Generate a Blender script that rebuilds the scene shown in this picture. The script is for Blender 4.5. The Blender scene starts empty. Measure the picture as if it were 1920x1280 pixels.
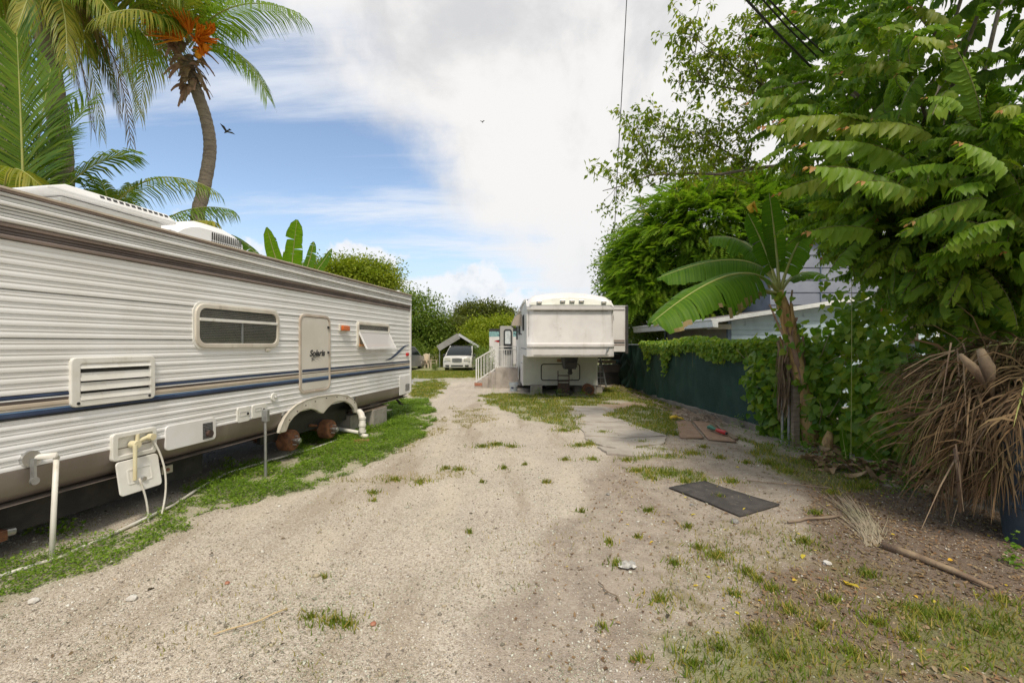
import bpy, math, random
import numpy as np
from mathutils import Vector, Matrix
random.seed(7); RNG = np.random.default_rng(7)
R = math.radians
F = 853.0; H = 1.6; HZ = 645.0           # focal length and horizon of the photograph in its own pixels, eye height
scene = bpy.context.scene

# ------------------------------------------------------------------ camera
cam_d = bpy.data.cameras.new('camera'); cam = bpy.data.objects.new('camera', cam_d)
scene.collection.objects.link(cam); scene.camera = cam
cam.location = (0, 0, H); cam.rotation_euler = (R(90), 0, 0)
cam_d.sensor_width = 36; cam_d.lens = F/1920*36; cam_d.shift_y = 5/1920
cam_d.clip_start = .05; cam_d.clip_end = 2000

# ------------------------------------------------------------------ light
SUN_EL, SUN_AZ = 56, 171                 # azimuth clockwise from +Y: behind the camera, to the right
world = bpy.data.worlds.new('World'); scene.world = world; world.use_nodes = True
def build_sky():
    nt = world.node_tree; N = nt.nodes; L = nt.links; N.clear()
    def n(t, **k):
        x = N.new(t)
        for a, b in k.items(): setattr(x, a, b)
        return x
    def setin(node, i, v):
        if isinstance(v, bpy.types.NodeSocket): L.new(v, node.inputs[i])
        else: node.inputs[i].default_value = v
    def mth(op, a, b=0., c=0., clamp=False):
        x = n('ShaderNodeMath', operation=op); x.use_clamp = clamp
        setin(x, 0, a); setin(x, 1, b); setin(x, 2, c); return x.outputs[0]
    def dot(v, w):
        x = n('ShaderNodeVectorMath', operation='DOT_PRODUCT'); L.new(v, x.inputs[0]); x.inputs[1].default_value = w
        return x.outputs['Value']
    def smooth(v, a, b):
        x = n('ShaderNodeMapRange', interpolation_type='SMOOTHSTEP'); L.new(v, x.inputs[0])
        x.inputs[1].default_value = a; x.inputs[2].default_value = b; return x.outputs[0]
    def noise(vec, scale, detail=6, rough=.55, dist=0.):
        x = n('ShaderNodeTexNoise'); L.new(vec, x.inputs['Vector']); x.inputs['Scale'].default_value = scale
        x.inputs['Detail'].default_value = detail; x.inputs['Roughness'].default_value = rough; x.inputs['Distortion'].default_value = dist
        return x.outputs[0]
    def mix(f, a, b):
        x = n('ShaderNodeMix', data_type='RGBA'); setin(x, 0, f); setin(x, 6, a); setin(x, 7, b); return x.outputs[2]
    out = n('ShaderNodeOutputWorld'); bg = n('ShaderNodeBackground'); L.new(bg.outputs[0], out.inputs[0])
    bg.inputs[1].default_value = .105
    sky = n('ShaderNodeTexSky', sky_type='NISHITA'); sky.sun_disc = False
    sky.sun_elevation = R(SUN_EL); sky.sun_rotation = R(SUN_AZ); sky.air_density = 1.1; sky.dust_density = .6; sky.ozone_density = 2.2
    tc = n('ShaderNodeTexCoord'); d = tc.outputs['Generated']
    sep = n('ShaderNodeSeparateXYZ'); L.new(d, sep.inputs[0]); X, Y, Z = sep.outputs
    zz = mth('ADD', mth('MAXIMUM', Z, 0.), .16)
    cmb = n('ShaderNodeCombineXYZ'); L.new(mth('DIVIDE', X, zz), cmb.inputs[0]); L.new(mth('DIVIDE', Y, zz), cmb.inputs[1])
    P = cmb.outputs[0]
    mp = n('ShaderNodeMapping'); L.new(P, mp.inputs[0]); mp.inputs['Rotation'].default_value = (0, 0, R(-38)); mp.inputs['Scale'].default_value = (.5, 2.1, 1)
    st = noise(mp.outputs[0], 1.25, 9, .62, .5)
    big = noise(P, .9, 8, .55, .2); fine = noise(d, 7.5, 9, .58)
    # the great cloud bank: everything on one side of a plane through the viewer's sky
    edge = dot(d, (.734, -.117, .668))
    e2 = mth('ADD', edge, mth('MULTIPLY', mth('SUBTRACT', big, .5), .42))
    e2 = mth('ADD', e2, mth('MULTIPLY', mth('SUBTRACT', fine, .5), .20))
    bank = smooth(e2, -.06, .09)
    veil = smooth(mth('ADD', st, mth('MULTIPLY', edge, .38)), .38, .66)
    veil = mth('MULTIPLY', veil, .8)
    # low heaped clouds above the horizon
    def heap(u, v, r, sq=1.9):
        q = Vector((u, 1, v)).normalized()
        s = n('ShaderNodeVectorMath', operation='SUBTRACT'); L.new(d, s.inputs[0]); s.inputs[1].default_value = q
        m = n('ShaderNodeVectorMath', operation='MULTIPLY'); L.new(s.outputs[0], m.inputs[0]); m.inputs[1].default_value = (1, 1, sq)
        l = n('ShaderNodeVectorMath', operation='LENGTH'); L.new(m.outputs[0], l.inputs[0])
        v_ = mth('ADD', mth('DIVIDE', l.outputs['Value'], r), mth('MULTIPLY', mth('SUBTRACT', noise(d, 13, 8, .6), .5), 1.9))
        return smooth(v_, 1.05, .75)
    hs = [heap(-.32, .19, .085, 2.6), heap(-.10, .105, .11, 1.5), heap(-.2, .09, .10, 2.), heap(-.6, .12, .16), heap(-1.05, .2, .2), heap(-.42, .04, .2, 3.2), heap(-.02, .05, .2, 2.5)]
    low = hs[0]
    for h_ in hs[1:]: low = mth('MAXIMUM', low, h_)
    # colours in sky units
    gn = noise(d, 2.6, 8, .6, .3)
    grey = smooth(gn, .46, .66)
    lowg = smooth(Z, .42, .0)
    white = mix(mth('MULTIPLY', grey, .85), (7.45, 7.32, 7.2, 1), (5.1, 5.15, 5.3, 1))
    white = mix(mth('MULTIPLY', lowg, .35), white, (5.9, 6.4, 7.1, 1))
    lw = mix(smooth(noise(d, 16, 6, .6), .45, .7), (7.5, 7.55, 7.7, 1), (5.4, 5.9, 6.5, 1))
    hsv = n('ShaderNodeHueSaturation'); L.new(sky.outputs[0], hsv.inputs['Color']); hsv.inputs['Saturation'].default_value = .92; hsv.inputs['Value'].default_value = 1.45
    base = hsv.outputs[0]
    base = mix(smooth(Z, .30, .0), base, (5.0, 6.2, 7.5, 1))
    c = mix(veil, base, (6.9, 7.2, 7.7, 1))
    c = mix(mth('MULTIPLY', low, .9), c, lw)
    c = mix(bank, c, white)
    L.new(c, bg.inputs[0])
build_sky()
sd = bpy.data.lights.new('sun', 'SUN'); sd.energy = 2.5; sd.angle = R(11); sd.color = (1, .91, .77)
sun = bpy.data.objects.new('sun', sd); scene.collection.objects.link(sun)
az, el = R(SUN_AZ), R(SUN_EL)
sdir = Vector((math.sin(az)*math.cos(el), math.cos(az)*math.cos(el), math.sin(el)))
sun.rotation_euler = sdir.to_track_quat('Z', 'Y').to_euler()
scene.view_settings.view_transform = 'Standard'; scene.view_settings.look = 'None'
scene.view_settings.exposure = .27; scene.view_settings.gamma = 1; scene.view_settings.use_curve_mapping = False
try:
    scene.cycles.max_bounces = 6; scene.cycles.transparent_max_bounces = 8; scene.cycles.diffuse_bounces = 3; scene.cycles.glossy_bounces = 2
except Exception: pass

# ------------------------------------------------------------------ helpers
def P(px, py, D): return Vector(((px-960)/F*D, D, H+(HZ-py)/F*D))
def G(px, py):
    D = F*H/(py-HZ); return Vector(((px-960)/F*D, D, 0))
def tag(o, label=None, cat=None, group=None, kind=None):
    if label: o['label'] = label
    if cat: o['category'] = cat
    if group: o['group'] = group
    if kind: o['kind'] = kind
    return o
def link(o, parent=None):
    scene.collection.objects.link(o)
    if parent is not None: o.parent = parent
    return o
def thing(name, label, cat, loc=(0, 0, 0), rz=0, group=None):
    o = bpy.data.objects.new(name, None); link(o); o.location = loc; o.rotation_euler = (0, 0, rz); o.empty_display_size = .1
    return tag(o, label, cat, group)
def copy_tree(o, parent=None):
    c = o.copy(); link(c)
    if parent is not None: c.parent = parent
    for ch in list(o.children): copy_tree(ch, c)
    return c
class MB:
    def __init__(s): s.v = []; s.f = []; s.m = []; s.mi = 0
    def add(s, vs, fs):
        b = len(s.v); s.v += [tuple(v) for v in vs]
        for f in fs: s.f.append([b+i for i in f]); s.m.append(s.mi)
        return s
    def box(s, x0, x1, y0, y1, z0, z1):
        return s.add([(x0,y0,z0),(x1,y0,z0),(x1,y1,z0),(x0,y1,z0),(x0,y0,z1),(x1,y0,z1),(x1,y1,z1),(x0,y1,z1)],
                     [(0,3,2,1),(4,5,6,7),(0,1,5,4),(1,2,6,5),(2,3,7,6),(3,0,4,7)])
    def obox(s, c, dx, dy, dz):          # oriented box, half vectors
        c = Vector(c); dx = Vector(dx); dy = Vector(dy); dz = Vector(dz)
        vs = [c+a*dx+b*dy+e*dz for e in (-1,1) for a, b in ((-1,-1),(1,-1),(1,1),(-1,1))]
        return s.add(vs, [(0,3,2,1),(4,5,6,7),(0,1,5,4),(1,2,6,5),(2,3,7,6),(3,0,4,7)])
    def bar(s, p, q, w, h=None, up=(0,0,1)):
        p = Vector(p); q = Vector(q); t = (q-p); l = t.length; t.normalize(); up = Vector(up)
        if abs(t.dot(up)) > .95: up = Vector((0,1,0))
        a = t.cross(up).normalized(); b = a.cross(t)
        return s.obox((p+q)/2, t*l/2, a*w/2, b*(h or w)/2)
    def tube(s, pts, rad, n=8, caps=True):
        pts = [Vector(p) for p in pts]
        if not hasattr(rad, '__len__'): rad = [rad]*len(pts)
        ref = Vector((0,0,1)); b0 = len(s.v); rings = []
        for i, p in enumerate(pts):
            t = (pts[min(i+1, len(pts)-1)]-pts[max(i-1, 0)])
            t = t.normalized() if t.length > 1e-9 else Vector((0,0,1))
            r = ref if abs(t.dot(ref)) < .93 else Vector((1,0,0))
            if i == 0: a = t.cross(r).normalized()
            else:
                a = (a-t*a.dot(t)); a = a.normalized() if a.length > 1e-6 else t.cross(r).normalized()
            b = t.cross(a)
            rings.append([p+(a*math.cos(2*math.pi*k/n)+b*math.sin(2*math.pi*k/n))*rad[i] for k in range(n)])
        vs = [v for rg in rings for v in rg]
        fs = [(i*n+k, i*n+(k+1) % n, (i+1)*n+(k+1) % n, (i+1)*n+k) for i in range(len(pts)-1) for k in range(n)]
        if caps: fs += [tuple(range(n-1, -1, -1)), tuple(range((len(pts)-1)*n, len(pts)*n))]
        return s.add(vs, fs)
    def cyl(s, p, q, r0, r1=None, n=16): return s.tube([p, q], [r0, r0 if r1 is None else r1], n)
    def prism(s, poly, fn, d0, d1):      # fn(a, b, depth) -> point
        n = len(poly)
        vs = [fn(a, b, d0) for a, b in poly]+[fn(a, b, d1) for a, b in poly]
        fs = [tuple(range(n)), tuple(range(2*n-1, n-1, -1))]+[(i, n+i, n+(i+1) % n, (i+1) % n) for i in range(n)]
        return s.add(vs, fs)
    def ring(s, outer, inner, fn, d0, d1):
        n = len(outer)
        vs = [fn(a, b, d) for d in (d0, d1) for a, b in list(outer)+list(inner)]
        fs = []
        for i in range(n):
            j = (i+1) % n
            fs += [(i, j, n+j, n+i), (2*n+i, 3*n+i, 3*n+j, 2*n+j), (i, 2*n+i, 2*n+j, j), (n+i, n+j, 3*n+j, 3*n+i)]
        return s.add(vs, fs)
    def grid(s, rows, closed=False):
        m = len(rows[0]); vs = [v for r in rows for v in r]
        return s.add(vs, [(i*m+j, i*m+j+1, (i+1)*m+j+1, (i+1)*m+j) for i in range(len(rows)-1) for j in range(m-1)])
    def build(s, name, mats, parent=None, smooth=False, bevel=0, seg=2, fix=True):
        me = bpy.data.meshes.new(name); me.from_pydata(s.v, [], s.f)
        for m in (mats if isinstance(mats, (list, tuple)) else [mats]): me.materials.append(m)
        if any(s.m): me.polygons.foreach_set('material_index', s.m)
        if smooth:
            me.polygons.foreach_set('use_smooth', [True]*len(me.polygons))
        o = bpy.data.objects.new(name, me); link(o, parent)
        if fix:
            import bmesh
            b = bmesh.new(); b.from_mesh(me); bmesh.ops.recalc_face_normals(b, faces=b.faces); b.to_mesh(me); b.free()
        if smooth == 'auto':
            try: me.set_sharp_from_angle(angle=R(38))
            except Exception: pass
        if bevel:
            md = o.modifiers.new('bevel', 'BEVEL'); md.width = bevel; md.segments = seg; md.limit_method = 'ANGLE'; md.angle_limit = R(35)
        return o
def fast_mesh(name, V, T, mats, parent=None, smooth=False, mi=None, attrs=None):
    me = bpy.data.meshes.new(name); V = np.asarray(V, np.float32); T = np.asarray(T, np.int32); k = T.shape[1]
    me.vertices.add(len(V)); me.vertices.foreach_set('co', V.ravel())
    me.loops.add(T.size); me.loops.foreach_set('vertex_index', T.ravel())
    me.polygons.add(len(T)); me.polygons.foreach_set('loop_start', np.arange(0, T.size, k, dtype=np.int32))
    for m in (mats if isinstance(mats, (list, tuple)) else [mats]): me.materials.append(m)
    if mi is not None: me.polygons.foreach_set('material_index', np.asarray(mi, np.int32))
    if smooth: me.polygons.foreach_set('use_smooth', np.ones(len(T), bool))
    for an, av in (attrs or {}).items():
        a = me.attributes.new(an, 'FLOAT', 'POINT'); a.data.foreach_set('value', np.asarray(av, np.float32))
    me.update(calc_edges=True)
    o = bpy.data.objects.new(name, me); link(o, parent); return o
def nrm(a): return a/np.maximum(np.linalg.norm(a, axis=-1, keepdims=True), 1e-9)
def frames(d, up):                       # columns: forward, side, normal
    x = nrm(np.asarray(d, float)); up = np.broadcast_to(np.asarray(up, float), x.shape)
    y = nrm(np.cross(up, x)); z = np.cross(x, y)
    return np.stack([x, y, z], -1)
def roll(Fm, a):                         # rotate frames about their forward axis
    c, s_ = np.cos(a)[:, None], np.sin(a)[:, None]
    y = Fm[:, :, 1]*c+Fm[:, :, 2]*s_; z = -Fm[:, :, 1]*s_+Fm[:, :, 2]*c
    return np.stack([Fm[:, :, 0], y, z], -1)
def batch(bases, pos, Fm, sc):           # join many transformed copies of triangle bases into one V, T
    Vs, Ts, off = [], [], 0; N = len(pos); pick = np.arange(N) % len(bases)
    sc = np.asarray(sc, float)
    if sc.ndim == 1: sc = np.repeat(sc[:, None], 3, 1)
    for b, (bv, bt) in enumerate(bases):
        ix = np.where(pick == b)[0]
        if not len(ix): continue
        v = np.einsum('nij,nkj->nki', Fm[ix], bv[None]*sc[ix][:, None, :])+pos[ix][:, None, :]
        t = bt[None]+(np.arange(len(ix))*len(bv))[:, None, None]+off
        Vs.append(v.reshape(-1, 3)); Ts.append(t.reshape(-1, 3)); off += len(ix)*len(bv)
    return np.concatenate(Vs), np.concatenate(Ts)
def mesh_of(name, base, mats, mi=None):
    o = fast_mesh(name, base[0], base[1], mats, mi=mi); me = o.data
    bpy.data.objects.remove(o); return me
def place_parts(name, meshes, pos, Fm, sc, parent):
    for i in range(len(pos)):
        o = bpy.data.objects.new(name, meshes[i % len(meshes)])
        m = np.eye(4); s = sc[i] if np.ndim(sc[i]) else np.array([sc[i]]*3)
        m[:3, :3] = Fm[i]*s[None, :]; m[:3, 3] = pos[i]
        link(o, parent); o.matrix_local = Matrix(m.tolist())
def vnoise(x, y, s=1., seed=0):
    x = np.asarray(x, float)/s; y = np.asarray(y, float)/s
    xi = np.floor(x).astype(np.int64); yi = np.floor(y).astype(np.int64); fx = x-xi; fy = y-yi
    fx = fx*fx*(3-2*fx); fy = fy*fy*(3-2*fy)
    def h(a, b):
        n = (a*374761393+b*668265263+seed*974634777) & 0xffffffff
        n = ((n ^ (n >> 13))*1274126177) & 0xffffffff
        return ((n ^ (n >> 16)) & 0xffff)/65535.
    return (h(xi, yi)*(1-fx)+h(xi+1, yi)*fx)*(1-fy)+(h(xi, yi+1)*(1-fx)+h(xi+1, yi+1)*fx)*fy
def fbm(x, y, s=1., seed=0, o=4): return sum(vnoise(x, y, s/2**k, seed+k*17)*.5**k for k in range(o))/sum(.5**k for k in range(o))
def inpoly(x, y, poly):
    r = np.zeros(np.shape(x), bool); n = len(poly)
    for i in range(n):
        x0, y0 = poly[i]; x1, y1 = poly[(i+1) % n]
        if y0 == y1: continue
        c = ((y0 > y) != (y1 > y)) & (x < (x1-x0)*(y-y0)/(y1-y0)+x0); r ^= c
    return r
def bez(p0, p1, p2, n):
    p0, p1, p2 = Vector(p0), Vector(p1), Vector(p2)
    return [p0*(1-t)**2+p1*2*t*(1-t)+p2*t*t for t in [i/(n-1) for i in range(n)]]
def rrect(x0, x1, z0, z1, r, n=5):
    pts = []
    for cx, cz, a0 in ((x1-r, z1-r, 0), (x0+r, z1-r, 90), (x0+r, z0+r, 180), (x1-r, z0+r, 270)):
        for k in range(n+1):
            a = R(a0+90*k/n); pts.append((cx+r*math.cos(a), cz+r*math.sin(a)))
    return pts

# ------------------------------------------------------------------ materials
def lin(r, g, b, f=1.):
    q = lambda c: (c/255/12.92 if c/255 <= .04045 else ((c/255+.055)/1.055)**2.4)*f
    return (q(r), q(g), q(b), 1)
def nodes(name):
    m = bpy.data.materials.new(name); m.use_nodes = True; nt = m.node_tree
    return m, nt, nt.nodes, nt.links, nt.nodes['Principled BSDF']
def mixc(nt, f, a, b, blend='MIX'):
    x = nt.nodes.new('ShaderNodeMix'); x.data_type = 'RGBA'; x.blend_type = blend
    for i, v in ((0, f), (6, a), (7, b)):
        if isinstance(v, bpy.types.NodeSocket): nt.links.new(v, x.inputs[i])
        else: x.inputs[i].default_value = v
    return x.outputs[2]
def ramp(nt, v, a, b):
    x = nt.nodes.new('ShaderNodeMapRange'); x.interpolation_type = 'SMOOTHSTEP'; nt.links.new(v, x.inputs[0])
    x.inputs[1].default_value = a; x.inputs[2].default_value = b; return x.outputs[0]
def noi(nt, scale, detail=5, stretch=(1, 1, 1), rough=.55, dist=0., coord='Object'):
    tc = nt.nodes.new('ShaderNodeTexCoord'); mp = nt.nodes.new('ShaderNodeMapping'); nt.links.new(tc.outputs[coord], mp.inputs[0])
    mp.inputs['Scale'].default_value = stretch
    x = nt.nodes.new('ShaderNodeTexNoise'); nt.links.new(mp.outputs[0], x.inputs['Vector'])
    x.inputs['Scale'].default_value = scale; x.inputs['Detail'].default_value = detail; x.inputs['Roughness'].default_value = rough; x.inputs['Distortion'].default_value = dist
    return x.outputs[0]
def bump(nt, bs, h, strength=.3, dist=.01):
    b = nt.nodes.new('ShaderNodeBump'); b.inputs['Strength'].default_value = strength; b.inputs['Distance'].default_value = dist
    nt.links.new(h, b.inputs['Height']); nt.links.new(b.outputs[0], bs.inputs['Normal'])
def M(name, c, c2=None, scale=6, rough=.6, metal=0., bmp=0., bscale=60, stretch=(1, 1, 1), lo=.4, hi=.65, grime=None, gsc=(9, 9, 1.2), glo=.52, ghi=.75, spec=.5, bdist=.01):
    m, nt, N, L, bs = nodes(name)
    col = c
    if c2: col = mixc(nt, ramp(nt, noi(nt, scale, 6, stretch), lo, hi), c, c2)
    if grime: col = mixc(nt, ramp(nt, noi(nt, 1.0, 8, gsc, .65), glo, ghi), col, grime)
    if isinstance(col, bpy.types.NodeSocket): L.new(col, bs.inputs['Base Color'])
    else: bs.inputs['Base Color'].default_value = col
    bs.inputs['Roughness'].default_value = rough; bs.inputs['Metallic'].default_value = metal; bs.inputs['Specular IOR Level'].default_value = spec
    if bmp: bump(nt, bs, noi(nt, bscale, 5, stretch), bmp, bdist)
    return m
def leafmat(name, cols, trans=.35, rough=.5, isl=1., obj=.6, tcol=None, veins=False, spec=.18):
    """colour from a random number per leaf (mesh island) and per object"""
    m, nt, N, L, bs = nodes(name)
    geo = N.new('ShaderNodeNewGeometry'); oi = N.new('ShaderNodeObjectInfo')
    a = N.new('ShaderNodeMath'); a.operation = 'MULTIPLY'; L.new(geo.outputs['Random Per Island'], a.inputs[0]); a.inputs[1].default_value = isl
    b = N.new('ShaderNodeMath'); b.operation = 'MULTIPLY_ADD'; L.new(oi.outputs['Random'], b.inputs[0]); b.inputs[1].default_value = obj; L.new(a.outputs[0], b.inputs[2])
    fr = N.new('ShaderNodeMath'); fr.operation = 'FRACT'; L.new(b.outputs[0], fr.inputs[0])
    rp = N.new('ShaderNodeValToRGB'); L.new(fr.outputs[0], rp.inputs[0]); cr = rp.color_ramp
    while len(cr.elements) < len(cols): cr.elements.new(.5)
    if cols[0][1] > cols[0][0]*1.15: cols = [(c[0]*1.16, c[1]*1.0, c[2]*.72, 1) for c in cols]
    for i, c in enumerate(cols): cr.elements[i].position = i/(len(cols)-1)*.96+.02; cr.elements[i].color = c
    col = mixc(nt, ramp(nt, noi(nt, 1.3, 3), .35, .7), rp.outputs[0], mixc(nt, 1., rp.outputs[0], (.72, .8, .7, 1), 'MULTIPLY'))
    if veins:
        at = N.new('ShaderNodeAttribute'); at.attribute_name = 'along'; nz = N.new('ShaderNodeTexNoise'); nz.noise_dimensions = '1D'; L.new(at.outputs['Fac'], nz.inputs['W']); nz.inputs['Scale'].default_value = 9; nz.inputs['Detail'].default_value = 3
        col = mixc(nt, ramp(nt, nz.outputs[0], .38, .62), col, mixc(nt, 1., col, (.62, .74, .6, 1), 'MULTIPLY')); bump(nt, bs, nz.outputs[0], .5, .02)
    L.new(col, bs.inputs['Base Color']); bs.inputs['Roughness'].default_value = rough; bs.inputs['Specular IOR Level'].default_value = spec
    tr = N.new('ShaderNodeBsdfTranslucent'); tc = mixc(nt, 1., col, tcol or (1.5, 1.6, .55, 1), 'MULTIPLY'); L.new(tc, tr.inputs[0])
    mx = N.new('ShaderNodeMixShader'); mx.inputs[0].default_value = trans
    L.new(bs.outputs[0], mx.inputs[1]); L.new(tr.outputs[0], mx.inputs[2]); L.new(mx.outputs[0], N['Material Output'].inputs[0])
    return m
def glassmat(name, tint, alpha, rough=.06):
    m, nt, N, L, bs = nodes(name)
    bs.inputs['Base Color'].default_value = tint; bs.inputs['Alpha'].default_value = alpha; bs.inputs['Roughness'].default_value = rough; bs.inputs['Specular IOR Level'].default_value = .9
    return m
K = {}
K['white_metal'] = M('white_siding', (.79, .79, .78, 1), (.73, .725, .70, 1), 1.2, .36, grime=(.50, .46, .39, 1), gsc=(2.5, 5, .9), glo=.60, ghi=.95)
K['clean_white'] = M('white_lower_siding', (.80, .80, .80, 1), (.74, .73, .71, 1), 2, .35, grime=(.55, .52, .47, 1), gsc=(4, 4, 1), glo=.6, ghi=.85)
K['tan'] = M('tan_paint', (.60, .52, .42, 1), (.53, .45, .36, 1), 3, .4)
K['beige'] = M('beige_paint', (.66, .62, .54, 1), (.56, .51, .43, 1), 3, .4, grime=(.4, .34, .27, 1), glo=.55, ghi=.8)
K['grey_paint'] = M('grey_paint', (.68, .68, .66, 1), (.6, .59, .56, 1), 2.5, .4, grime=(.36, .34, .3, 1), gsc=(1.5, 9, 9), glo=.5, ghi=.8)
K['brown'] = M('brown_trim_paint', (.26, .205, .18, 1), (.33, .26, .23, 1), 2, .42)
K['dbrown'] = M('dark_brown_trim', (.12, .095, .085, 1), (.16, .13, .12, 1), 2, .5)
K['taupe'] = M('taupe_skirt', (.20, .165, .14, 1), (.27, .23, .20, 1), 1.3, .42, stretch=(1, 1, .5), grime=(.34, .29, .23, 1), gsc=(3, 3, 1), glo=.55, ghi=.85)
K['navy'] = M('navy_stripe', (.028, .045, .095, 1), (.05, .075, .14, 1), 3, .35)
K['blue'] = M('blue_stripe', (.10, .19, .36, 1), (.16, .26, .42, 1), 3, .35)
K['black'] = M('black_plastic', (.018, .018, .02, 1), (.03, .03, .03, 1), 5, .5)
K['under'] = M('undercarriage', (.03, .029, .03, 1), (.055, .05, .046, 1), 4, .8, bmp=.2)
K['rust'] = M('rusty_iron', (.24, .10, .045, 1), (.13, .055, .03, 1), 14, .85, bmp=.5, bscale=70, grime=(.24, .14, .085, 1), gsc=(9, 9, 9))
K['steel'] = M('galvanised_steel', (.42, .43, .43, 1), (.33, .34, .34, 1), 12, .38, .7)
K['chrome'] = M('dull_chrome', (.55, .55, .54, 1), None, 5, .3, .9)
K['plastic'] = M('white_plastic', (.78, .77, .73, 1), (.70, .68, .62, 1), 4, .42, grime=(.5, .45, .38, 1), gsc=(7, 7, 3), glo=.58, ghi=.82)
K['yplastic'] = M('yellowed_plastic', (.72, .66, .45, 1), (.66, .58, .36, 1), 8, .4)
K['pvc'] = M('white_pipe_plastic', (.74, .72, .66, 1), (.62, .58, .50, 1), 5, .45, grime=(.42, .37, .3, 1), gsc=(5, 5, 5), glo=.55, ghi=.8)
K['door'] = M('door_skin', (.70, .66, .60, 1), (.64, .60, .53, 1), 2, .42, grime=(.5, .44, .36, 1), gsc=(6, 6, 1), glo=.6, ghi=.85)
K['doorframe'] = M('door_seal', (.45, .38, .31, 1), (.55, .49, .42, 1), 8, .6)
K['amber'] = M('amber_lens', (.62, .14, .02, 1), (.5, .1, .015, 1), 12, .25)
K['red'] = M('red_lens', (.5, .02, .02, 1), None, 5, .25)
K['orangewood'] = M('peeling_orange_sill', (.5, .2, .05, 1), (.6, .4, .22, 1), 22, .7)
K['glass'] = glassmat('window_glass', (.08, .09, .085, 1), .30)
K['milk'] = glassmat('hazed_glass', (.75, .73, .73, 1), .62, .3)
K['vglass'] = glassmat('dark_car_glass', (.012, .018, .02, 1), .97, .12)
K['blind'] = M('grey_blind', (.50, .47, .38, 1), (.40, .38, .31, 1), 6, .6)
K['void'] = M('dark_interior', (.03, .03, .028, 1), (.05, .048, .04, 1), 3, .9)
K['vglass'].node_tree.nodes['Principled BSDF'].inputs['Specular IOR Level'].default_value = .25
K['block'] = M('concrete_block', (.36, .33, .29, 1), (.27, .25, .22, 1), 7, .95, bmp=.6, bscale=90, grime=(.16, .15, .12, 1), gsc=(4, 4, 4), glo=.55, ghi=.8)
K['concrete'] = M('weathered_concrete', (.42, .37, .32, 1), (.33, .29, .25, 1), 3, .95, bmp=.4, bscale=60, grime=(.22, .19, .16, 1), gsc=(3, 3, 1.2), glo=.5, ghi=.78)
K['brick'] = M('red_brick', (.33, .12, .07, 1), (.40, .2, .13, 1), 14, .9, bmp=.4)
K['fiber'] = M('white_fibreglass', (.74, .71, .69, 1), (.66, .63, .61, 1), 1.6, .35, grime=(.46, .42, .38, 1), gsc=(4, 4, .7), glo=.54, ghi=.82)
K['fiber2'] = M('cream_fibreglass', (.60, .60, .53, 1), (.53, .53, .46, 1), 1.6, .45, grime=(.42, .41, .34, 1), gsc=(3, 3, 1), glo=.55, ghi=.8)
K['rail'] = M('white_railing_paint', (.72, .71, .68, 1), (.6, .58, .54, 1), 12, .5)
K['dark_metal'] = M('dark_brown_iron', (.05, .035, .03, 1), (.10, .05, .035, 1), 12, .7)
K['wood'] = M('weathered_wood', (.23, .17, .12, 1), (.34, .27, .2, 1), 5, .85, stretch=(1, 1, 9), bmp=.4)
K['ply'] = M('brown_board', (.30, .19, .125, 1), (.37, .25, .17, 1), 5, .85, bmp=.3, grime=(.2, .15, .11, 1), gsc=(6, 6, 6))
K['rubber'] = M('grey_rubber_mat', (.05, .045, .042, 1), (.08, .07, .065, 1), 9, .9, bmp=.6, bscale=120, grime=(.2, .18, .15, 1), gsc=(14, 14, 14), glo=.6, ghi=.75)
K['bark'] = M('grey_bark', (.17, .14, .11, 1), (.27, .23, .19, 1), 7, .95, stretch=(1, 1, .4), bmp=.8, bscale=28, bdist=.02)
K['dry'] = leafmat('dry_palm_leaf', [(.20, .12, .06, 1), (.32, .20, .11, 1), (.42, .29, .17, 1), (.24, .15, .08, 1)], .15, .7, tcol=(1.2, 1, .7, 1))
K['litter'] = leafmat('fallen_dry_leaf', [(.19, .11, .06, 1), (.32, .21, .12, 1), (.13, .08, .05, 1), (.40, .30, .19, 1), (.24, .13, .065, 1)], .1, .75, tcol=(1.2, 1, .7, 1))
K['bluebin'] = M('dark_blue_plastic', (.035, .06, .09, 1), (.05, .075, .10, 1), 5, .5, bmp=.1)
K['bark_young'] = M('palm_trunk', (.26, .215, .165, 1), (.17, .14, .11, 1), 5, .95, stretch=(1, 1, 6), bmp=.8, bscale=18, bdist=.02)
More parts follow.
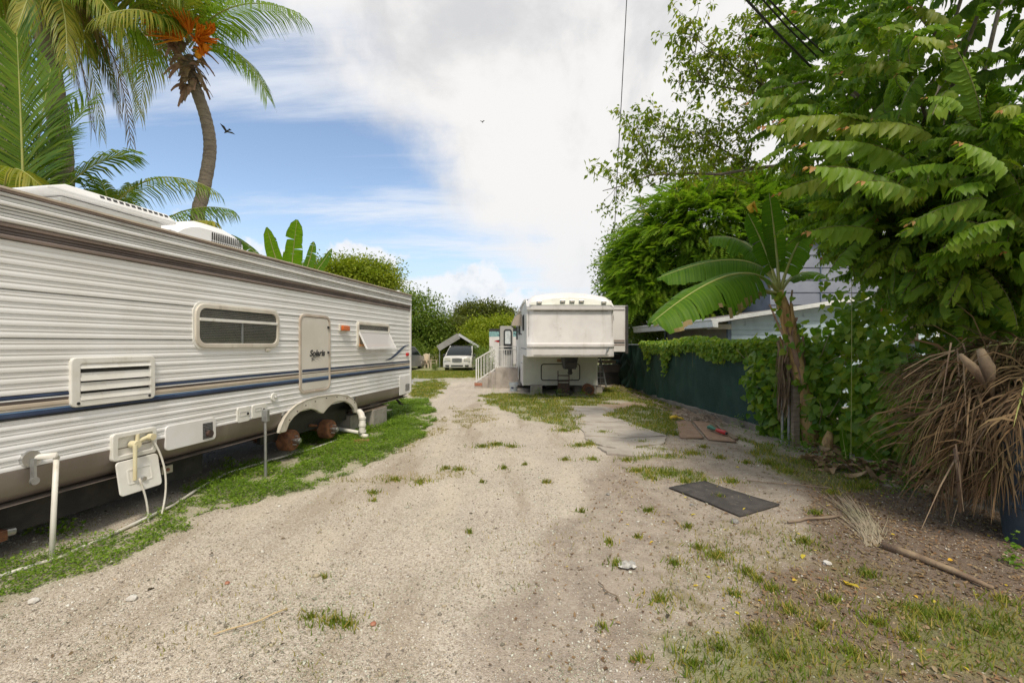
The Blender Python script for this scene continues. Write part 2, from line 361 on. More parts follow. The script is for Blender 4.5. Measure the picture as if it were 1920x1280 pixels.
# ------------------------------------------------------------------ ground
def GP(pts): return [tuple(G(*p)[:2]) for p in pts]
def warp(x, y, amp, s, seed):
    return x+(fbm(x, y, s, seed)-.5)*2*amp, y+(fbm(x, y, s, seed+50)-.5)*2*amp
POLY = {
 'clover': [GP([(560,800),(700,760),(760,745),(800,745),(812,790),(800,815),(740,850),(640,880),(560,890)]), GP([(-300,1250),(-300,1120),(-60,1070),(60,1050),(200,1005),(330,935),(410,885),(490,868),(560,848),(640,828),(700,806),(745,775),(752,758),(775,757),(800,772),(808,795),(790,822),(720,858),(640,893),(560,925),(430,952),(330,1000),(215,1058),(110,1098),(0,1138)]),
            GP([(640,770),(700,765),(700,800),(650,806)])],
 'grass': [GP([(895,742),(960,737),(1000,741),(1110,746),(1150,757),(1085,762),(1075,775),(1092,800),(1060,806),(1000,788),(935,768)]),
           GP([(1145,780),(1150,768),(1200,762),(1252,772),(1275,790),(1276,816),(1235,818),(1190,800)]),
           GP([(1105,738),(1160,724),(1230,740),(1300,768),(1255,768),(1180,752),(1112,752)]),
           GP([(1380,812),(1450,838),(1560,872),(1640,905),(1600,925),(1520,905),(1430,868)]),
           GP([(760,690),(1000,690),(1000,707),(760,710)]),
           GP([(770,720),(820,712),(835,720),(820,745),(775,748)]),
           GP([(1175,835),(1250,842),(1280,862),(1200,866)]), GP([(1190,880),(1300,885),(1330,905),(1230,902)]),
           GP([(1640,1120),(1900,1130),(2100,1280),(1700,1285)]), GP([(1280,1200),(1500,1180),(1700,1280),(1300,1330)])],
 'dry': [GP([(848,762),(920,766),(930,786),(870,806),(855,790)]), GP([(600,892),(700,893),(800,885),(885,876),(895,888),(800,902),(700,908),(620,905)]),
         GP([(1000,775),(1090,770),(1100,805),(1050,812)]), GP([(760,700),(1000,695),(1000,708),(760,712)]),
         GP([(1230,1010),(1420,960),(1920,1180),(1920,1290),(1250,1290)]), GP([(770,800),(840,780),(830,810),(770,845),(700,860)]), GP([(1400,850),(1560,890),(1600,940),(1450,880)])],
 'litter': [GP([(1440,850),(1530,860),(1640,905),(1800,945),(1920,960),(2400,1000),(2600,1400),(1500,1500),(1380,1280),(1400,1100),(1560,1060),(1540,950)])],
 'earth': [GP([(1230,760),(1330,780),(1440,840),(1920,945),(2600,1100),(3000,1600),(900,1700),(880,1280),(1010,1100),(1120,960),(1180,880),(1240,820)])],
 'slab': [GP([(1060,762),(1130,764),(1148,780),(1190,795),(1250,822),(1225,838),(1150,840),(1085,812),(1095,795)])],
 'bare': [GP([(1115,758),(1200,752),(1290,770),(1265,790),(1240,765),(1150,768)])],
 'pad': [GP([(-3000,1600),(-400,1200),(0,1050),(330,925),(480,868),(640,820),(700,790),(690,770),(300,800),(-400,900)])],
 'bluegravel': [GP([(755,710),(828,711),(800,722),(760,727)])],
}
def mask(kind, x, y, amp=.16, s=.5, seed=3):
    wx, wy = warp(x, y, amp*(.6+.05*y), s, seed); r = np.zeros(np.shape(x), bool)
    for p in POLY[kind]: r |= inpoly(wx, wy, p)
    return r
def ground_z(x, y):
    return (fbm(x, y, 1.4, 5)-.5)*.045+(fbm(x, y, .3, 9)-.5)*.012
def make_ground():
    def axis(lo, hi, st, far):
        a = list(np.arange(lo, hi+st/2, st)); s = st; x = a[-1]
        while x < far: s *= 1.22; x += s; a.append(x)
        s = st; x = a[0]; b = []
        while x > -far: s *= 1.22; x -= s; b.append(x)
        return np.array(b[::-1]+a)
    xs = axis(-7, 6.5, .055, 600); ys = axis(.8, 15, .055, 700)
    X, Y = np.meshgrid(xs, ys); x = X.ravel(); y = Y.ravel()
    z = ground_z(x, y)*np.clip(1.2-np.hypot(x, y-8)/60, 0, 1)
    nx, ny = len(xs), len(ys); i = np.arange(nx*ny).reshape(ny, nx)
    T = np.stack([i[:-1, :-1], i[:-1, 1:], i[1:, 1:], i[1:, :-1]], -1).reshape(-1, 4)
    far = (y > 24) | (np.abs(x) > 9)
    def blur(m):
        m = m.reshape(ny, nx).astype(float)
        for _ in range(2):
            m[1:-1] = (m[:-2]+2*m[1:-1]+m[2:])/4; m[:, 1:-1] = (m[:, :-2]+2*m[:, 1:-1]+m[:, 2:])/4
        return m.ravel()
    g = np.maximum(mask('clover', x, y, .22, .3)*.45, mask('grass', x, y, .35, .4, 8)*.75)
    g = np.maximum(g, far*1.)
    z = z+blur(g)*.008
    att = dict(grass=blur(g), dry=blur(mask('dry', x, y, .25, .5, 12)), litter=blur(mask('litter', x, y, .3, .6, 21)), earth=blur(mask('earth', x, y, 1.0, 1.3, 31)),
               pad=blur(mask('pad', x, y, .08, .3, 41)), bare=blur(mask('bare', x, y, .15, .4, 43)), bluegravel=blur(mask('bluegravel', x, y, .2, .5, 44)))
    m, nt, N, L, bs = nodes('ground_surface')
    def A(n_):
        a = N.new('ShaderNodeAttribute'); a.attribute_name = n_; return a.outputs['Fac']
    def mul(a, k):
        q = N.new('ShaderNodeMath'); q.operation = 'MULTIPLY'; L.new(a, q.inputs[0])
        if isinstance(k, bpy.types.NodeSocket): L.new(k, q.inputs[1])
        else: q.inputs[1].default_value = k
        return q.outputs[0]
    n1 = noi(nt, .9, 7); n2 = noi(nt, 5, 8, rough=.65); n3 = noi(nt, 45, 6, rough=.7)
    vor = N.new('ShaderNodeTexVoronoi'); tc = N.new('ShaderNodeTexCoord'); L.new(tc.outputs['Object'], vor.inputs['Vector']); vor.inputs['Scale'].default_value = 115; vor.inputs['Randomness'].default_value = 1
    sepv = N.new('ShaderNodeSeparateColor'); L.new(vor.outputs['Color'], sepv.inputs[0])
    base = mixc(nt, ramp(nt, n1, .35, .65), (.55, .475, .385, 1), (.44, .375, .30, 1))
    base = mixc(nt, mul(ramp(nt, n2, .48, .72), .65), base, (.33, .265, .20, 1))
    base = mixc(nt, mul(ramp(nt, n3, .5, .7), .45), base, (.66, .62, .55, 1))
    peb = mixc(nt, ramp(nt, sepv.outputs[0], .1, .9), (.22, .185, .15, 1), (.78, .73, .65, 1))
    base = mixc(nt, .42, base, peb)
    n4 = noi(nt, 1.1, 6, (1.5, .28, 1), .6); base = mixc(nt, mul(ramp(nt, n4, .50, .64), .6), base, (.33, .265, .20, 1)); base = mixc(nt, mul(ramp(nt, n4, .48, .33), .35), base, (.66, .575, .46, 1))
    earth = mixc(nt, ramp(nt, n2, .35, .65), (.36, .295, .235, 1), (.21, .165, .13, 1)); earth = mixc(nt, mul(ramp(nt, n3, .52, .7), .5), earth, (.42, .38, .33, 1))  # brown dirt, darkened further to put the right side's shade into its colour
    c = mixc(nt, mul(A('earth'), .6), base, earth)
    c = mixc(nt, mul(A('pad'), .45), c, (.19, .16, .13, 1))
    c = mixc(nt, mul(A('bare'), .6), c, (.40, .26, .16, 1))
    c = mixc(nt, mul(A('bluegravel'), .6), c, (.33, .36, .38, 1))
    lit = mixc(nt, ramp(nt, n3, .4, .6), (.085, .055, .038, 1), (.17, .11, .07, 1))  # leafy soil, with the shade under the tree put into its dark tone
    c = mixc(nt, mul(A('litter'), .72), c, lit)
    dryc = mixc(nt, ramp(nt, n2, .4, .6), (.40, .30, .16, 1), (.25, .22, .08, 1))
    c = mixc(nt, mul(mul(A('dry'), ramp(nt, n2, .42, .65)), .42), c, dryc)
    gc = mixc(nt, ramp(nt, n2, .35, .65), (.13, .18, .04, 1), (.24, .25, .075, 1))
    c = mixc(nt, mul(mul(A('grass'), ramp(nt, n2, .22, .48)), .8), c, gc)
    L.new(c, bs.inputs['Base Color']); bs.inputs['Roughness'].default_value = .95; bs.inputs['Specular IOR Level'].default_value = .2
    vh = N.new('ShaderNodeMath'); vh.operation = 'MULTIPLY_ADD'; L.new(vor.outputs['Distance'], vh.inputs[0]); vh.inputs[1].default_value = -1.2; L.new(n3, vh.inputs[2])
    ad = N.new('ShaderNodeMath'); ad.operation = 'ADD'; L.new(vh.outputs[0], ad.inputs[0]); L.new(n2, ad.inputs[1])
    bump(nt, bs, ad.outputs[0], .75, .009)
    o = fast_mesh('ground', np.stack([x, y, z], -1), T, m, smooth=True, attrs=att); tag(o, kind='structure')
make_ground()
def sample_view(n, ymin, ymax, spread=1.25, power=1.5):
    """random ground points inside the field of view, denser towards the camera"""
    u = RNG.random(n); y = (ymin**(1-power)+u*(ymax**(1-power)-ymin**(1-power)))**(1/(1-power))
    x = (RNG.random(n)*2-1)*y*spread; return x, y
def rand_frames(n, tilt=.5):
    a = RNG.random(n)*2*np.pi
    d = np.stack([np.cos(a), np.sin(a), RNG.normal(0, tilt, n)], -1); up = np.stack([RNG.normal(0, tilt, n), RNG.normal(0, tilt, n), np.ones(n)], -1)
    return frames(d, up)
TRI8 = np.array([(0,2,4),(2,1,4),(1,3,4),(3,0,4),(2,0,5),(1,2,5),(3,1,5),(0,3,5)])
def stones():
    bases = []
    for k in range(6):
        v = np.array([(1,0,0),(-1,0,0),(0,1,0),(0,-1,0),(0,0,1),(0,0,-1)], float)*(RNG.random((6, 1))*.5+.7)+RNG.normal(0, .15, (6, 3)); bases.append((v, TRI8))
    return bases
# gravel
x, y = sample_view(95000, 1.7, 11, 1.2, 1.8)
keep = ~mask('slab', x, y) & (~mask('litter', x, y, .3, .6, 21) | (RNG.random(len(x)) < .3)) & (RNG.random(len(x)) < np.where(fbm(x, y, .8, 77) > .47, 1, .45)*np.where(x > .5, .6, 1)); x, y = x[keep], y[keep]
sc = (.0020+RNG.gamma(1.5, .0013, len(x)))*np.clip(.8+y*.12, 1, 2.2)
pos = np.stack([x, y, ground_z(x, y)+sc*.25], -1)
m_stone = leafmat('gravel_stones', [(.66, .61, .53, 1), (.50, .44, .36, 1), (.30, .26, .22, 1), (.76, .73, .67, 1), (.44, .39, .33, 1), (.20, .17, .14, 1), (.58, .47, .35, 1)], 0., .9)
V, T = batch(stones(), pos, rand_frames(len(x)), np.stack([sc*1.2, sc, sc*.7], -1)); tag(fast_mesh('gravel', V, T, m_stone), 'loose pale gravel spread over the drive', 'gravel', kind='stuff')
# clover and weeds in front of the long trailer: small rounded leaves
def leaflet_base(l=1., w=.6, fold=.12, curl=-.1):
    v = np.array([(0,0,0),(.3*l,w*.42,fold),(.72*l,w*.40,fold+curl*.5),(l,0,curl),(.72*l,-w*.40,fold+curl*.5),(.3*l,-w*.42,fold),(.5*l,0,0)], float)
    t = np.array([(0,6,1),(1,6,2),(2,6,3),(3,6,4),(4,6,5),(5,6,0)]); return v, t
def diamond(w=.45, fold=.08): return np.array([(0,0,0),(.45,w/2,fold),(1,0,-.05),(.45,-w/2,fold)], float), np.array([(0,2,1),(0,3,2)])
K['clover'] = leafmat('clover_leaf', [(.12, .25, .03, 1), (.17, .31, .04, 1), (.08, .18, .025, 1), (.24, .37, .07, 1), (.14, .26, .035, 1)], .3)
K['grass'] = leafmat('grass_blade', [(.12, .21, .03, 1), (.20, .28, .045, 1), (.09, .17, .025, 1), (.30, .31, .09, 1), (.42, .36, .16, 1)], .3)
K['drygrass'] = leafmat('dry_grass_blade', [(.42, .34, .16, 1), (.30, .28, .09, 1), (.5, .4, .22, 1), (.2, .24, .06, 1)], .2, tcol=(1.3, 1.2, .7, 1))
def pts_in(kind, n, b, **kw):
    x = RNG.uniform(b[0], b[1], n); y = RNG.uniform(b[2], b[3], n); k = mask(kind, x, y, **kw); return x[k], y[k]
x, y = pts_in('clover', 800000, (-6, -1, 1.6, 13), amp=.22, s=.3)
dn = fbm(x, y, .3, 61); k = (dn > .35) & (vnoise(x, y, .055, 66) > .22) & (RNG.random(len(x)) < np.clip((dn-.34)*9, 0, 1)) & (RNG.random(len(x)) < .8); x, y, dn = x[k], y[k], dn[k]
z = ground_z(x, y)+RNG.random(len(x))**1.5*.07*np.clip((dn-.36)*6, .2, 1.4)+.004
V, T = batch([diamond(.8, .1), diamond(.65, .05)], np.stack([x, y, z], -1), rand_frames(len(x), .35), RNG.uniform(.008, .019, len(x))*(1+.08*y)); tag(fast_mesh('clover', V, T, K['clover']), 'low bright green clover and weeds in a strip in front of the long trailer', 'clover', kind='stuff')
# grass blades
BL = np.array([(0,-.5,0),(0,.5,0),(.05,.38,.45),(.05,-.38,.45),(.3,0,1.)], float); BT = np.array([(0,1,2),(0,2,3),(3,2,4)])
def blades(x, y, h, name, label, mat, w=.006):
    n = len(x); a = RNG.random(n)*2*np.pi; d = np.stack([np.cos(a), np.sin(a), np.zeros(n)], -1)
    Fm = frames(d, np.stack([RNG.normal(0, .35, n), RNG.normal(0, .35, n), np.ones(n)], -1))
    V, T = batch([(BL, BT)], np.stack([x, y, ground_z(x, y)-.004], -1), Fm, np.stack([h*1.5, w*(1+y*.12), h], -1))
    return tag(fast_mesh(name, V, T, mat), label, 'grass', kind='stuff')
xa, ya = pts_in('grass', 620000, (-7, 7, 1.7, 27), amp=.35, s=.4, seed=8)
gd = fbm(xa, ya, .28, 91); k = (RNG.random(len(xa)) < np.clip((gd-.33)*8, .08, 1)) & (RNG.random(len(xa)) < np.clip(1.1-ya/60, .3, 1)*.9); xa, ya = xa[k], ya[k]
TUFTS = [(930,835,.3),(905,838,.2),(960,840,.15),(1085,835,.2),(1105,832,.25),(1058,808,.3),(1130,812,.25),(1112,860,.15),(1175,862,.2),(1195,885,.25),(1205,830,.3),(1222,898,.15),(1250,890,.25),
 (1285,905,.2),(1345,1045,.32),(1310,1030,.12),(1625,1080,.22),(1510,1020,.3),(1155,1062,.1),(1143,1020,.1),(1235,1130,.2),(625,1168,.24),(650,1175,.12),(1440,870,.2),(1372,905,.2),(1300,850,.3),
 (1400,868,.15),(1245,845,.3),(740,900,.2),(860,882,.15),(945,878,.1),(700,925,.12),(1380,1120,.15),(1480,1150,.2),(1420,1090,.1),(1560,1130,.15),(1770,1160,.35),(1850,1190,.3),(1350,1220,.25),
 (1470,1240,.3),(1600,1230,.25),(1300,1250,.2),(1200,1240,.12),(1700,1200,.25),(880,1000,.05),(580,1160,.1),(1560,925,.2),(1480,885,.25),(1620,915,.2),(1350,860,.12),(1265,815,.15),(1318,838,.12),(1025,905,.1),(1060,862,.12),(985,872,.06),(790,905,.15),(835,880,.12),(905,905,.05),(1090,960,.06),(1215,960,.1),(1290,990,.1),(1195,1010,.06),(1265,1060,.12),(1400,1075,.15),(1450,1110,.15),(1540,1180,.2),(1640,1170,.25),(1420,1190,.2),(1720,1150,.2),(1880,1130,.2),(1530,965,.12),(1350,935,.08),(610,1085,.03),(700,940,.06),(1130,1180,.05)]
tx, ty, th = [], [], []
for px, py, r in TUFTS:
    g = G(px, py); n_ = int(170*r/.2*(g.y/4)**.35); a = RNG.random(n_)*6.28; q = np.abs(RNG.normal(0, r*.5, n_))*RNG.choice([.35,1.,1.2], n_); tx.append(g.x+np.cos(a)*q); ty.append(g.y+np.sin(a)*q*.8)
tx = np.concatenate(tx); ty = np.concatenate(ty)
blades(np.concatenate([xa, tx]), np.concatenate([ya, ty]), np.concatenate([RNG.uniform(.03, .085, len(xa)), RNG.uniform(.02, .07, len(tx))]), 'grass', 'patches and tufts of short green grass on the drive', K['grass'])
xa, ya = pts_in('dry', 150000, (-5, 7, 1.7, 16), amp=.25, s=.5, seed=12)
k = (fbm(xa, ya, .35, 95) > .47) & (RNG.random(len(xa)) < np.where(xa > .8, .55, .8)); blades(xa[k], ya[k], RNG.uniform(.02, .055, k.sum()), 'dry_grass', 'thin yellowed grass among the gravel', K['drygrass'])
xa, ya = sample_view(9000, 1.8, 12); k = fbm(xa, ya, .5, 99) > .58
blades(xa[k], ya[k], RNG.uniform(.015, .04, k.sum()), 'sparse_grass', 'scattered single blades of grass on the bare drive', K['drygrass'])
# dark crumbs of soil, bark and small twigs on the drive
x, y = sample_view(3000, 1.7, 11); k = (fbm(x, y, .9, 133) > .42) | (x > .4); x, y = x[k], y[k]
V, T = batch([leaflet_base(1, .5, .2, -.1), (np.array([(0,-.04,0),(0,.04,0),(1,.03,.05),(1,-.03,.05),(.5,0,.06)], float), np.array([(0,1,4),(1,2,4),(2,3,4),(3,0,4)]))], np.stack([x, y, ground_z(x, y)+.006], -1), rand_frames(len(x), .3), RNG.gamma(1.6, .006, len(x))*(.6+.12*y)+.004)
tag(fast_mesh('debris', V, T, leafmat('dark_crumbs', [(.10, .08, .06, 1), (.22, .15, .09, 1), (.05, .045, .04, 1), (.30, .24, .16, 1)], 0., .9)), 'dark crumbs of bark, soil and twigs strewn over the drive', 'debris', kind='stuff')
# leaf litter
x, y = pts_in('litter', 30000, (1, 7, 1.6, 8), amp=.3, s=.6, seed=21)
x2, y2 = pts_in('earth', 7500, (0, 7, 1.6, 12), amp=.5, s=1.1, seed=31); x = np.concatenate([x, x2]); y = np.concatenate([y, y2])
V, T = batch([leaflet_base(1, .6, .15, -.25), leaflet_base(1, .5, -.1, .2)], np.stack([x, y, ground_z(x, y)+.006], -1), rand_frames(len(x), .3), RNG.uniform(.014, .038, len(x)))
tag(fast_mesh('leaf_litter', V, T, K['litter']), 'brown fallen leaves littering the shaded ground under the tree', 'leaf litter', kind='stuff')
K['yleaf'] = leafmat('yellow_leaf', [(.72, .5, .04, 1), (.65, .55, .08, 1), (.8, .45, .05, 1)], .2)
x, y = pts_in('earth', 150, (0, 5, 1.7, 8), amp=.4, s=1, seed=31)
V, T = batch([leaflet_base(1, .6, .1, -.1)], np.stack([x, y, ground_z(x, y)+.01], -1), rand_frames(len(x), .2), RNG.uniform(.02, .045, len(x))); tag(fast_mesh('yellow_leaf_litter', V, T, K['yleaf']), 'small yellow leaves scattered across the shaded earth', 'leaf litter', kind='stuff')
ym = [mesh_of('fallen_leaf', leaflet_base(1, .6, .1, -.12), K['yleaf'])]
for (px, py, s, lb) in [(1612,1108,.10,'large yellow fallen leaf lying beside the pale stone in the shade'),(1586,1099,.06,'yellow fallen leaf left of the large yellow one'),(1508,1047,.06,'yellow fallen leaf on the grass tuft below the dark mat'),(1486,1095,.055,'yellow fallen leaf on bare earth between two tufts at lower right'),
  (1305,968,.05,'yellow fallen leaf lying on gravel left of the dark mat'),(1307,925,.045,'small yellow fallen leaf lying on the dark mat')]:
    g = G(px, py); o = bpy.data.objects.new('fallen_leaf', ym[0]); link(o); o.location = (g.x, g.y, float(ground_z(g.x, g.y))+.018); o.scale = (s,)*3; o.rotation_euler = (.1, .1, random.uniform(0, 6)); tag(o, lb, 'leaf', 'single yellow leaves fallen on the drive')
# cracked concrete slabs set in the drive
slab = thing('concrete_paving', 'cracked pale concrete slab set flush in the drive before the parked trailer', 'paving', G(1130, 800))
sl = [[(1060,763),(1128,765),(1143,779),(1172,790),(1130,792),(1080,790)],[(1080,792),(1130,794),(1173,792),(1205,803),(1250,818),(1180,822),(1100,818)],[(1100,820),(1180,824),(1250,820),(1240,834),(1160,842),(1120,836)],[(1120,838),(1158,844),(1238,836),(1270,850),(1200,858),(1140,850)]]
K['slab'] = M('pale_slab', (.40, .36, .31, 1), (.31, .27, .23, 1), 2.5, .95, bmp=.5, bscale=30, grime=(.25, .21, .17, 1), gsc=(4, 4, 4), glo=.58, ghi=.8)
for poly in sl:
    pts = []
    w = [G(*p)-slab.location for p in poly]
    for i in range(len(w)):
        a, b = w[i], w[(i+1) % len(w)]
        for k in range(4):
            q = a.lerp(b, k/4); pts.append((q.x+random.gauss(0, .025), q.y+random.gauss(0, .03)))
    m = MB(); m.prism(pts, lambda a, b, d: (a, b, d), -.06, .022+random.uniform(-.004, .004)); m.build('slab', K['slab'], slab, bevel=.008)
# ------------------------------------------------------------------ the long travel trailer on the left
TH = math.atan(158/F); TD = 4.1
tn = Vector((-math.cos(TH), math.sin(TH), 0)); tu = Vector((math.sin(TH), math.cos(TH), 0))
TR = thing('travel_trailer', 'long white corrugated travel trailer with navy stripes standing on blocks', 'trailer', tn*TD, math.pi/2-TH)
def tw(px, py, off=0.):                  # pixel on the side wall (moved out by off) -> (s, z)
    rel = TH-math.atan((px-960)/F); d = TD-off; s = d/math.tan(rel); dep = s*math.cos(TH)+d*math.sin(TH)
    return s, H+(HZ-py)*dep/F
def zb(py): return H+(HZ-py)*(.775*TD)/F   # height of a line read where the wall meets the left edge of the photo
S0, S1, TWD = -.7, tw(768, 600)[0], 2.45
fn = lambda a, b, d: (a, d, b)           # (s, z, outward depth) in the trailer's frame; outward is -y
z_skirt, z_blue0, z_top = zb(888), zb(791), zb(351)
def band(name, z0, z1, prof, mat, s0=S0, s1=S1):
    m = MB(); rows = [[(s, -o, z) for z, o in prof] for s in np.linspace(s0, s1, 3)]
    m.grid(rows)
    m.add([(s0,-prof[0][1],prof[0][0]),(s1,-prof[0][1],prof[0][0]),(s1,.02,prof[0][0]),(s0,.02,prof[0][0])], [(0,1,2,3)])
    m.add([(s0,-prof[-1][1],prof[-1][0]),(s1,-prof[-1][1],prof[-1][0]),(s1,.02,prof[-1][0]),(s0,.02,prof[-1][0])], [(3,2,1,0)])
    return m.build(name, mat, TR, smooth='auto', fix=False)
def ribs(z0, z1, n, d=.0085):
    """one wide and one narrow bead per pitch, a step at the bottom of each"""
    pr = []; h = (z1-z0)/n
    for k in range(n):
        b = z0+k*h
        for f_, o in ((.0, .0), (.05, d*.95), (.12, d), (.34, d*.96), (.44, d*.35), (.50, .001), (.55, d*.45), (.62, d*.55), (.70, d*.5), (.76, .002), (.80, d*.35), (.86, d*.5), (.94, d*.45), (.985, .0)):
            pr.append((b+h*f_, o+.002))
    return pr
# lower white panels, then wall panels split at the seams
L0, L1 = z_skirt, zb(791)
band('siding_panel', L0, L1, ribs(L0, L1, 5, .009), K['clean_white'])
W0 = zb(745); seams = [W0, zb(634), zb(541), zb(446)]
for a, b, n_ in ((seams[0], seams[1], 5), (seams[1], seams[2], 4), (seams[2], seams[3], 4)):
    band('siding_panel', a+.004, b-.003, ribs(a+.004, b-.003, n_), K['white_metal'])
def flat(y0, y1, mat, o=.012, rnd=True, name='stripe'):
    a, b = zb(y1), zb(y0); h = b-a; pr = [(a, .002), (a+h*.12, o*.9), (a+h*.3, o), (a+h*.7, o), (a+h*.88, o*.9), (b, .002)] if rnd else [(a, o), (b, o)]
    return band(name, a, b, pr, mat)
flat(787.6, 791, K['black'], .016); flat(779, 787.6, K['navy'], .015); flat(775, 779, K['blue'], .010); flat(771, 775, K['beige'], .009); flat(761, 771, K['tan'], .013)
flat(755.5, 761, K['dbrown'], .010); flat(752, 755.5, K['clean_white'], .013); flat(745, 752, K['navy'], .014)
# cornice: brown beads, white beads, gutter
for y0, y1, mt, o in ((437, 446, 'brown', .026), (431, 437, 'dbrown', .012), (424, 431, 'dbrown', .017), (416, 424, 'brown', .03), (406, 416, 'clean_white', .052), (399, 406, 'grey_paint', .036), (392, 399, 'grey_paint', .034), (386, 392, 'grey_paint', .037), (376.5, 386, 'clean_white', .056), (368, 376.5, 'grey_paint', .036), (359.5, 368, 'grey_paint', .042)):
    flat(y0, y1, K[mt], o, name='cornice_strip')
flat(355, 359.5, K['brown'], .05, False, 'gutter'); flat(351, 355, K['tan'], .062, False, 'gutter')
m = MB(); zt = z_top
m.add([(S0,-.05,zt-.004),(S1+.02,-.05,zt-.004),(S1+.02,TWD/2,zt+.07),(S0,TWD/2,zt+.07),(S0,TWD,zt),(S1+.02,TWD,zt)], [(0,1,2,3),(3,2,5,4)]); m.build('roof', K['clean_white'], TR)
m = MB(); m.box(S0, S1-.01, .02, TWD-.02, z_skirt-.05, zt-.01); m.build('body', K['white_metal'], TR)
m = MB(); m.box(S1-.01, S1+.012, -.03, TWD, z_skirt-.15, zt); m.build('rear_wall', K['white_metal'], TR)
m = MB(); m.box(S1-.02, S1+.022, -.036, .0, z_skirt-.15, zt-.004); m.build('corner_trim', K['grey_paint'], TR)
# skirt, interrupted by the wheel opening
fl = tw(521, 812)[0]; fr = tw(668, 772)[0]
sk = [(zb(955)-.005, -.16), (zb(948), -.085), (zb(935), -.03), (zb(915), .0), (z_skirt-.012, .012), (z_skirt-.002, .014), (z_skirt, .004)]
for a, b in ((S0, fl+.06), (fr-.05, S1)): band('skirt_panel', 0, 0, sk, K['taupe'], a, b)
m = MB(); m.box(S0, S1-.3, .35, .43, .34, .56); m.box(S0, S1-.3, 1.9, 1.98, .34, .56)
for s in np.arange(S0+.3, S1, .9): m.box(s, s+.05, .38, 1.95, .4, .5)
m.build('chassis', K['under'], TR); 
m = MB(); m.box(S0, S1-.02, .17, TWD-.1, .555, .60); m.build('belly_pan', K['under'], TR)
m = MB(); m.box(S0+.2, tw(420,860)[0], .28, .33, .16, .43); m.build('chassis_beam', K['under'], TR)
m = MB(); m.box(fl-.05, fr+.05, .22, .27, .28, .9); m.box(fl-.05, fr+.05, .0, .25, .78, .8); m.build('wheel_well', K['black'], TR)
# fender
outer = [(520,812),(523,798),(529,784),(539,770),(552,758.5),(570,749),(590,743.5),(612,740.5),(632,739),(648,741.5),(658,747.5),(664.5,757),(669,773)]
inn = [(663,774),(661,766),(655,758),(645,752.5),(634,751.5),(622,755),(612,764),(603,775),(598,774),(590,769),(580,766.5),(570,767),(559,772),(548,781),(539,793),(533,809)]
m = MB(); pl = [tw(x, y) for x, y in outer+inn]
for k in range(len(inn)): pass
m.prism(pl, lambda a, b, d: (a, -d, b), -.02, .035); m.build('fender', K['beige'], TR, bevel=.012)
m = MB(); oo = [tw(x, y) for x, y in outer]; cx = sum(p[0] for p in oo)/len(oo); cz = oo[0][1]
m.tube([(a, -.034, b) for a, b in oo], .009, 6); m.build('fender_lip', K['beige'], TR, smooth=True)
m = MB()
for x_, y_ in ((536,785),(551,769),(567,758),(585,750.5),(606,744.5),(626,742),(645,744.5),(659,753)):
    a, b = tw(x_, y_); m.cyl((a,-.05,b-.012), (a,-.062,b-.012), .008, n=8)
m.build('fender_screws', K['dark_metal'], TR)
# brake drums without tyres
for px, py in ((547, 825), (619, 804)):
    s, z = tw(px, py, -.1)
    m = MB(); m.cyl((s,.10,z), (s,.24,z), .15, n=28); m.cyl((s,.065,z), (s,.10,z), .135, .15, n=28); m.cyl((s,.055,z),(s,.07,z),.07,n=20); d = m.build('brake_drum', K['rust'], TR, bevel=.008)
    m = MB(); m.cyl((s,-.03,z), (s,.07,z), .034, n=16); m.cyl((s,-.04,z),(s,-.03,z),.026,n=16); m.build('hub', K['chrome'], d)
    m = MB()
    for k in range(5):
        a = k*math.tau/5+.3; m.cyl((s+.062*math.cos(a),.0,z+.062*math.sin(a)), (s+.062*math.cos(a),.07,z+.062*math.sin(a)), .008, n=8)
    m.build('wheel_studs', K['steel'], d)
    m = MB(); m.cyl((s,.2,z), (s,2.1,z), .035, n=10); m.build('axle', K['rust'], TR)
    m = MB()
    for k in range(3): m.bar((s-.35+.08*k,.4,z+.03+.012*k), (s+.35-.08*k,.4,z+.05+.012*k), .05, .01)
    m.build('leaf_spring', K['rust'], TR)
a, b = tw(570, 805, -.3), tw(600, 800, -.3)
m = MB(); m.bar((a[0],.3,.42),(a[0],.3,.62),.04); m.tube([(a[0],.2,.36),(a[0]+.3,.25,.30),(a[0]+.7,.3,.27)],.02,8); m.build('suspension_link', K['rust'], TR)
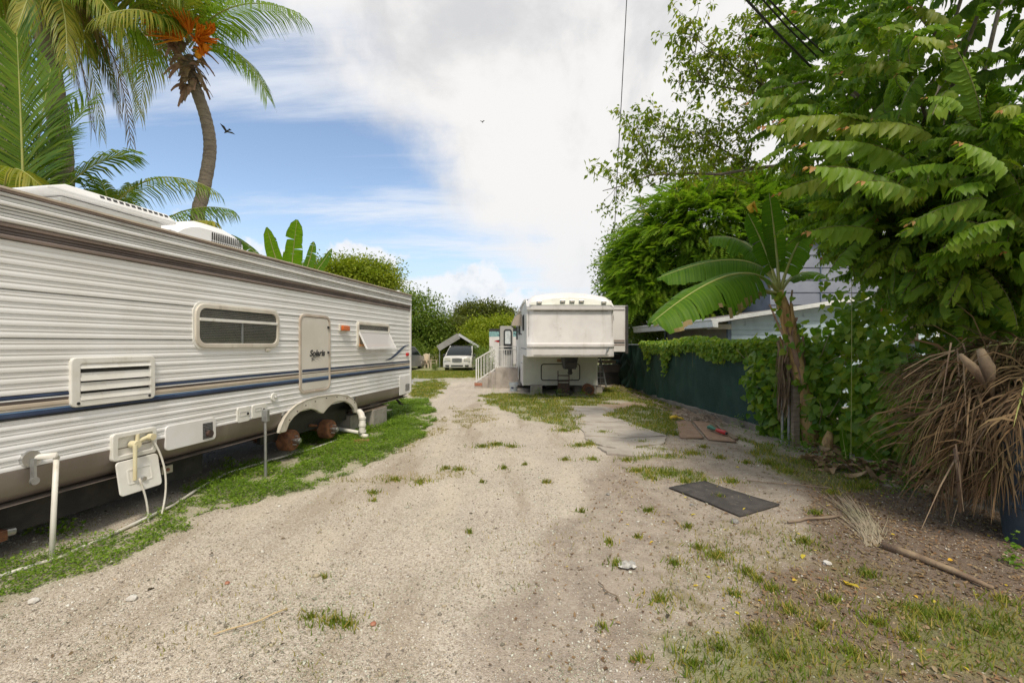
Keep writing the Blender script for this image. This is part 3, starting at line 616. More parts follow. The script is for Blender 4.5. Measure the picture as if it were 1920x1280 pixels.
# windows
def window(x0, y0, x1, y1, x2, y2, x3, y3, r, split, mull=None, label=None, awning=False):
    a0, zt_ = tw(x0, y0); _, zb_ = tw(x3, y3); a1, zt2 = tw(x1, y1); _, zb2 = tw(x2, y2); zt_ = (zt_+zt2)/2; zb_ = (zb_+zb2)/2
    fr_ = MB(); fr_.ring(rrect(a0, a1, zb_, zt_, r), rrect(a0+.05, a1-.05, zb_+.05, zt_-.05, max(r-.04, .01)), lambda a, b, d: (a, -d, b), .0, .036)
    w = fr_.build('window', K['beige'], TR, bevel=.008)
    if label: w['label'] = label
    m = MB(); m.ring(rrect(a0-.018, a1+.018, zb_-.018, zt_+.018, r), rrect(a0, a1, zb_, zt_, r), lambda a, b, d: (a, -d, b), .0, .018); m.build('frame_flange', K['plastic'], w)
    m = MB(); m.prism(rrect(a0+.04, a1-.04, zb_+.04, zt_-.04, .03), lambda a, b, d: (a, -d, b), .010, .0135); m.build('dark_backing', K['void'], w)
    zs = zt_-(zt_-zb_)*split
    m = MB(); z = zb_+.06
    while z < zt_-.06: m.add([(a0+.06,-.0145,z),(a1-.06,-.0145,z),(a1-.06,-.018,z+.012),(a0+.06,-.018,z+.012)], [(0,1,2,3)]); z += .0185
    m.build('blind', K['blind'], w)
    m = MB(); m.box(a0+.045, a1-.045, -.042, -.02, zs-.016, zs+.016); m.build('rail_bar', K['plastic'], w, bevel=.004)
    if mull:
        am = a0+(a1-a0)*mull; m = MB(); m.box(am-.012, am+.012, -.034, -.02, zb_+.05, zs-.016); m.build('mullion', K['steel'], w)
    m = MB(); m.box(a0+.045, a1-.045, -.024, -.022, zs+.016, zt_-.045); m.build('pane', K['glass'], w)
    if not awning:
        m = MB(); m.box(a0+.045, a1-.045, -.028, -.026, zb_+.045, zs-.016); m.build('pane', K['glass'], w)
    else:
        out = .15; h = zs-zb_+.03
        p0, p1 = Vector((a0+.04,-.03,zs-.02)), Vector((a1-.04,-.03,zs-.02)); q0 = p0+Vector((0,-out,-math.sqrt(max(h*h-out*out, .01)))); q1 = p1+(q0-p0)
        m = MB(); m.add([p0,p1,q1,q0], [(0,1,2,3)]); m.build('open_pane', K['milk'], w)
        m = MB()
        for u, v in ((p0,p1),(p1,q1),(q1,q0),(q0,p0)): m.bar(u, v, .022)
        m.build('pane_frame', K['clean_white'], w)
        m = MB(); m.box(a0+.03, a1-.03, -.05, -.02, zb_+.03, zb_+.07); m.box(a0+.045, a0+.075, -.03, -.02, zb_+.05, zs-.03); m.build('peeling_sill', K['orangewood'], w)
    return w
window(362, 565, 520, 585, 520, 652, 362, 651, .12, .36, .5, 'wide window with grey blind behind glass')
window(668, 604, 728, 607.5, 728, 650, 668, 654, .07, .34, None, 'small window with its lower pane propped open', True)
# entry door
a0, z1 = tw(559, 589); _, z0 = tw(559, 738.5); a1, z1b = tw(617, 591.5); _, z0b = tw(617, 731)
z1 = (z1+z1b)/2; z0 = (z0+z0b)/2
m = MB(); m.ring(rrect(a0, a1, z0, z1, .11), rrect(a0+.04, a1-.04, z0+.04, z1-.04, .075), lambda a, b, d: (a, -d, b), .0, .03); m.build('door_frame', K['doorframe'], TR, bevel=.008)
m = MB(); m.prism(rrect(a0+.045, a1-.045, z0+.045, z1-.045, .07), lambda a, b, d: (a, -d, b), .0, .024); DO = m.build('door', K['door'], TR, bevel=.004)
dz = lambda py: tw(588, py)[1]
for y0, y1, mt in ((691, 695.5, 'navy'), (697.5, 699, 'dbrown'), (700.5, 706, 'beige'), (707, 709.5, 'blue'), (709.5, 714.5, 'navy')):
    m = MB(); m.box(a0+.055, a1-.055, -.0265, -.0245, dz(y1), dz(y0)); m.build('stripe', K[mt], DO)
for yy in (612, 661): 
    m = MB(); m.box(a1-.085, a1-.055, -.045, -.024, dz(yy)-.02, dz(yy)+.015); m.build('handle' if yy > 640 else 'latch', K['black'], DO, bevel=.003)
def text(s, name, size, mat, parent, loc, rot=(R(90), 0, 0), shear=0., ext=.001, sx=1., off=0.):
    c = bpy.data.curves.new(name, 'FONT'); c.body = s; c.size = size; c.shear = shear; c.extrude = ext; c.offset = off; c.align_x = 'CENTER'
    t = bpy.data.objects.new(name, c); link(t); bpy.context.view_layer.update()
    me = bpy.data.meshes.new_from_object(t.evaluated_get(bpy.context.evaluated_depsgraph_get())); bpy.data.objects.remove(t)
    me.materials.clear(); me.materials.append(mat); o = bpy.data.objects.new(name, me); link(o, parent); o.location = loc; o.rotation_euler = rot; o.scale = (sx, 1, 1); return o
ls, lz = tw(592, 667); text('Solaris', 'lettering', .125, K['black'], DO, (ls, -.027, lz), shear=.25, sx=1.12, off=.004)
m = MB()
for k, (o_, l_) in enumerate(((0, .20), (-.022, .15), (-.042, .09))):
    m.grid([[(ls-.14+l_*1.4*t, -.0275-.0004*k, lz-.02+o_-.045*t+.03*math.sin(t*3)-w_*(1-t)*.012) for w_ in (0, 1)] for t in np.linspace(0, 1, 8)])
m.build('emblem', K['black'], DO)
# swoosh decal near the rear corner
c = [tw(*p, .014) for p in ((722,676),(733,672),(743,664),(751,656),(759,649),(768,645.5))]
m = MB(); m.grid([[(a, -.0145, b+.02*w_*t_), (a, -.0145, b-.02*w_*t_)] for (a, b), t_, w_ in zip(c, (.1, .9, 1.5, 1.5, .9, .1), (1,)*6)]); m.build('swoosh_decal', K['navy'], TR)
c2 = [(a+.05, b-.035) for a, b in c]; m = MB(); m.grid([[(a, -.0147, b+.008*t_), (a, -.0147, b-.008*t_)] for (a, b), t_ in zip(c2[:5], (.1, .7, 1., .8, .3))]); m.build('swoosh_decal', K['grey_paint'], TR)
# porch lamp, tail light
a, b = tw(634, 610); a2, b2 = tw(648, 618)
m = MB(); m.box(a, a2+.03, -.03, .0, b2-.03, b+.02); pl_ = m.build('porch_lamp', K['beige'], TR, bevel=.01); m = MB(); m.box(a+.03, a2+.02, -.075, -.03, b2-.02, b+.0); m.build('lens', K['amber'], pl_, bevel=.012)
a, b = tw(764, 664, .02); m = MB(); m.box(a-.05, a+.05, -.04, .0, b-.035, b+.035); m.build('marker_light', K['red'], TR, bevel=.008)
# big louvred vent
a0, z1 = tw(127, 670); _, z0 = tw(127, 763); a1, z1b = tw(286, 667); _, z0b = tw(286, 747)
z0 = (z0+z0b)/2; z1 = (z1+z1b)/2
m = MB(); m.ring(rrect(a0, a1, z0, z1, .04), rrect(a0+.07, a1-.05, z0+.05, z1-.05, .015), lambda a, b, d: (a, -d, b), .0, .034); VE = m.build('vent', K['plastic'], TR, bevel=.008); VE['label'] = 'white plastic vent with three louvre openings'
m = MB(); m.box(a0+.05, a1-.04, -.016, -.012, z0+.03, z1-.03); m.build('dark_backing', K['void'], VE)
hh = (z1-z0-.1); 
for zc, hgt in ((z1-.070, .040), (z1-.05-hh*.36, .066), (z1-.05-hh*.63, .066), (z0+.078, .052)):
    m = MB(); m.add([(a0+.065,-.020,zc+hgt/2),(a1-.045,-.020,zc+hgt/2),(a1-.045,-.038,zc-hgt/2),(a0+.065,-.038,zc-hgt/2),(a0+.065,-.03,zc-hgt/2),(a1-.045,-.03,zc-hgt/2)], [(0,1,2,3),(3,2,5,4)]); m.build('louvre', K['plastic'], VE)
m = MB()
for s_ in (a0+.05, a1-.06): m.cyl((s_,-.03,z0+.03), (s_,-.04,z0+.03), .012, n=10)
m.build('screw', K['black'], VE)
# outside shower box with open lid
a0, z1 = tw(204, 812); _, z0 = tw(206, 865); a1, z1b = tw(288, 801); _, z0b = tw(288, 847); z0 = (z0+z0b)/2; z1 = (z1+z1b)/2
m = MB(); m.ring(rrect(a0, a1, z0, z1, .03), rrect(a0+.05, a1-.04, z0+.04, z1-.04, .015), lambda a, b, d: (a, -d, b), -.0, .04); SH = m.build('shower_box', K['plastic'], TR, bevel=.007); SH['label'] = 'open outdoor shower box with its lid hanging down'
m = MB(); m.box(a0+.04, a1-.03, -.012, -.008, z0+.03, z1-.03); m.build('box_back', K['plastic'], SH)
sx = (a0+a1)/2; m = MB(); m.cyl((sx-.03,-.03,z0+.12),(sx+.14,-.03,z0+.16),.02,n=12); m.cyl((sx+.02,-.03,z0+.13),(sx+.02,-.03,z0+.2),.018,n=10); m.cyl((sx-.03,-.025,z0+.12),(sx-.03,-.1,z0+.12),.032,n=14); m.cyl((sx+.13,-.02,z0+.155),(sx+.13,-.08,z0+.155),.03,n=14); m.build('faucet', K['yplastic'], SH, smooth='auto')
m = MB(); m.cyl((sx-.05,-.09,z0+.12),(sx-.05,-.09,z0-.19),.018,.014,n=10); m.build('hand_shower', K['yplastic'], SH, smooth='auto')
m = MB(); m.prism(rrect(a0+.02, a1-.0, z0-.30, z0-.01, .03), lambda a, b, d: (a, -d-(z0-b)*.18, b), .03, .045); LD = m.build('lid', K['plastic'], SH, bevel=.005)
m = MB(); m.ring(rrect(a0+.10, a1-.08, z0-.22, z0-.09, .01), rrect(a0+.112, a1-.092, z0-.21, z0-.10, .01), lambda a, b, d: (a, -d-(z0-b)*.18, b), .045, .049); m.build('lid_rib', K['plastic'], LD)
m = MB(); m.cyl((a1-.17,-.08,z0-.2),(a1-.17,-.1,z0-.2),.02,n=12); m.build('latch', K['chrome'], LD)
hp = []
for t in np.linspace(0, 1, 26):
    if t < .45: u = t/.45; p = Vector((sx-.03+.06*u+.03*math.sin(u*4),-.11-.05*u, z0-.18-.62*u))
    else: u = (t-.45)/.55; p = Vector((sx+.03+.30*math.sin(u*math.pi*.62)*(1-.15*u)-.14*u*u, -.16+.1*u, z0-.80+(.97)*u-.02))
    hp.append(p)
m = MB(); m.tube(hp, .0085, 8); m.build('hose', K['pvc'], SH, smooth=True)
# flush hatches and inlets
def hatch(p, r, label, mat='plastic', out=.022):
    (x0, y0), (x1, y1), (x2, y2), (x3, y3) = p; a0, z1 = tw(x0, y0); a1, z1b = tw(x1, y1); _, z0b = tw(x2, y2); _, z0 = tw(x3, y3)
    z0 = (z0+z0b)/2; z1 = (z1+z1b)/2; m = MB(); m.prism(rrect(a0, a1, z0, z1, r), lambda a, b, d: (a, -d, b), .0, out); o = m.build('hatch', K[mat], TR, bevel=.005)
    if label: o['label'] = label
    return o, a0, a1, z0, z1
HW, a0, a1, z0, z1 = hatch([(307,797),(402,783),(402,824),(307,844)], .04, 'white water heater hatch with metal exhaust grille', 'clean_white')
m = MB(); gx0, gx1 = a1-.17, a1-.05; gz0, gz1 = z0+.03, z1-.05
for i in range(9): m.box(gx0+i*.0145, gx0+i*.0145+.005, -.026, -.022, gz0, gz1)
for i in range(11): m.box(gx0, gx1, -.0262, -.0222, gz0+i*(gz1-gz0)/10, gz0+i*(gz1-gz0)/10+.004)
m.build('grille', K['black'], HW); m = MB(); m.cyl((gx0+.065,-.022,gz0+.05),(gx0+.065,-.06,gz0+.05),.036,n=16); m.build('exhaust_pipe', K['dark_metal'], HW)
HX, a0, a1, z0, z1 = hatch([(442,764),(466,761),(466,789),(442,792)], .03, None)
m = MB(); m.ring(rrect(a0+.03, a1-.03, z0+.07, z1-.05, .01), rrect(a0+.038, a1-.038, z0+.078, z1-.058, .01), lambda a, b, d: (a, -d, b), .022, .025); m.build('handle', K['grey_paint'], HX); m = MB(); m.cyl((a1-.04,-.02,z0+.09),(a1-.04,-.032,z0+.09),.014,n=10); m.build('latch', K['black'], HX)
HX, a0, a1, z0, z1 = hatch([(470,759),(497,755.5),(497,780),(470,784.5)], .03, None)
m = MB(); m.ring(rrect(a0+.04, a1-.09, z0+.08, z1-.04, .01), rrect(a0+.048, a1-.098, z0+.088, z1-.048, .01), lambda a, b, d: (a, -d, b), .022, .025); m.build('handle', K['grey_paint'], HX); m = MB(); m.cyl((a1-.05,-.02,z0+.09),(a1-.05,-.032,z0+.09),.014,n=10); m.build('latch', K['black'], HX)
HX, a0, a1, z0, z1 = hatch([(748,705),(768,702),(768,737),(748,740)], .015, None, 'clean_white')
m = MB()
for i in range(7): m.box(a1-.28, a1-.06, -.026, -.021, z0+.07+i*.022, z0+.079+i*.022)
m.build('grille', K['under'], HX)
a, b = tw(511, 744); m = MB(); m.cyl((a,-.01,b),(a,-.03,b),.055,n=20); ci = m.build('cable_inlet', K['plastic'], TR, bevel=.004); m = MB(); m.cyl((a+.01,-.03,b),(a+.01,-.04,b-.01),.018,n=10); m.build('lock', K['chrome'], ci)
a, b = tw(500, 655); m = MB(); m.box(a-.04, a+.04, -.03, .0, b-.02, b+.02); m.build('window_clip', K['beige'], TR, bevel=.005)
a0, b0 = tw(306, 880, -.27); m = MB(); m.box(a0-.02, a0+.10, .26, .28, b0-.05, b0+.03); ou = m.build('outlet_plate', K['beige'], TR, bevel=.003); m = MB(); m.cyl((a0+.04,.25,b0-.01),(a0+.04,.262,b0-.01),.018,n=10); m.build('socket', K['brick'], ou)
# stabiliser jack under the near end, jack foot at the far end
s, z = tw(20, 980, -.1); m = MB(); m.box(s-.5, s+.0, .12, .22, .17, .25); sj = m.build('stabiliser_jack', K['rust'], TR, bevel=.01); m = MB(); m.cyl((s-.01,.17,.22),(s+.06,.17,.21),.03,n=14); m.build('jack_screw', K['chrome'], sj)
s, z = tw(744, 750, -.3); m = MB(); m.bar((s-.25,.3,.5),(s,.22,.28),.05,.03); m.bar((s-.04,.22,.28),(s+.08,.2,.24),.06,.02); m.build('jack_foot', K['black'], TR)
# roof units
def slots(m, s0, s1, y, z0, z1, n):
    for i in range(n): a = s0+(s1-s0)*i/n; m.box(a, a+(s1-s0)/n*.5, y-.004, y, z0, z1)
m = MB(); b0, b1 = 3.28, 4.45
m.add([(b0-.05,.72,2.985),(b1+.05,.72,2.985),(b1+.05,1.55,2.985),(b0-.05,1.55,2.985),(b0-.06,.70,3.01),(b1+.06,.70,3.01),(b1+.06,1.57,3.01),(b0-.06,1.57,3.01),(b0+.12,.74,3.085),(b1-.04,.74,3.085),(b1-.04,1.5,3.085),(b0+.12,1.5,3.085)],
      [(0,3,2,1),(0,1,5,4),(1,2,6,5),(2,3,7,6),(3,0,4,7),(4,5,9,8),(5,6,10,9),(6,7,11,10),(7,4,8,11),(8,9,10,11)])
ac = m.build('roof_air_conditioner', K['clean_white'], TR, bevel=.012); ac['label'] = 'wide low white shroud of the nearer roof air conditioner'
m = MB(); m.box(b0+.12, b1-.06, .80, 1.4, 2.7, 2.975); m.build('base', K['grey_paint'], ac); m = MB()
for i in range(12): a = b0+.40+i*.062; m.add([(a,.7155,3.044),(a+.042,.7155,3.044),(a+.042,.7285,3.070),(a,.7285,3.070)], [(0,1,2,3)])
m.build('air_slots', K['black'], ac)
m = MB(); c0, c1 = 4.42, 5.62; rows = []
for t in np.linspace(0, 1, 12):
    s = c0+(c1-c0)*t; h_ = .42*min(1, (math.sin(math.pi*min(t*1.2, .5)))**.6)*(1 if t < .72 else 1-.18*((t-.72)/.28)); e = .05 if t in (0, 1) else 0
    rows.append([(s, .78, 2.72), (s, .76+e, 2.72+h_*.8), (s, .84+e, 2.72+h_), (s, 1.4-e, 2.72+h_), (s, 1.48-e, 2.72+h_*.8), (s, 1.46, 2.72)])
m.grid(rows); m.add([rows[-1][i] for i in range(6)], [(0,1,2,3,4,5)]); m.add([rows[0][i] for i in range(6)], [(5,4,3,2,1,0)])
ac2 = m.build('roof_air_conditioner', K['clean_white'], TR, smooth='auto'); ac2['label'] = 'rounded white shroud of the farther roof air conditioner with slots'
m = MB(); slots(m, 5.05, 5.56, .762, 2.94, 3.04, 15); slots(m, 5.05, 5.56, .768, 2.87, 2.93, 15); m.build('air_slots', K['void'], ac2)
m = MB(); rows = []; vs_, vz = 6.75, 2.74
for i in range(7):
    a = R(90*i/6); rows.append([(vs_+.34*math.cos(a)*math.cos(2*math.pi*k/20), 1.1+.34*math.cos(a)*math.sin(2*math.pi*k/20), vz+.24*math.sin(a)) for k in range(21)])
m.grid(rows); m.build('roof_vent_dome', K['beige'], TR, smooth=True)
for s in np.arange(S0+1, S1, 2.4): pass
m = MB(); s = S1-.5; m.box(s, s+.06, .02, .08, zt, zt+.05); m.build('roof_clip', K['grey_paint'], TR)

# ---- things beside the long trailer
def tworld(s, y, z): return tn*(TD+y)+tu*s+Vector((0, 0, z))
g = G(96, 1056); a, b = tw(80, 862, .06)
dp = thing('drain_pipe', 'white plastic drain pipe dropping from the trailer skirt to the clover', 'pipe', g)
top = tworld(a+.06, -.1, b)-g
m = MB(); m.tube([(0,0,-.03), (top.x*.5,top.y*.5,top.z*.5), (top.x,top.y,top.z)], .0175, 12); m.build('riser', K['pvc'], dp, smooth=True)
m = MB(); tin = tworld(a-.05, .0, b+.02)-g; m.tube([top+Vector((0,0,.0)), top+Vector((0,0,.025)), tin], .022, 12); m.build('elbow', K['pvc'], dp, smooth=True)
m = MB(); nn = tn; m.cyl(tin-nn*.0, tin-nn*.04, .06, n=18); m.build('flange', K['chrome'], dp); m = MB(); q = tin-nn*.05; m.bar(q, q+Vector((0,0,-.15)), .03, .02); m.cyl(q+Vector((0,0,-.16)), q+Vector((0,0,-.16))-nn*.02, .028, n=12); m.build('cap', K['steel'], dp)
g = G(498, 894); up_ = thing('conduit_post', 'thin grey metal conduit post with a grey outlet box on top beside the trailer', 'conduit', g)
m = MB(); hh = H+(HZ-790)*g.y/F; m.cyl((0,0,-.05),(-.005,0,hh),.0165,n=12); m.build('post', K['steel'], up_, smooth='auto'); m = MB(); m.box(-.035,.035,-.03,.03,hh,hh+.145); m.build('outlet_box', K['steel'], up_, bevel=.008)
# concrete blocks under the rear corner
sB, _ = tw(712, 800, .0)
def cblock(name, label, s, y, z, L_, W_, Hh, rz=0, mat='block', group=None):
    o = thing(name, label, 'block', tworld(s, y, z), math.pi/2-TH+rz, group); 
    for y_ in (0, W_-.035): m = MB(); m.box(0, L_, y_, y_+.035, 0, Hh); m.build('face_shell', K[mat], o, bevel=.004)
    m = MB(); m.box(0, .03, .036, W_-.036, 0, Hh); m.box(L_/2-.015, L_/2+.015, .036, W_-.036, 0, Hh); m.box(L_-.03, L_, .036, W_-.036, 0, Hh); m.build('web', K[mat], o); return o
cg = 'concrete blocks under the rear of the long trailer'
cblock('concrete_block', 'pale concrete block at the trailer rear corner, lower and nearest the grass', sB-.25, .0, .0, .55, .42, .36, group=cg)
cblock('concrete_block', 'smaller concrete block wedged on top under the trailer rear corner', sB-.15, .12, .385, .42, .25, .13, group=cg)
cblock('concrete_block', 'darker concrete block standing behind the pale corner block', sB-.80, .15, .0, .45, .3, .34, group=cg)
o = thing('wooden_shim', 'dark plank lying across the concrete blocks below the trailer', 'plank', tworld(sB-.3, .03, .362), math.pi/2-TH); m = MB(); m.box(-.35,.75,0,.25,0,.022); m.build('board', K['wood'], o)
# sewer elbow on a brick
g = G(676, 826); g = Vector(g)
sw = thing('sewer_pipe', 'white plastic sewer elbow curving down onto a red brick behind the fender', 'pipe', g)
m = MB(); rx = [Vector((-.10,.25,.42)), Vector((-.06,.12,.46)), Vector((.0,.03,.44)), Vector((.03,.0,.36)), Vector((.03,.0,.20)), Vector((.01,-.01,.12))]; m.tube(rx, .052, 16); m.build('elbow', K['pvc'], sw, smooth=True)
for z in (.36, .24, .14): m = MB(); m.cyl((.03,0,z), (.03,0,z+.035), .060, n=18); m.build('collar', K['pvc'], sw)
m = MB(); m.tube([(.01,0,.10),(.06,-.03,.085),(.13,-.05,.08)], .04, 12); m.tube([(.0,.05,.12),(-.3,.22,.13),(-.6,.35,.15)], .03, 10); m.build('outlet', K['pvc'], sw, smooth=True)
o = thing('loose_brick', 'red brick on the ground beneath the white sewer elbow', 'brick', G(679, 829)+Vector((0,-.05,0)), .3); m = MB(); m.box(-.13,.13,-.05,.05,0,.06); m.build('brick', K['brick'], o, bevel=.006)
# long thin pipe half buried along the weeds
g0, g1 = G(-80, 1100), G(652, 822)
o = thing('ground_pipe', 'long thin white pipe lying half hidden in the clover along the trailer', 'pipe', (0,0,0)); m = MB()
pp = [G(-80,1112), G(110,1052), G(200,1012), G(325,952), G(365,925), G(420,893), G(500,868), G(590,843), G(652,820)]; m.tube([p+Vector((0,0,.028)) for p in pp], .014, 8); m.build('pipe', K['pvc'], o, smooth=True)
# ------------------------------------------------------------------ the fifth-wheel trailer at the end of the drive
FD = 12.5; FX = 28/F*FD; FW = 2.43
FT = thing('fifth_wheel_trailer', 'white fifth wheel trailer seen from its blunt raised nose at the end of the drive', 'trailer', (FX, FD, 0), math.atan(24/F))
m = MB(); prof = [(.04,1.235),(-.02,1.26),(-.035,1.33),(-.03,1.50),(-.075,1.53),(-.075,1.60),(-.02,1.64),(.02,1.85),(.03,2.15),(.05,2.52),(-.05,2.55),(-.06,2.645),(.0,2.71),(.12,2.88),(.32,3.02),(.7,3.09),(1.4,3.11)]
xs = np.linspace(0, 1, 33); rows = []
for y, z in prof:
    r_ = []
    for t in xs:
        e = abs(2*t-1); x = (t-.5)*FW; k = max(0, e-.86)/.14
        yy = y+.13*k**2.4; zz = z
        if z > 2.66: w_ = (z-2.66)/.45; zz = z-.14*w_*e**2-.10*k*w_; x *= 1-.035*w_*1
        r_.append((x+FW/2, yy, zz))
    rows.append(r_)
m.grid(rows); m.build('nose_cap', K['fiber'], FT, smooth='auto')
# brow: the recess behind the clearance lamps
m = MB(); rows = []
for t in np.linspace(-1, 1, 25):
    x = FW/2+t*FW*.47; h_ = .04+.15*math.cos(t*math.pi/2)**.8; rows.append([(x,-.068,2.67),(x,-.035,2.70+h_*.4),(x,.06,2.69+h_)])
m.grid(rows); m.build('brow_panel', K['fiber2'], FT, smooth=True)
for px in (696, 931, 1025, 1119, 1343):
    x = (px/5.333+880-960)/F*FD-FX; cl = MB(); z = 2.775 if 800 < px < 1200 else 2.745
    m = MB(); m.box(x-.07, x+.07, -.095, -.04, z-.035, z+.035); cl = m.build('clearance_lamp', K['chrome'], FT, bevel=.006); m = MB(); m.box(x-.045, x+.045, -.105, -.095, z-.02, z+.02); m.build('lens', K['beige'], cl)
FBL = 8.2
m = MB(); sidep = [(.10,1.26),(2.2,1.26),(2.2,.26),(FBL,.26),(FBL,2.92),(.9,2.93),(.42,2.84),(.2,2.68),(.12,2.4)]
for x0, x1 in ((0.0, .03), (FW-.03, FW)): 
    m = MB(); m.prism(sidep, lambda a, b, d: (d, a, b), x0, x1); m.build('side_wall', K['fiber'], FT)
m = MB()
rows = [[(FW/2+(t-.5)*FW*.967, y, 3.108-.16*(2*t-1)**2) for t in np.linspace(0, 1, 33)] for y in (1.395, FBL)]
m.grid(rows); m.build('roof', K['fiber'], FT, smooth=True)
m = MB(); m.box(.03, FW-.03, 2.2, 2.24, .27, 1.27); FL = m.build('front_bulkhead', K['fiber2'], FT); m = MB(); m.box(.03, FW-.03, .1, 2.2, 1.235, 1.262); m.build('overhang_floor', K['fiber2'], FT)
m = MB(); m.box(.03, FW-.03, FBL-.04, FBL, .27, 2.79); m.build('rear_wall', K['fiber'], FT); m = MB(); m.box(.03, FW-.03, 2.24, FBL-.05, .26, .29); m.build('floor', K['under'], FT)
def flx(px): return (px-960)/F*(FD+2.2)-FX+.028*2.2
def flz(py): return H+(HZ-py)/F*(FD+2.2)
zx = lambda X: 880+X/5.333; zy = lambda Y: 520+Y/5.333
hx0, hx1, hz1, hz0 = flx(zx(715)), flx(zx(1110)), flz(zy(863)), flz(zy(1032))
m = MB(); m.ring(rrect(hx0, hx1, hz0, hz1, .09), rrect(hx0+.028, hx1-.028, hz0+.028, hz1-.028, .065), lambda a, b, d: (a, 2.2-d, b), .0, .022); ht = m.build('hatch_frame', K['under'], FT)
m = MB(); m.prism(rrect(hx0+.03, hx1-.03, hz0+.03, hz1-.03, .06), lambda a, b, d: (a, 2.2-d, b), .0, .012); hc = m.build('hatch', K['fiber2'], FT, bevel=.003)
m = MB()
for px, py in ((797, 1018), (1028, 1016)): m.cyl((flx(zx(px)),2.17,flz(zy(py))),(flx(zx(px)),2.19,flz(zy(py))),.02,n=10)
m.build('latch', K['steel'], hc)
a, b = flx(zx(908)), flz(zy(832)); m = MB(); m.box(a-.10,a+.10,2.17,2.2,b-.045,b+.045); m.build('junction_plate', K['ply'], FT, bevel=.005)
# pin box hanging under the nose
x0 = (zx(940)-960)/F*(FD+.9)-FX+.025; x1 = (zx(1082)-960)/F*(FD+.9)-FX+.025; zt_, zb_ = 1.24, H+(HZ-zy(915))/F*(FD+.9)
m = MB(); m.add([(x0,.7,zt_),(x1,.7,zt_),(x1,1.5,zt_),(x0,1.5,zt_),(x0+.03,.75,zb_),(x1-.06,.75,zb_),(x1-.06,1.2,zb_),(x0+.03,1.2,zb_)], [(0,3,2,1),(4,5,6,7),(0,1,5,4),(1,2,6,5),(2,3,7,6),(3,0,4,7)])
K['pin'] = M('faded_black_steel', (.035,.035,.04,1), (.09,.09,.095,1), 6, .55, metal=.3); pb = m.build('pin_box', K['pin'], FT, bevel=.01)
m = MB(); xc = (x0+x1)/2; m.box(x0+.04,x1-.05,.66,.74,zb_+.06,zb_+.20); m.box(x0+.1,x1-.12,.64,.70,zb_+.25,zb_+.33); m.cyl((xc,.95,zb_),(xc,.95,zb_-.16),.06,n=14); m.cyl((xc,.95,zb_-.10),(xc,.95,zb_-.17),.085,.05,n=14); m.build('king_pin', K['under'], pb)
a = (zx(1380)-960)/F*FD-FX; b = H+(HZ-zy(722))/F*FD; m = MB(); m.tube([(a,-.03,b),(a+.0,-.09,b),(a-.03,-.10,b-.05)],.022,8); m.tube([(a+.02,-.07,b+.01),(a+.05,-.09,b+.09)],.014,8); m.build('drain_cock', K['steel'], FT)
m = MB(); m.tube([(FW*.955+.02,-.02,2.6),(FW*.985,.02,2.4),(FW*.995,.06,2.25)], .006, 5); m.build('loose_wire', K['black'], FT)
K['stain'] = M('grimy_seam', (.20,.18,.15,1), (.45,.42,.38,1), 9, .7, lo=.4, hi=.6)
for z_, y_, w_ in ((2.515,.040,.012), (1.528,-.062,.010), (1.305,-.036,.006)):
    m = MB(); m.box(FW*.075, FW*.925, y_-.008, y_+.004, z_-w_, z_+w_*.3); m.build('seam', K['stain'], FT)
for s_ in (.022, .978):
    m = MB(); m.box(FW*s_-.006, FW*s_+.006, .075, .095, 1.30, 2.5); m.build('corner_seam', K['stain'], FT)
# faint scars on the nose
K['scar'] = M('faded_decal', (.60,.52,.50,1), (.68,.65,.61,1), 20, .5, lo=.45, hi=.55)
m = MB()
for k in range(26):
    x = FW*(.30+.42*random.random()); z = 1.75+.45*random.random()
    if random.random() < .6: x = FW*(.30+.10*random.random())
    l_ = random.uniform(.02,.08); a = random.choice((.1, 1.3, 2.4, -.3)); px_, pz_ = x+l_*math.cos(a), z+l_*math.sin(a)
    y_ = .012 if z < 1.85 else .018
    m.add([(x,y_-.006,z),(px_,y_-.006,pz_),(px_+.004,y_-.006,pz_+.006),(x+.004,y_-.006,z+.006)], [(0,1,2,3)])
m.build('decal_remains', K['scar'], FT)
# windows and lines on the left flank
for y0, y1, z0, z1 in ((1.35,1.95,2.02,2.50), (3.9,5.0,1.95,2.4), (6.2,7.3,1.8,2.35)):
    m = MB(); m.ring(rrect(y0, y1, z0, z1, .08), rrect(y0+.05, y1-.05, z0+.05, z1-.05, .05), lambda a, b, d: (-d, a, b), .0, .03); w = m.build('window', K['black'], FT); m = MB(); m.prism(rrect(y0+.04, y1-.04, z0+.04, z1-.04, .05), lambda a, b, d: (-d, a, b), .002, .014); m.build('pane', K['vglass'], w)
for z, mt in ((1.45,'navy'),(1.30,'grey_paint'),(.95,'navy'),(.85,'grey_paint')):
    m = MB(); m.box(-.003, .0-.0005, .3 if z > 1.28 else 2.5, 3.4, z, z+.03); m.build('stripe', K[mt], FT)
m = MB(); m.box(-.035, -.001, 1.0, FBL, 2.84, 2.91); m.tube([(-.05,3.2,2.78),(-.05,FBL,2.78)], .05, 10); m.build('awning_roll', K['grey_paint'], FT)
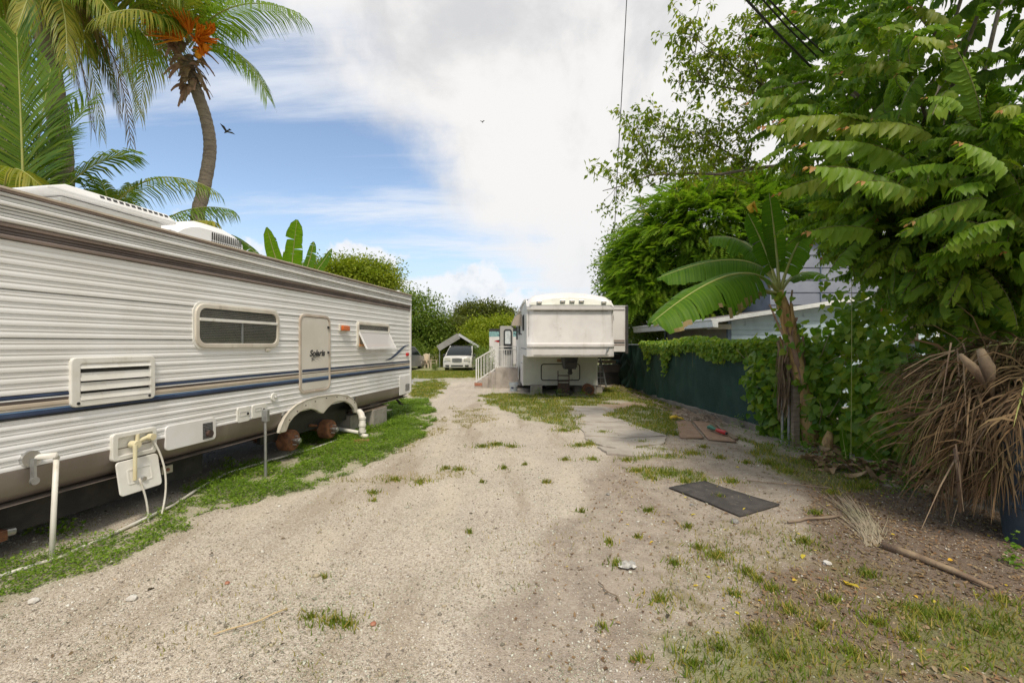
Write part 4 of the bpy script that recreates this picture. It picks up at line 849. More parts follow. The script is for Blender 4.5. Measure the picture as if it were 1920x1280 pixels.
# ribbed brown window hood
m = MB(); rows = []; hy, hz_ = 3.15, 2.22
for i in range(13):
    a = R(90*i/12); r_ = .36*(1+.03*(i % 2)); rows.append([(-.34*math.sin(a)*(1+.03*(i % 2)), hy-.25+.7*t, hz_+.40*math.cos(a)) for t in np.linspace(0, 1, 9)])
m.grid(rows); m.grid([[(-.34*math.sin(R(90*i/12))*t, hy-.25, hz_+.40*math.cos(R(90*i/12))*t) for t in (1, .5, .02)] for i in range(13)])
K['hood'] = M('ribbed_hood', (.32,.26,.20,1), (.48,.42,.35,1), 30, .7, stretch=(1,1,3)); hd = m.build('window_hood', K['hood'], FT, smooth='auto'); m = MB(); m.bar((-.35,hy-.27,hz_-.01),(.0,hy-.27,hz_-.30),.03); m.build('hood_strut', K['black'], hd)
# slide-out room on the right
sx0, sx1, sy0 = FW-.02, FW+.78, 1.5; z1_, z0_ = H+(HZ-574)/F*14.0, H+(HZ-659.5)/F*14.0
m = MB(); m.box(sx0, sx1, sy0, sy0+3.4, z0_, z1_); so = m.build('slide_out', K['fiber'], FT, bevel=.01)
for a, b, mt in ((637,640,'brown'),(641.2,643.6,'under'),(645,647.6,'brown'),(579.5,580.4,'under'),(581.5,582.2,'brown')):
    m = MB(); m.box(sx0, sx1-.09, sy0-.006, sy0-.001, H+(HZ-b)/F*14, H+(HZ-a)/F*14); m.build('stripe', K[mt], so)
m = MB(); m.box(sx1-.07, sx1+.015, sy0-.03, sy0+.02, z0_-.05, z1_+.02); m.build('slide_trim', K['under'], so); m = MB(); m.box(sx0, sx1, sy0-.012, sy0+3.4, z1_, z1_+.03); m.build('slide_roof', K['grey_paint'], so)
# open entry door
DD = 17.3; ft = Vector((FX, FD, 0)); fz = math.atan(24/F)
def floc(w): v = Matrix.Rotation(-fz, 3, 'Z') @ (Vector(w)-ft); return v
x0 = (937.8-960)/F*DD; x1 = (962-960)/F*DD; a = floc((x0, DD, 0)); b = floc((x1, DD, 0)); dz1 = H+(HZ-611)/F*DD; dz0 = H+(HZ-689)/F*DD
m = MB(); m.prism(rrect(a.x, b.x, dz0, dz1, .05), lambda u, v, d: (u, a.y+d, v), 0, .05); K['doorgrey'] = M('weathered_door_skin', (.46,.45,.42,1), (.38,.37,.35,1), 3, .5); dr = m.build('open_door', K['doorgrey'], FT, bevel=.005)
wx0 = a.x+(b.x-a.x)*.27; wx1 = a.x+(b.x-a.x)*.97; wz1 = H+(HZ-617)/F*DD; wz0 = H+(HZ-646)/F*DD; wz00 = H+(HZ-665)/F*DD
m = MB(); m.ring(rrect(wx0, wx1-.03, wz00, wz1, .1), rrect(wx0+.05, wx1-.08, wz00+.05, wz1-.05, .06), lambda u, v, d: (u, a.y-d, v), 0, .02); m.box(wx0+.04, wx1-.07, a.y-.02, a.y, wz0-.05, wz0+.03); m.build('door_window_frame', K['black'], dr)
m = MB(); m.box(wx0+.04, wx1-.07, a.y-.006, a.y-.002, wz0, wz1-.04); K['milkp'] = M('pale_pane', (.50,.54,.54,1), (.66,.70,.70,1), 9, .15); m.build('pane', K['milkp'], dr); m = MB(); m.box(wx0+.04, wx1-.07, a.y-.006, a.y-.002, wz00+.04, wz0-.04); m.build('pane', K['vglass'], dr)
m = MB(); m.box(a.x-.03, a.x, a.y-.0, a.y+.06, dz0, dz1); m.build('door_edge', K['under'], dr)
# supports and clutter below the nose
def wcbl(name, label, px, py, w, d_, h, mat='block', cat='block', group=None, rz=0):
    g = G(px, py); o = thing(name, label, cat, g, rz, group); m = MB()
    if name == 'concrete_block':
        m.box(-w/2,w/2,0,.04,0,h); m.build('face_shell', K[mat], o, bevel=.005); m = MB(); m.box(-w/2,w/2,d_-.04,d_,0,h); m.build('face_shell', K[mat], o, bevel=.005); m = MB(); m.box(-w/2,-w/2+.04,.041,d_-.041,0,h); m.box(w/2-.04,w/2,.041,d_-.041,0,h); m.build('web', K[mat], o)
    return o
bg_ = 'concrete blocks under the nose trailer'
wcbl('concrete_block', 'stacked grey concrete block under the left half of the raised nose trailer', 1006, 740, .36, .3, .30, group=bg_)
wcbl('concrete_block', 'concrete block right of the rusty drum under the nose trailer', 1112, 739, .20, .3, .26, group=bg_)
wcbl('concrete_block', 'pale block standing outside the right lower corner of the nose trailer', 1124, 737, .2, .3, .2, group=bg_)
wcbl('concrete_block', 'dim concrete block in the shade behind the hand truck', 1084, 735, .22, .3, .28, group=bg_)
for i, (px, yy) in enumerate(((1016, 16.5), (1100, 16.8))):
    o = thing('wheel', ['dark trailer wheel in the shade under the left side of the nose trailer', 'dark trailer wheel in the shade under the right side of the nose trailer'][i], 'wheel', ((px-960)/F*yy, yy, .33), 0, 'wheels under the nose trailer'); m = MB(); m.cyl((-.11,0,0),(.11,0,0),.33,n=24); t_ = m.build('tyre', K['black'], o, bevel=.02); m = MB(); m.cyl((-.12,0,0),(.12,0,0),.17,n=20); m.build('rim', K['steel'], o)
g = G(1104, 741.5); o = thing('rusty_drum', 'small rusty brown drum lying on its side by the trailer nose', 'drum', g); m = MB(); m.cyl((0,-.02,.18),(0,.3,.18),.175,n=22); m.build('shell', K['rust'], o, bevel=.012); m = MB(); m.cyl((0,-.03,.18),(0,-.018,.18),.12,n=20); m.build('end_plate', K['dark_metal'], o)
# hand truck
g = G(1057, 742); o = thing('hand_truck', 'dark iron hand truck standing in front of the trailer nose', 'hand truck', g); hh = .78
m = MB()
for s in (-.175, .165): m.tube([(s,0,.08),(s,.02,hh)], .014, 8)
m.build('upright', K['dark_metal'], o); 
for z in (.16, .30, .45, .63):
    m = MB(); m.bar((-.175,.01,z),(.165,.01,z),.02,.03); m.build('crossbar', K['dark_metal'], o)
m = MB(); m.box(-.2,.2,-.16,.0,.02,.035); m.build('toe_plate', K['dark_metal'], o); m = MB(); m.box(-.16,.15,-.005,.02,.08,.40); m.build('back_plate', K['dark_metal'], o)
for s in (-.22, .21): 
    m = MB(); m.cyl((s-.025,.06,.09),(s+.025,.06,.09),.09,n=18); m.build('wheel', K['black'], o)
# entry steps of cast concrete with railings
SD = 16.55
sxp = lambda px: (px-960)/F*SD
szp = lambda py: H+(HZ-py)/F*SD
ST = thing('concrete_steps', 'cast concrete entry steps with a high landing beside the trailer', 'steps', (sxp(890), SD, 0))
X = lambda px: sxp(px)-sxp(890)
dp_ = 1.15
for x0, x1, y in ((928.6,971.2,689.6),(915.6,928.6,698.6),(903.8,915.6,707.4)):
    m = MB(); m.box(X(x0), X(x1)-.002, 0, dp_, -.05, szp(y)); m.build('landing' if x1 > 960 else 'step', K['concrete'], ST, bevel=.012)
m = MB(); m.box(X(890), X(903.8)-.002, -.0, dp_, -.05, szp(716.3)); m.build('step', K['concrete'], ST, bevel=.012)
m = MB(); m.box(X(889.5), X(904), -.012, -.002, szp(723), szp(717.5)); m.build('brick_riser', K['brick'], ST)
RL = thing('stair_railing', 'white metal handrail with thin balusters along the concrete steps', 'railing', (sxp(893), SD, 0)); X2 = lambda px: sxp(px)-sxp(893)
for yo in (.04, dp_-.06):
    k = 'near' if yo < .5 else 'far'
    m = MB(); m.bar((X2(893),yo,.05),(X2(893),yo,szp(673.5)),.045); m.build('post', K['rail'], RL); 
    for px, y0 in ((928.8, 652), (932.5, 650)):
        m = MB(); m.bar((X2(px),yo,szp(690)),(X2(px),yo,szp(y0)),.04); m.build('post', K['rail'], RL)
    m = MB(); m.bar((X2(893)-.02,yo,szp(673.5)),(X2(930),yo,szp(651)),.05,.03); m.bar((X2(930),yo,szp(649.6)),(X2(969.5),yo,szp(649.6)),.03,.03); m.bar((X2(930),yo,szp(655)),(X2(969.5),yo,szp(655)),.03,.03); m.bar((X2(930),yo,szp(687)),(X2(969.5),yo,szp(687)),.03,.03); m.bar((X2(893),yo,szp(715)),(X2(931),yo,szp(690)),.03,.03); m.build('rail', K['rail'], RL)
    for i in range(6):
        px = 897.5+i*5.4; t = (px-893)/36.; m = MB(); m.bar((X2(px),yo,szp(712.5-23.5*t)),(X2(px),yo,szp(673.5-22.5*t)),.018); m.build('baluster', K['rail'], RL)
    for i in range(10):
        px = 936+i*3.3; m = MB(); m.bar((X2(px),yo,szp(687)),(X2(px),yo,szp(655)),.018); m.build('baluster', K['rail'], RL)
m = MB(); m.bar((X2(968.5),.04,szp(690)),(X2(968.5),.04,szp(650)),.04); m.build('post', K['rail'], RL)
# bucket and slab under it
g = G(963, 733); BK = thing('bucket', 'white plastic bucket with a dark label beside the concrete steps', 'bucket', g)
m = MB(); bh = .29; rows = []
for z, r_ in ((0,.125),(.06,.128),(.22,.146),(.235,.156),(.25,.15),(.28,.152),(.29,.158),(.29,.15),(.03,.12)): rows.append([(r_*math.cos(a), r_*math.sin(a), z) for a in np.linspace(0, math.tau, 25)])
m.grid(rows); K['bucket'] = M('bluish_plastic', (.42,.46,.48,1), (.34,.38,.4,1), 5, .4); m.build('pail', K['bucket'], BK, smooth='auto')
m = MB(); m.grid([[( .1375*math.cos(a), .1375*math.sin(a), .09) , (.1435*math.cos(a), .1435*math.sin(a), .16)] for a in np.linspace(R(235), R(270), 6)]); m.build('paper_label', K['navy'], BK); m = MB(); m.tube([(.155*math.cos(a), -.02-.13*math.sin(a)*.3-.08, .27-.10*math.sin(a)) for a in np.linspace(0, math.pi, 12)], .004, 5); m.build('handle', K['steel'], BK)
g = G(967, 738); o = thing('paving_stone', 'flat pale paving stone on the grass below the bucket', 'stone', g); m = MB(); m.box(-.3,.3,-.1,.15,-.01,.03); m.build('stone', K['slab'], o, bevel=.01)
# ladder behind the nose, right
g = G(1131, 727); LA = thing('step_ladder', 'aluminium step ladder leaning open behind the right flank of the nose trailer', 'ladder', g); hh = H+(HZ-668)/F*g.y
for dx, y in ((0, 0), (-.32, 0)):
    m = MB(); m.bar((.12+dx,y,0),(-.05+dx*.75,.35,hh),.05,.03); m.build('rail', K['steel'], LA)
for dx, y in ((.0, .8), (-.3, .8)):
    m = MB(); m.bar((.05+dx,y,0),(-.05+dx*.75,.4,hh),.03,.02); m.build('rear_rail', K['steel'], LA)
for i in range(5):
    t = (i+.8)/5.6; m = MB(); m.bar((.12-.17*t,.35*t,hh*t),(.12-.17*t-.32+.08*t,.35*t,hh*t),.07,.025); m.build('tread', K['steel'], LA)
m = MB(); m.box(-.34,.0,.28,.46,hh,hh+.04); m.build('top_cap', K['orangewood'], LA)
# dark clutter behind ladder: stacked boards and box
g = G(1147, 725); o = thing('board_stack', 'dark boards and a pale plank stacked behind the ladder in the shade', 'boards', g+Vector((0,1.0,0)))
for i, (z, x0, x1, mt, h_) in enumerate(((0,-.3,.6,'under',.5),(.5,-.25,.5,'dbrown',.3),(.85,-.3,.32,'wood',.12),(1.0,-.3,.5,'under',.2))): m = MB(); m.box(x0, x1, -.3+.02*i, .3, z, z+h_-.005); m.build('board', K[mt], o)

# ------------------------------------------------------------------ far end: van, car, canopy, chairs, truck, low wall
K['vanpaint'] = M('pearl_white_car_paint', (.62,.60,.55,1), (.56,.54,.49,1), 2, .28, spec=.6)
K['silver'] = M('silver_car_paint', (.30,.31,.33,1), (.36,.37,.39,1), 3, .28, .4)
K['headlamp'] = M('cloudy_headlamp', (.45,.44,.38,1), (.58,.57,.5,1), 12, .15)
def car(name, label, loc, rz, W, Ln, paint, prof, glassprof, van=True):
    """prof: side outline (y along the length, z); glassprof: greenhouse outline; nose at y = 0 facing -y"""
    o = thing(name, label, 'van' if van else 'car', loc, rz)
    m = MB(); n_ = 9; rows = []
    for t in np.linspace(-1, 1, n_):
        x = t*W/2; e = abs(t)**4; rows.append([(x, y+(.16*e if y < Ln/2 else -.12*e), z-.03*e*(z > .9)) for y, z in prof+[prof[0]]])
    m.grid(rows); m.add(rows[0][:-1], [tuple(range(len(prof)))]); m.add(rows[-1][:-1], [tuple(range(len(prof)))]); m.build('body', paint, o, smooth='auto')
    m = MB(); rows = []
    for t in np.linspace(-1, 1, n_):
        e = abs(t)**4; rows.append([(t*W/2*(.97-.17*(z-glassprof[0][1])/(.62)), y+(.08*e if y < Ln/2 else -.05*e), z) for y, z in glassprof+[glassprof[0]]])
    m.grid(rows); m.add(rows[0][:-1], [tuple(range(len(glassprof)))]); m.add(rows[-1][:-1], [tuple(range(len(glassprof)))]); m.build('cabin_glass', K['vglass'], o, smooth='auto')
    top = max(z for y, z in glassprof); ys = [y for y, z in glassprof if z > top-.06]
    m = MB(); m.box(-W*.41, W*.41, min(ys)-.02, max(ys)+.04, top-.01, top+.045); m.build('roof', K['black'] if van else paint, o, bevel=.03)
    gp = glassprof; b0 = gp[0]; b1 = [p for p in gp if p[1] > top-.06][0]
    for s in (-1, 1):
        m = MB(); m.bar((s*W*.475, b0[0]+.06, b0[1]), (s*W*.40, b1[0]+.04, b1[1]+.02), .06); m.build('pillar', paint, o)
    for s in (-1, 1):
        for y in (Ln*.19, Ln*.79):
            m = MB(); m.cyl((s*W*.38, y, .32), (s*W*.497, y, .32), .32, n=22); w = m.build('wheel', K['black'], o, bevel=.02); m = MB(); m.cyl((s*W*.49, y, .32), (s*W*.503, y, .32), .19, n=16); m.build('rim', K['chrome'], w)
    return o
s_ = 27.4/33
VN = car('minivan', 'white minivan parked nose first under the grey canopy', (G(857, 696).x, G(857, 696).y, 0), R(-2), 2.0, 5.1, K['vanpaint'],
 [(0,.28),(-.02,.55),(.03,.80),(.12,.97),(.55,1.06),(1.0,1.12),(5.0,1.12),(5.1,.9),(5.1,.35),(4.9,.22),(.2,.22)], [(.78,1.08),(1.55,1.66),(2.0,1.74),(4.6,1.73),(5.0,1.1)])
VN.scale = (.84, .84, .84)
m = MB(); m.prism([(-.33,.72),(-.38,.90),(-.30,.92),(.30,.92),(.38,.90),(.33,.72),(.2,.66),(-.2,.66)], lambda a, b, d: (a, -.035-d, b), 0, .02); gr = m.build('grille', K['chrome'], VN)
for i in range(5): m = MB(); m.box(-.31, .31, -.062, -.056, .69+.045*i, .70+.045*i+.012); m.build('grille_bar', K['under'], gr)
m = MB(); m.prism([(0,.93),(-.22,.965),(-.1,.93),(0,.905),(.1,.93),(.22,.965)], lambda a, b, d: (a, -.045-d, b), 0, .02); m.build('wing_emblem', K['chrome'], VN)
for s in (-1, 1):
    m = MB(); m.prism([(s*.46,.74),(s*.47,.93),(s*.88,.95),(s*.93,.80),(s*.9,.72)], lambda a, b, d: (a, -.01+.1*(abs(a)/.95)**4-d, b), 0, .03); m.build('headlight', K['headlamp'], VN)
    m = MB(); m.box(min(s*.56,s*.82), max(s*.56,s*.82), -.03+.03, .04, .36, .45); f_ = m.build('fog_lamp', K['black'], VN); f_.location.y = -.045
    m = MB(); m.box(min(s*1.0,s*1.18), max(s*1.0,s*1.18), .95, 1.05, 1.02, 1.2); m.build('mirror', K['black'], VN, bevel=.02)
m = MB(); m.box(-.42,.42,-.035,.0,.36,.44); m.build('lower_intake', K['black'], VN)
m = MB()
for s in (-.6, .6): m.bar((s,1.9,1.80),(s,4.2,1.80),.04)
m.build('roof_rack', K['black'], VN); m = MB(); m.bar((.1,.8,1.13),(-.75,.76,1.14),.02); m.bar((.8,.78,1.13),(.15,.76,1.14),.02); m.build('wiper', K['black'], VN)
g = G(783, 697)
CR = car('sedan', 'silver sedan parked beyond the trailer with one red tail lamp showing', (g.x-1.25, g.y+4.3, 0), R(180-4), 1.75, 4.4, K['silver'],
 [(0,.3),(0,.62),(.1,.78),(1.1,.92),(3.6,.98),(4.3,.98),(4.4,.8),(4.4,.35),(4.2,.2),(.2,.2)], [(1.0,.90),(1.85,1.38),(2.9,1.40),(3.75,.96)], van=False)
for s in (-1, 1):
    m = MB(); m.box(min(s*.5,s*.84), max(s*.5,s*.84), 4.28, 4.395, .70, .88); m.build('tail_lamp', K['red'], CR, bevel=.02); m = MB(); m.box(min(s*.3,s*.52), max(s*.3,s*.52), 4.38, 4.41, .70, .86); m.build('reversing_lamp', K['headlamp'], CR)
# grey gable canopy behind the van
CP = thing('carport_canopy', 'grey gable canopy with thin posts standing over the parked van', 'canopy', P(860, 645, 31)-Vector((0,0,H)), R(10))
D_ = 31; zr = H+(HZ-627)/F*D_; ze = H+(HZ-650)/F*D_; xw = 37.5/F*D_
K['canopyu'] = M('grey_canopy_sheet', (.30,.29,.27,1), (.24,.23,.21,1), 4, .7); K['canopyt'] = M('pale_canopy_sheet', (.50,.50,.5,1), None, 4, .6)
for s in (-1, 1):
    m = MB(); m.add([(0,0,zr),(s*xw,0,ze),(s*xw,4.5,ze),(0,4.5,zr),(0,0,zr+.06),(s*xw,0,ze+.06),(s*xw,4.5,ze+.06),(0,4.5,zr+.06)], [(0,1,2,3),(4,5,6,7),(0,1,5,4),(1,2,6,5),(2,3,7,6)]); m.build('roof_sheet', K['canopyu'], CP)
    m = MB(); m.bar((0,-.03,zr+.0-.09*(s<0)),(s*(xw+.03),-.03,ze-.02-.09*(s<0)),.05,.17 if s > 0 else .40); m.build('edge_trim', K['canopyt'] if s > 0 else K['canopyu'], CP)
    for y in (.1, 4.3): m = MB(); m.bar((s*(xw-.08),y,0),(s*(xw-.08),y,ze),.06); m.build('post', K['steel'], CP)
# adirondack chairs
K['chair'] = M('cream_chair_paint', (.62,.53,.40,1), (.52,.43,.32,1), 5, .6)
def chair(px, py, rz, label):
    o = thing('garden_chair', label, 'chair', G(px, py), rz, 'cream garden chairs by the low wall')
    for i in range(5): m = MB(); m.obox((-.24+.12*i,.42,.62),(.052,0,0),(0,.012,0),(0,.10,.42-.03*abs(i-2))); m.build('back_slat', K['chair'], o)
    for i in range(4): m = MB(); m.box(-.28,.28,-.1+.13*i,.02+.13*i,.36-.03*i,.38-.03*i); m.build('seat_slat', K['chair'], o)
    for s in (-.32, .32):
        m = MB(); m.box(s-.06,s+.06,-.2,.5,.54,.56); m.build('armrest', K['chair'], o)
        for y in (-.15, .38): m = MB(); m.box(s-.03,s+.03,y-.04,y+.04,0,.54); m.build('leg', K['chair'], o)
    o.scale = (.95,)*3; return o
chair(791, 690, R(-70), 'cream wooden garden chair nearer the long trailer, turned to its neighbour')
chair(810, 690, R(62), 'cream wooden garden chair on the right of the pair by the low wall')
# round plant by the van, low wall, white truck with teal top
K['pinkwall'] = M('pinkish_rendered_wall', (.50,.40,.33,1), (.42,.34,.28,1), 2, .9, bmp=.3)
o = thing('low_wall', 'low pinkish rendered wall behind the chairs and the van', 'wall', (P(770,645,33).x-2, 33.2, 0)); m = MB(); m.box(0, 9.2, 0, .2, 0, .75); m.build('wall_face', K['pinkwall'], o); m = MB(); m.box(-.03, 9.23, -.04, .24, .75, .83); m.build('coping', K['slab'], o, bevel=.01)
TK = thing('white_trailer', 'white box trailer with a teal painted upper end behind the stair railing', 'trailer', (P(917.5,645,24).x, 24, 0)); tz = lambda y: H+(HZ-y)/F*24; K['teal'] = M('teal_mural_paint', (.22,.40,.40,1), (.06,.10,.13,1), 5, .5, lo=.55, hi=.6)
m = MB(); m.box(0, 1.6, 0, 6, .55, tz(631)); m.build('body', K['fiber'], TK); m = MB(); m.box(-.004, 1.6, -.004, 6, tz(631), tz(621)); m.build('teal_band', K['teal'], TK); m = MB(); m.box(-.01, 1.61, -.01, 6, tz(621), tz(616)); m.build('dark_top', K['under'], TK)
m = MB(); m.prism([(0,0),(.12,.05),(.3,.02),(.42,.12),(.3,.08),(.25,-.06),(.12,-.02)], lambda a, b, d: (.25+a, -.01-d, 1.75+b), 0, .004); m.build('red_emblem', K['red'], TK)
for s in (.15, 1.45): m = MB(); m.cyl((s-.1,1.5,.35),(s+.1,1.5,.35),.35,n=20); m.build('wheel', K['black'], TK)
o = thing('small_shed', 'low grey tin roofed shed among bushes left of the white box trailer', 'shed', (P(885,645,36).x, 36, 0)); m = MB(); m.box(0,1.8,0,2.5,0,1.3); m.build('wall', K['pinkwall'], o); m = MB(); m.add([(-.3,-.3,1.35),(2.2,-.3,1.75),(2.2,2.7,1.75),(-.3,2.7,1.35),(-.3,-.3,1.28),(2.2,-.3,1.68),(2.2,2.7,1.68),(-.3,2.7,1.28)],[(0,1,2,3),(7,6,5,4),(0,4,5,1),(1,5,6,2),(2,6,7,3),(3,7,4,0)]); m.build('roof', K['canopyu'], o)
for i, px in enumerate((878, 897)):
    o = thing('wire_fence_panel', ('left' if i == 0 else 'right')+' dark wire fence panel between the van and the steps', 'fence', (P(px,645,27+i).x, 27+i, 0), 0, 'wire fence panels beside the van')
    m = MB()
    for k in range(9): m.bar((k*.08,0,0),(k*.08,0,1.0),.012)
    m.bar((0,0,1.0),(.64,0,1.0),.02); m.bar((0,0,.12),(.64,0,.12),.02); m.build('panel', K['under'], o); tag(m and o.children[0], kind='stuff')

# ------------------------------------------------------------------ neighbour's house behind the fence
HS = thing('neighbour_house', 'pale blue clapboard house with a lean-to porch behind the green fence', 'house', (5.55, 11.6, 0))
K['sid_blue'] = M('pale_blue_clapboard', (.46,.56,.62,1), (.38,.47,.53,1), 2, .6, grime=(.3,.33,.33,1), gsc=(3,3,3), glo=.6, ghi=.85)
K['sid_cream'] = M('cream_clapboard', (.36,.33,.26,1), (.28,.25,.2,1), 2, .7); K['bluegrey'] = M('blue_grey_wall', (.20,.22,.27,1), (.25,.27,.32,1), 1.5, .7, grime=(.13,.14,.16,1), gsc=(2,2,2)); K['bluetrim'] = M('slate_blue_trim', (.10,.14,.20,1), None, 3, .5)
K['greyroof'] = M('grey_shingle', (.17,.16,.16,1), (.24,.22,.21,1), 12, .9, bmp=.5); K['alu'] = M('white_aluminium', (.84,.84,.84,1), (.74,.75,.75,1), 6, .35)
o = HS.location
def rake(x): return 2.15+(x-4.95)*.155        # height of the sloping lean-to edge at world x
h = .115
for i in range(21):                            # boards of the wall facing the drive's near end
    z = .12+i*h; x0 = 0
    zt_ = z+h-.006
    if zt_ > rake(5.55+7.5)-.12: break
    xs_ = 0 if zt_ < rake(5.55)-.12 else (zt_+.12-2.15)/.155+4.95-5.55
    m = MB(); m.add([(xs_,-.022,z),(7.6,-.022,z),(7.6,-.004,zt_),(xs_,-.004,zt_),(xs_,.03,z),(7.6,.03,z)], [(0,1,2,3),(0,4,5,1)]); m.build('clapboard', K['sid_blue'], HS)
m = MB(); m.add([(0,.0,0),(7.6,.0,0),(7.6,.0,rake(13.15)),(0,.0,rake(5.55))], [(0,1,2,3)]); m.build('wall', K['sid_blue'], HS)
m = MB(); m.box(-.06,.03,-.03,.05,0,rake(5.55)-.05); m.build('corner_board', K['bluetrim'], HS)
for i in range(19):                            # side wall along the drive, under the porch
    z = .1+i*.115; m = MB(); m.add([(-.02,.05,z),(-.02,4.7,z),(-.004,4.7,z+.11),(-.004,.05,z+.11)], [(3,2,1,0)]); m.build('clapboard', K['sid_cream'], HS)
m = MB(); m.box(.0,.03,.05,4.7,0,2.3); m.build('side_wall', K['sid_cream'], HS)
m = MB(); m.box(-.05,-.022,2.6,3.3,1.1,1.78); m.build('side_window', K['void'], HS); m = MB(); m.box(-.07,-.02,4.65,4.75,0,2.2); m.build('corner_board', K['bluetrim'], HS)
def W_(x, y, z): return (x-HS.location.x, y-HS.location.y, z)
m = MB(); a = [W_(5.10,11.3,2.12), W_(13.4,11.3,3.40), W_(13.4,16.5,3.40), W_(4.58,16.5,2.12)]; m.add(a+[(p[0],p[1],p[2]+.09) for p in a], [(3,2,1,0),(4,5,6,7),(0,1,5,4),(1,2,6,5),(2,3,7,6),(3,0,4,7)]); m.build('lean_to_roof', K['greyroof'], HS)
m = MB(); m.bar(W_(5.08,11.28,2.19), W_(13.4,11.28,3.455), .02, .10); m.build('rake_trim', K['alu'], HS)
m = MB(); gp_ = [(0,-.16),(-.13,-.15),(-.15,.0),(-.18,.02),(-.18,.06),(0,.06)]
m.prism(gp_, lambda a, b, d: (5.10-5.55+a-.1*(d-11.25), d-11.6, 2.17+b), 11.25, 16.6); m.prism([(x*1.0-.0,z-.115) for x, z in ((-.02,0),(-.02,.06),(-.12,.06),(-.12,0))], lambda a, b, d: (4.95-5.55+a+.6, d-11.6, 2.15+b), 12.5, 16); m.build('gutter', K['alu'], HS, bevel=.008)
m = MB(); m.box(4.97-5.55,-.05,-.2,.0,1.98,2.10); m.build('beam_end', K['sid_cream'], HS)
# door and window boards on the near wall
m = MB(); m.ring([(1.85,.2),(2.75,.2),(2.75,2.1),(1.85,2.1)], [(1.93,.28),(2.67,.28),(2.67,2.02),(1.93,2.02)], lambda a, b, d: (a, -d, b), .0, .05); dw = m.build('side_door', K['sid_blue'], HS); m = MB(); m.box(1.93,2.67,-.04,-.03,.28,2.02); m.build('door_leaf', K['sid_blue'], dw)
m = MB(); m.ring([(5.2,1.5),(6.6,1.5),(6.6,2.5),(5.2,2.5)], [(5.3,1.6),(6.5,1.6),(6.5,2.4),(5.3,2.4)], lambda a, b, d: (a, -d, b), .0, .05); wn = m.build('window', K['alu'], HS); m = MB(); m.box(5.3,6.5,-.03,-.028,1.6,2.4); m.build('pane', K['vglass'], wn)
# taller blue-grey part behind with wide boards
m = MB(); UY = 2.3; m.box(2.35,9.5,UY,UY+5,1.8,4.75); up2 = m.build('upper_wall', K['bluegrey'], HS)
for i in range(6):
    z = 2.42+i*.38; m = MB(); m.add([(2.33,UY-.03,z),(9.5,UY-.03,z),(9.5,UY-.004,z+.372),(2.33,UY-.004,z+.372),(2.33,UY,z),(9.5,UY,z)], [(0,1,2,3),(0,4,5,1)]); m.build('wide_board', K['bluegrey'], HS)
m = MB(); m.box(3.85,3.875,UY-.045,UY-.02,2.2,4.7); m.build('board_joint', K['bluetrim'], HS)
m = MB(); m.add([(2.2,UY-.2,4.74),(9.9,UY-.2,4.74),(9.9,UY+5.2,4.74),(2.2,UY+5.2,4.74),(2.3,UY+2.5,5.5),(9.5,UY+2.5,5.5)], [(0,1,5,4),(1,2,5),(2,3,4,5),(3,0,4),(3,2,1,0)]); m.build('main_roof', K['greyroof'], HS)

# ------------------------------------------------------------------ fence with green screen cloth
FP = [(4.42,19.5),(4.30,16.),(4.20,12.4),(4.42,10.),(4.66,7.8),(5.12,6.7),(5.2,4.),(5.3,1.2)]
def fpt(t):                                   # t measured by distance along the fence from its far end
    for (a, b), (c, d) in zip(FP, FP[1:]):
        l = math.hypot(c-a, d-b)
        if t <= l: return Vector((a+(c-a)*t/l, b+(d-b)*t/l, 0))
        t -= l
    return Vector((FP[-1][0], FP[-1][1], 0))
FLN = sum(math.hypot(c-a, d-b) for (a, b), (c, d) in zip(FP, FP[1:]))
FL_SCR = sum(math.hypot(c-a, d-b) for (a, b), (c, d) in zip(FP[:5], FP[1:5]))
FE = thing('chain_link_fence', 'chain link fence hung with dark green screen cloth, vines over its top', 'fence', (4.3, 10, 0))
fo = Vector(FE.location)
m = MB(); rows = []; N_ = 420
for i in range(N_+1):
    t = FL_SCR*1.035*i/N_; p = fpt(t); w = max(0, 1-t/7.5); r_ = []
    for j in range(25):
        v = j/24; z = .10+1.46*v-.12*w*math.sin(math.pi*min(1, v*1.0))*0
        z -= .035*w*math.sin(t*2.3+v*2)
        fold = .10*w*math.sin(t*7.5+3.5*v+2.2*math.sin(t*1.7))*(1-v)**.3+.08*w*math.sin(t*3.1-5*v)+.07*w*math.sin(17*math.hypot((t-1.2)*.55,(v-1.1)*1.1))+.012*math.sin(t*5.3+v*3)+.008*math.sin(t*17+v*7)*(1-.3*v)
        bag = -.20*w*(1-v)**1.5-.02+.06*w*abs(math.sin(t*1.3+1))*math.sin(v*3.1)
        r_.append(Vector((p.x-.05+bag+fold, p.y+.03*math.sin(v*4+t), z-.06*w*abs(math.sin(t*1.9))*v))-fo)
    rows.append(r_)
m.grid(rows); K['screen'] = M('dark_green_screen', (.014,.042,.030,1), (.024,.060,.044,1), 2.5, .75, bmp=.15, bscale=220, grime=(.035,.055,.045,1), gsc=(1.2,1.2,2.5), glo=.5, ghi=.8, spec=.3); m.build('screen_cloth', K['screen'], FE, smooth=True)
m = MB(); m.tube([fpt(t)+Vector((.02,0,1.58))-fo for t in np.linspace(0, FLN, 60)], .02, 8); m.build('top_rail', K['steel'], FE, smooth=True)
for t in list(np.arange(.2, FLN, 2.6)):
    m = MB(); p = fpt(t)-fo; m.cyl(p+Vector((.04,0,0)), p+Vector((.04,0,1.6)), .028, n=10); m.build('post', K['steel'], FE, smooth='auto')
m = MB()
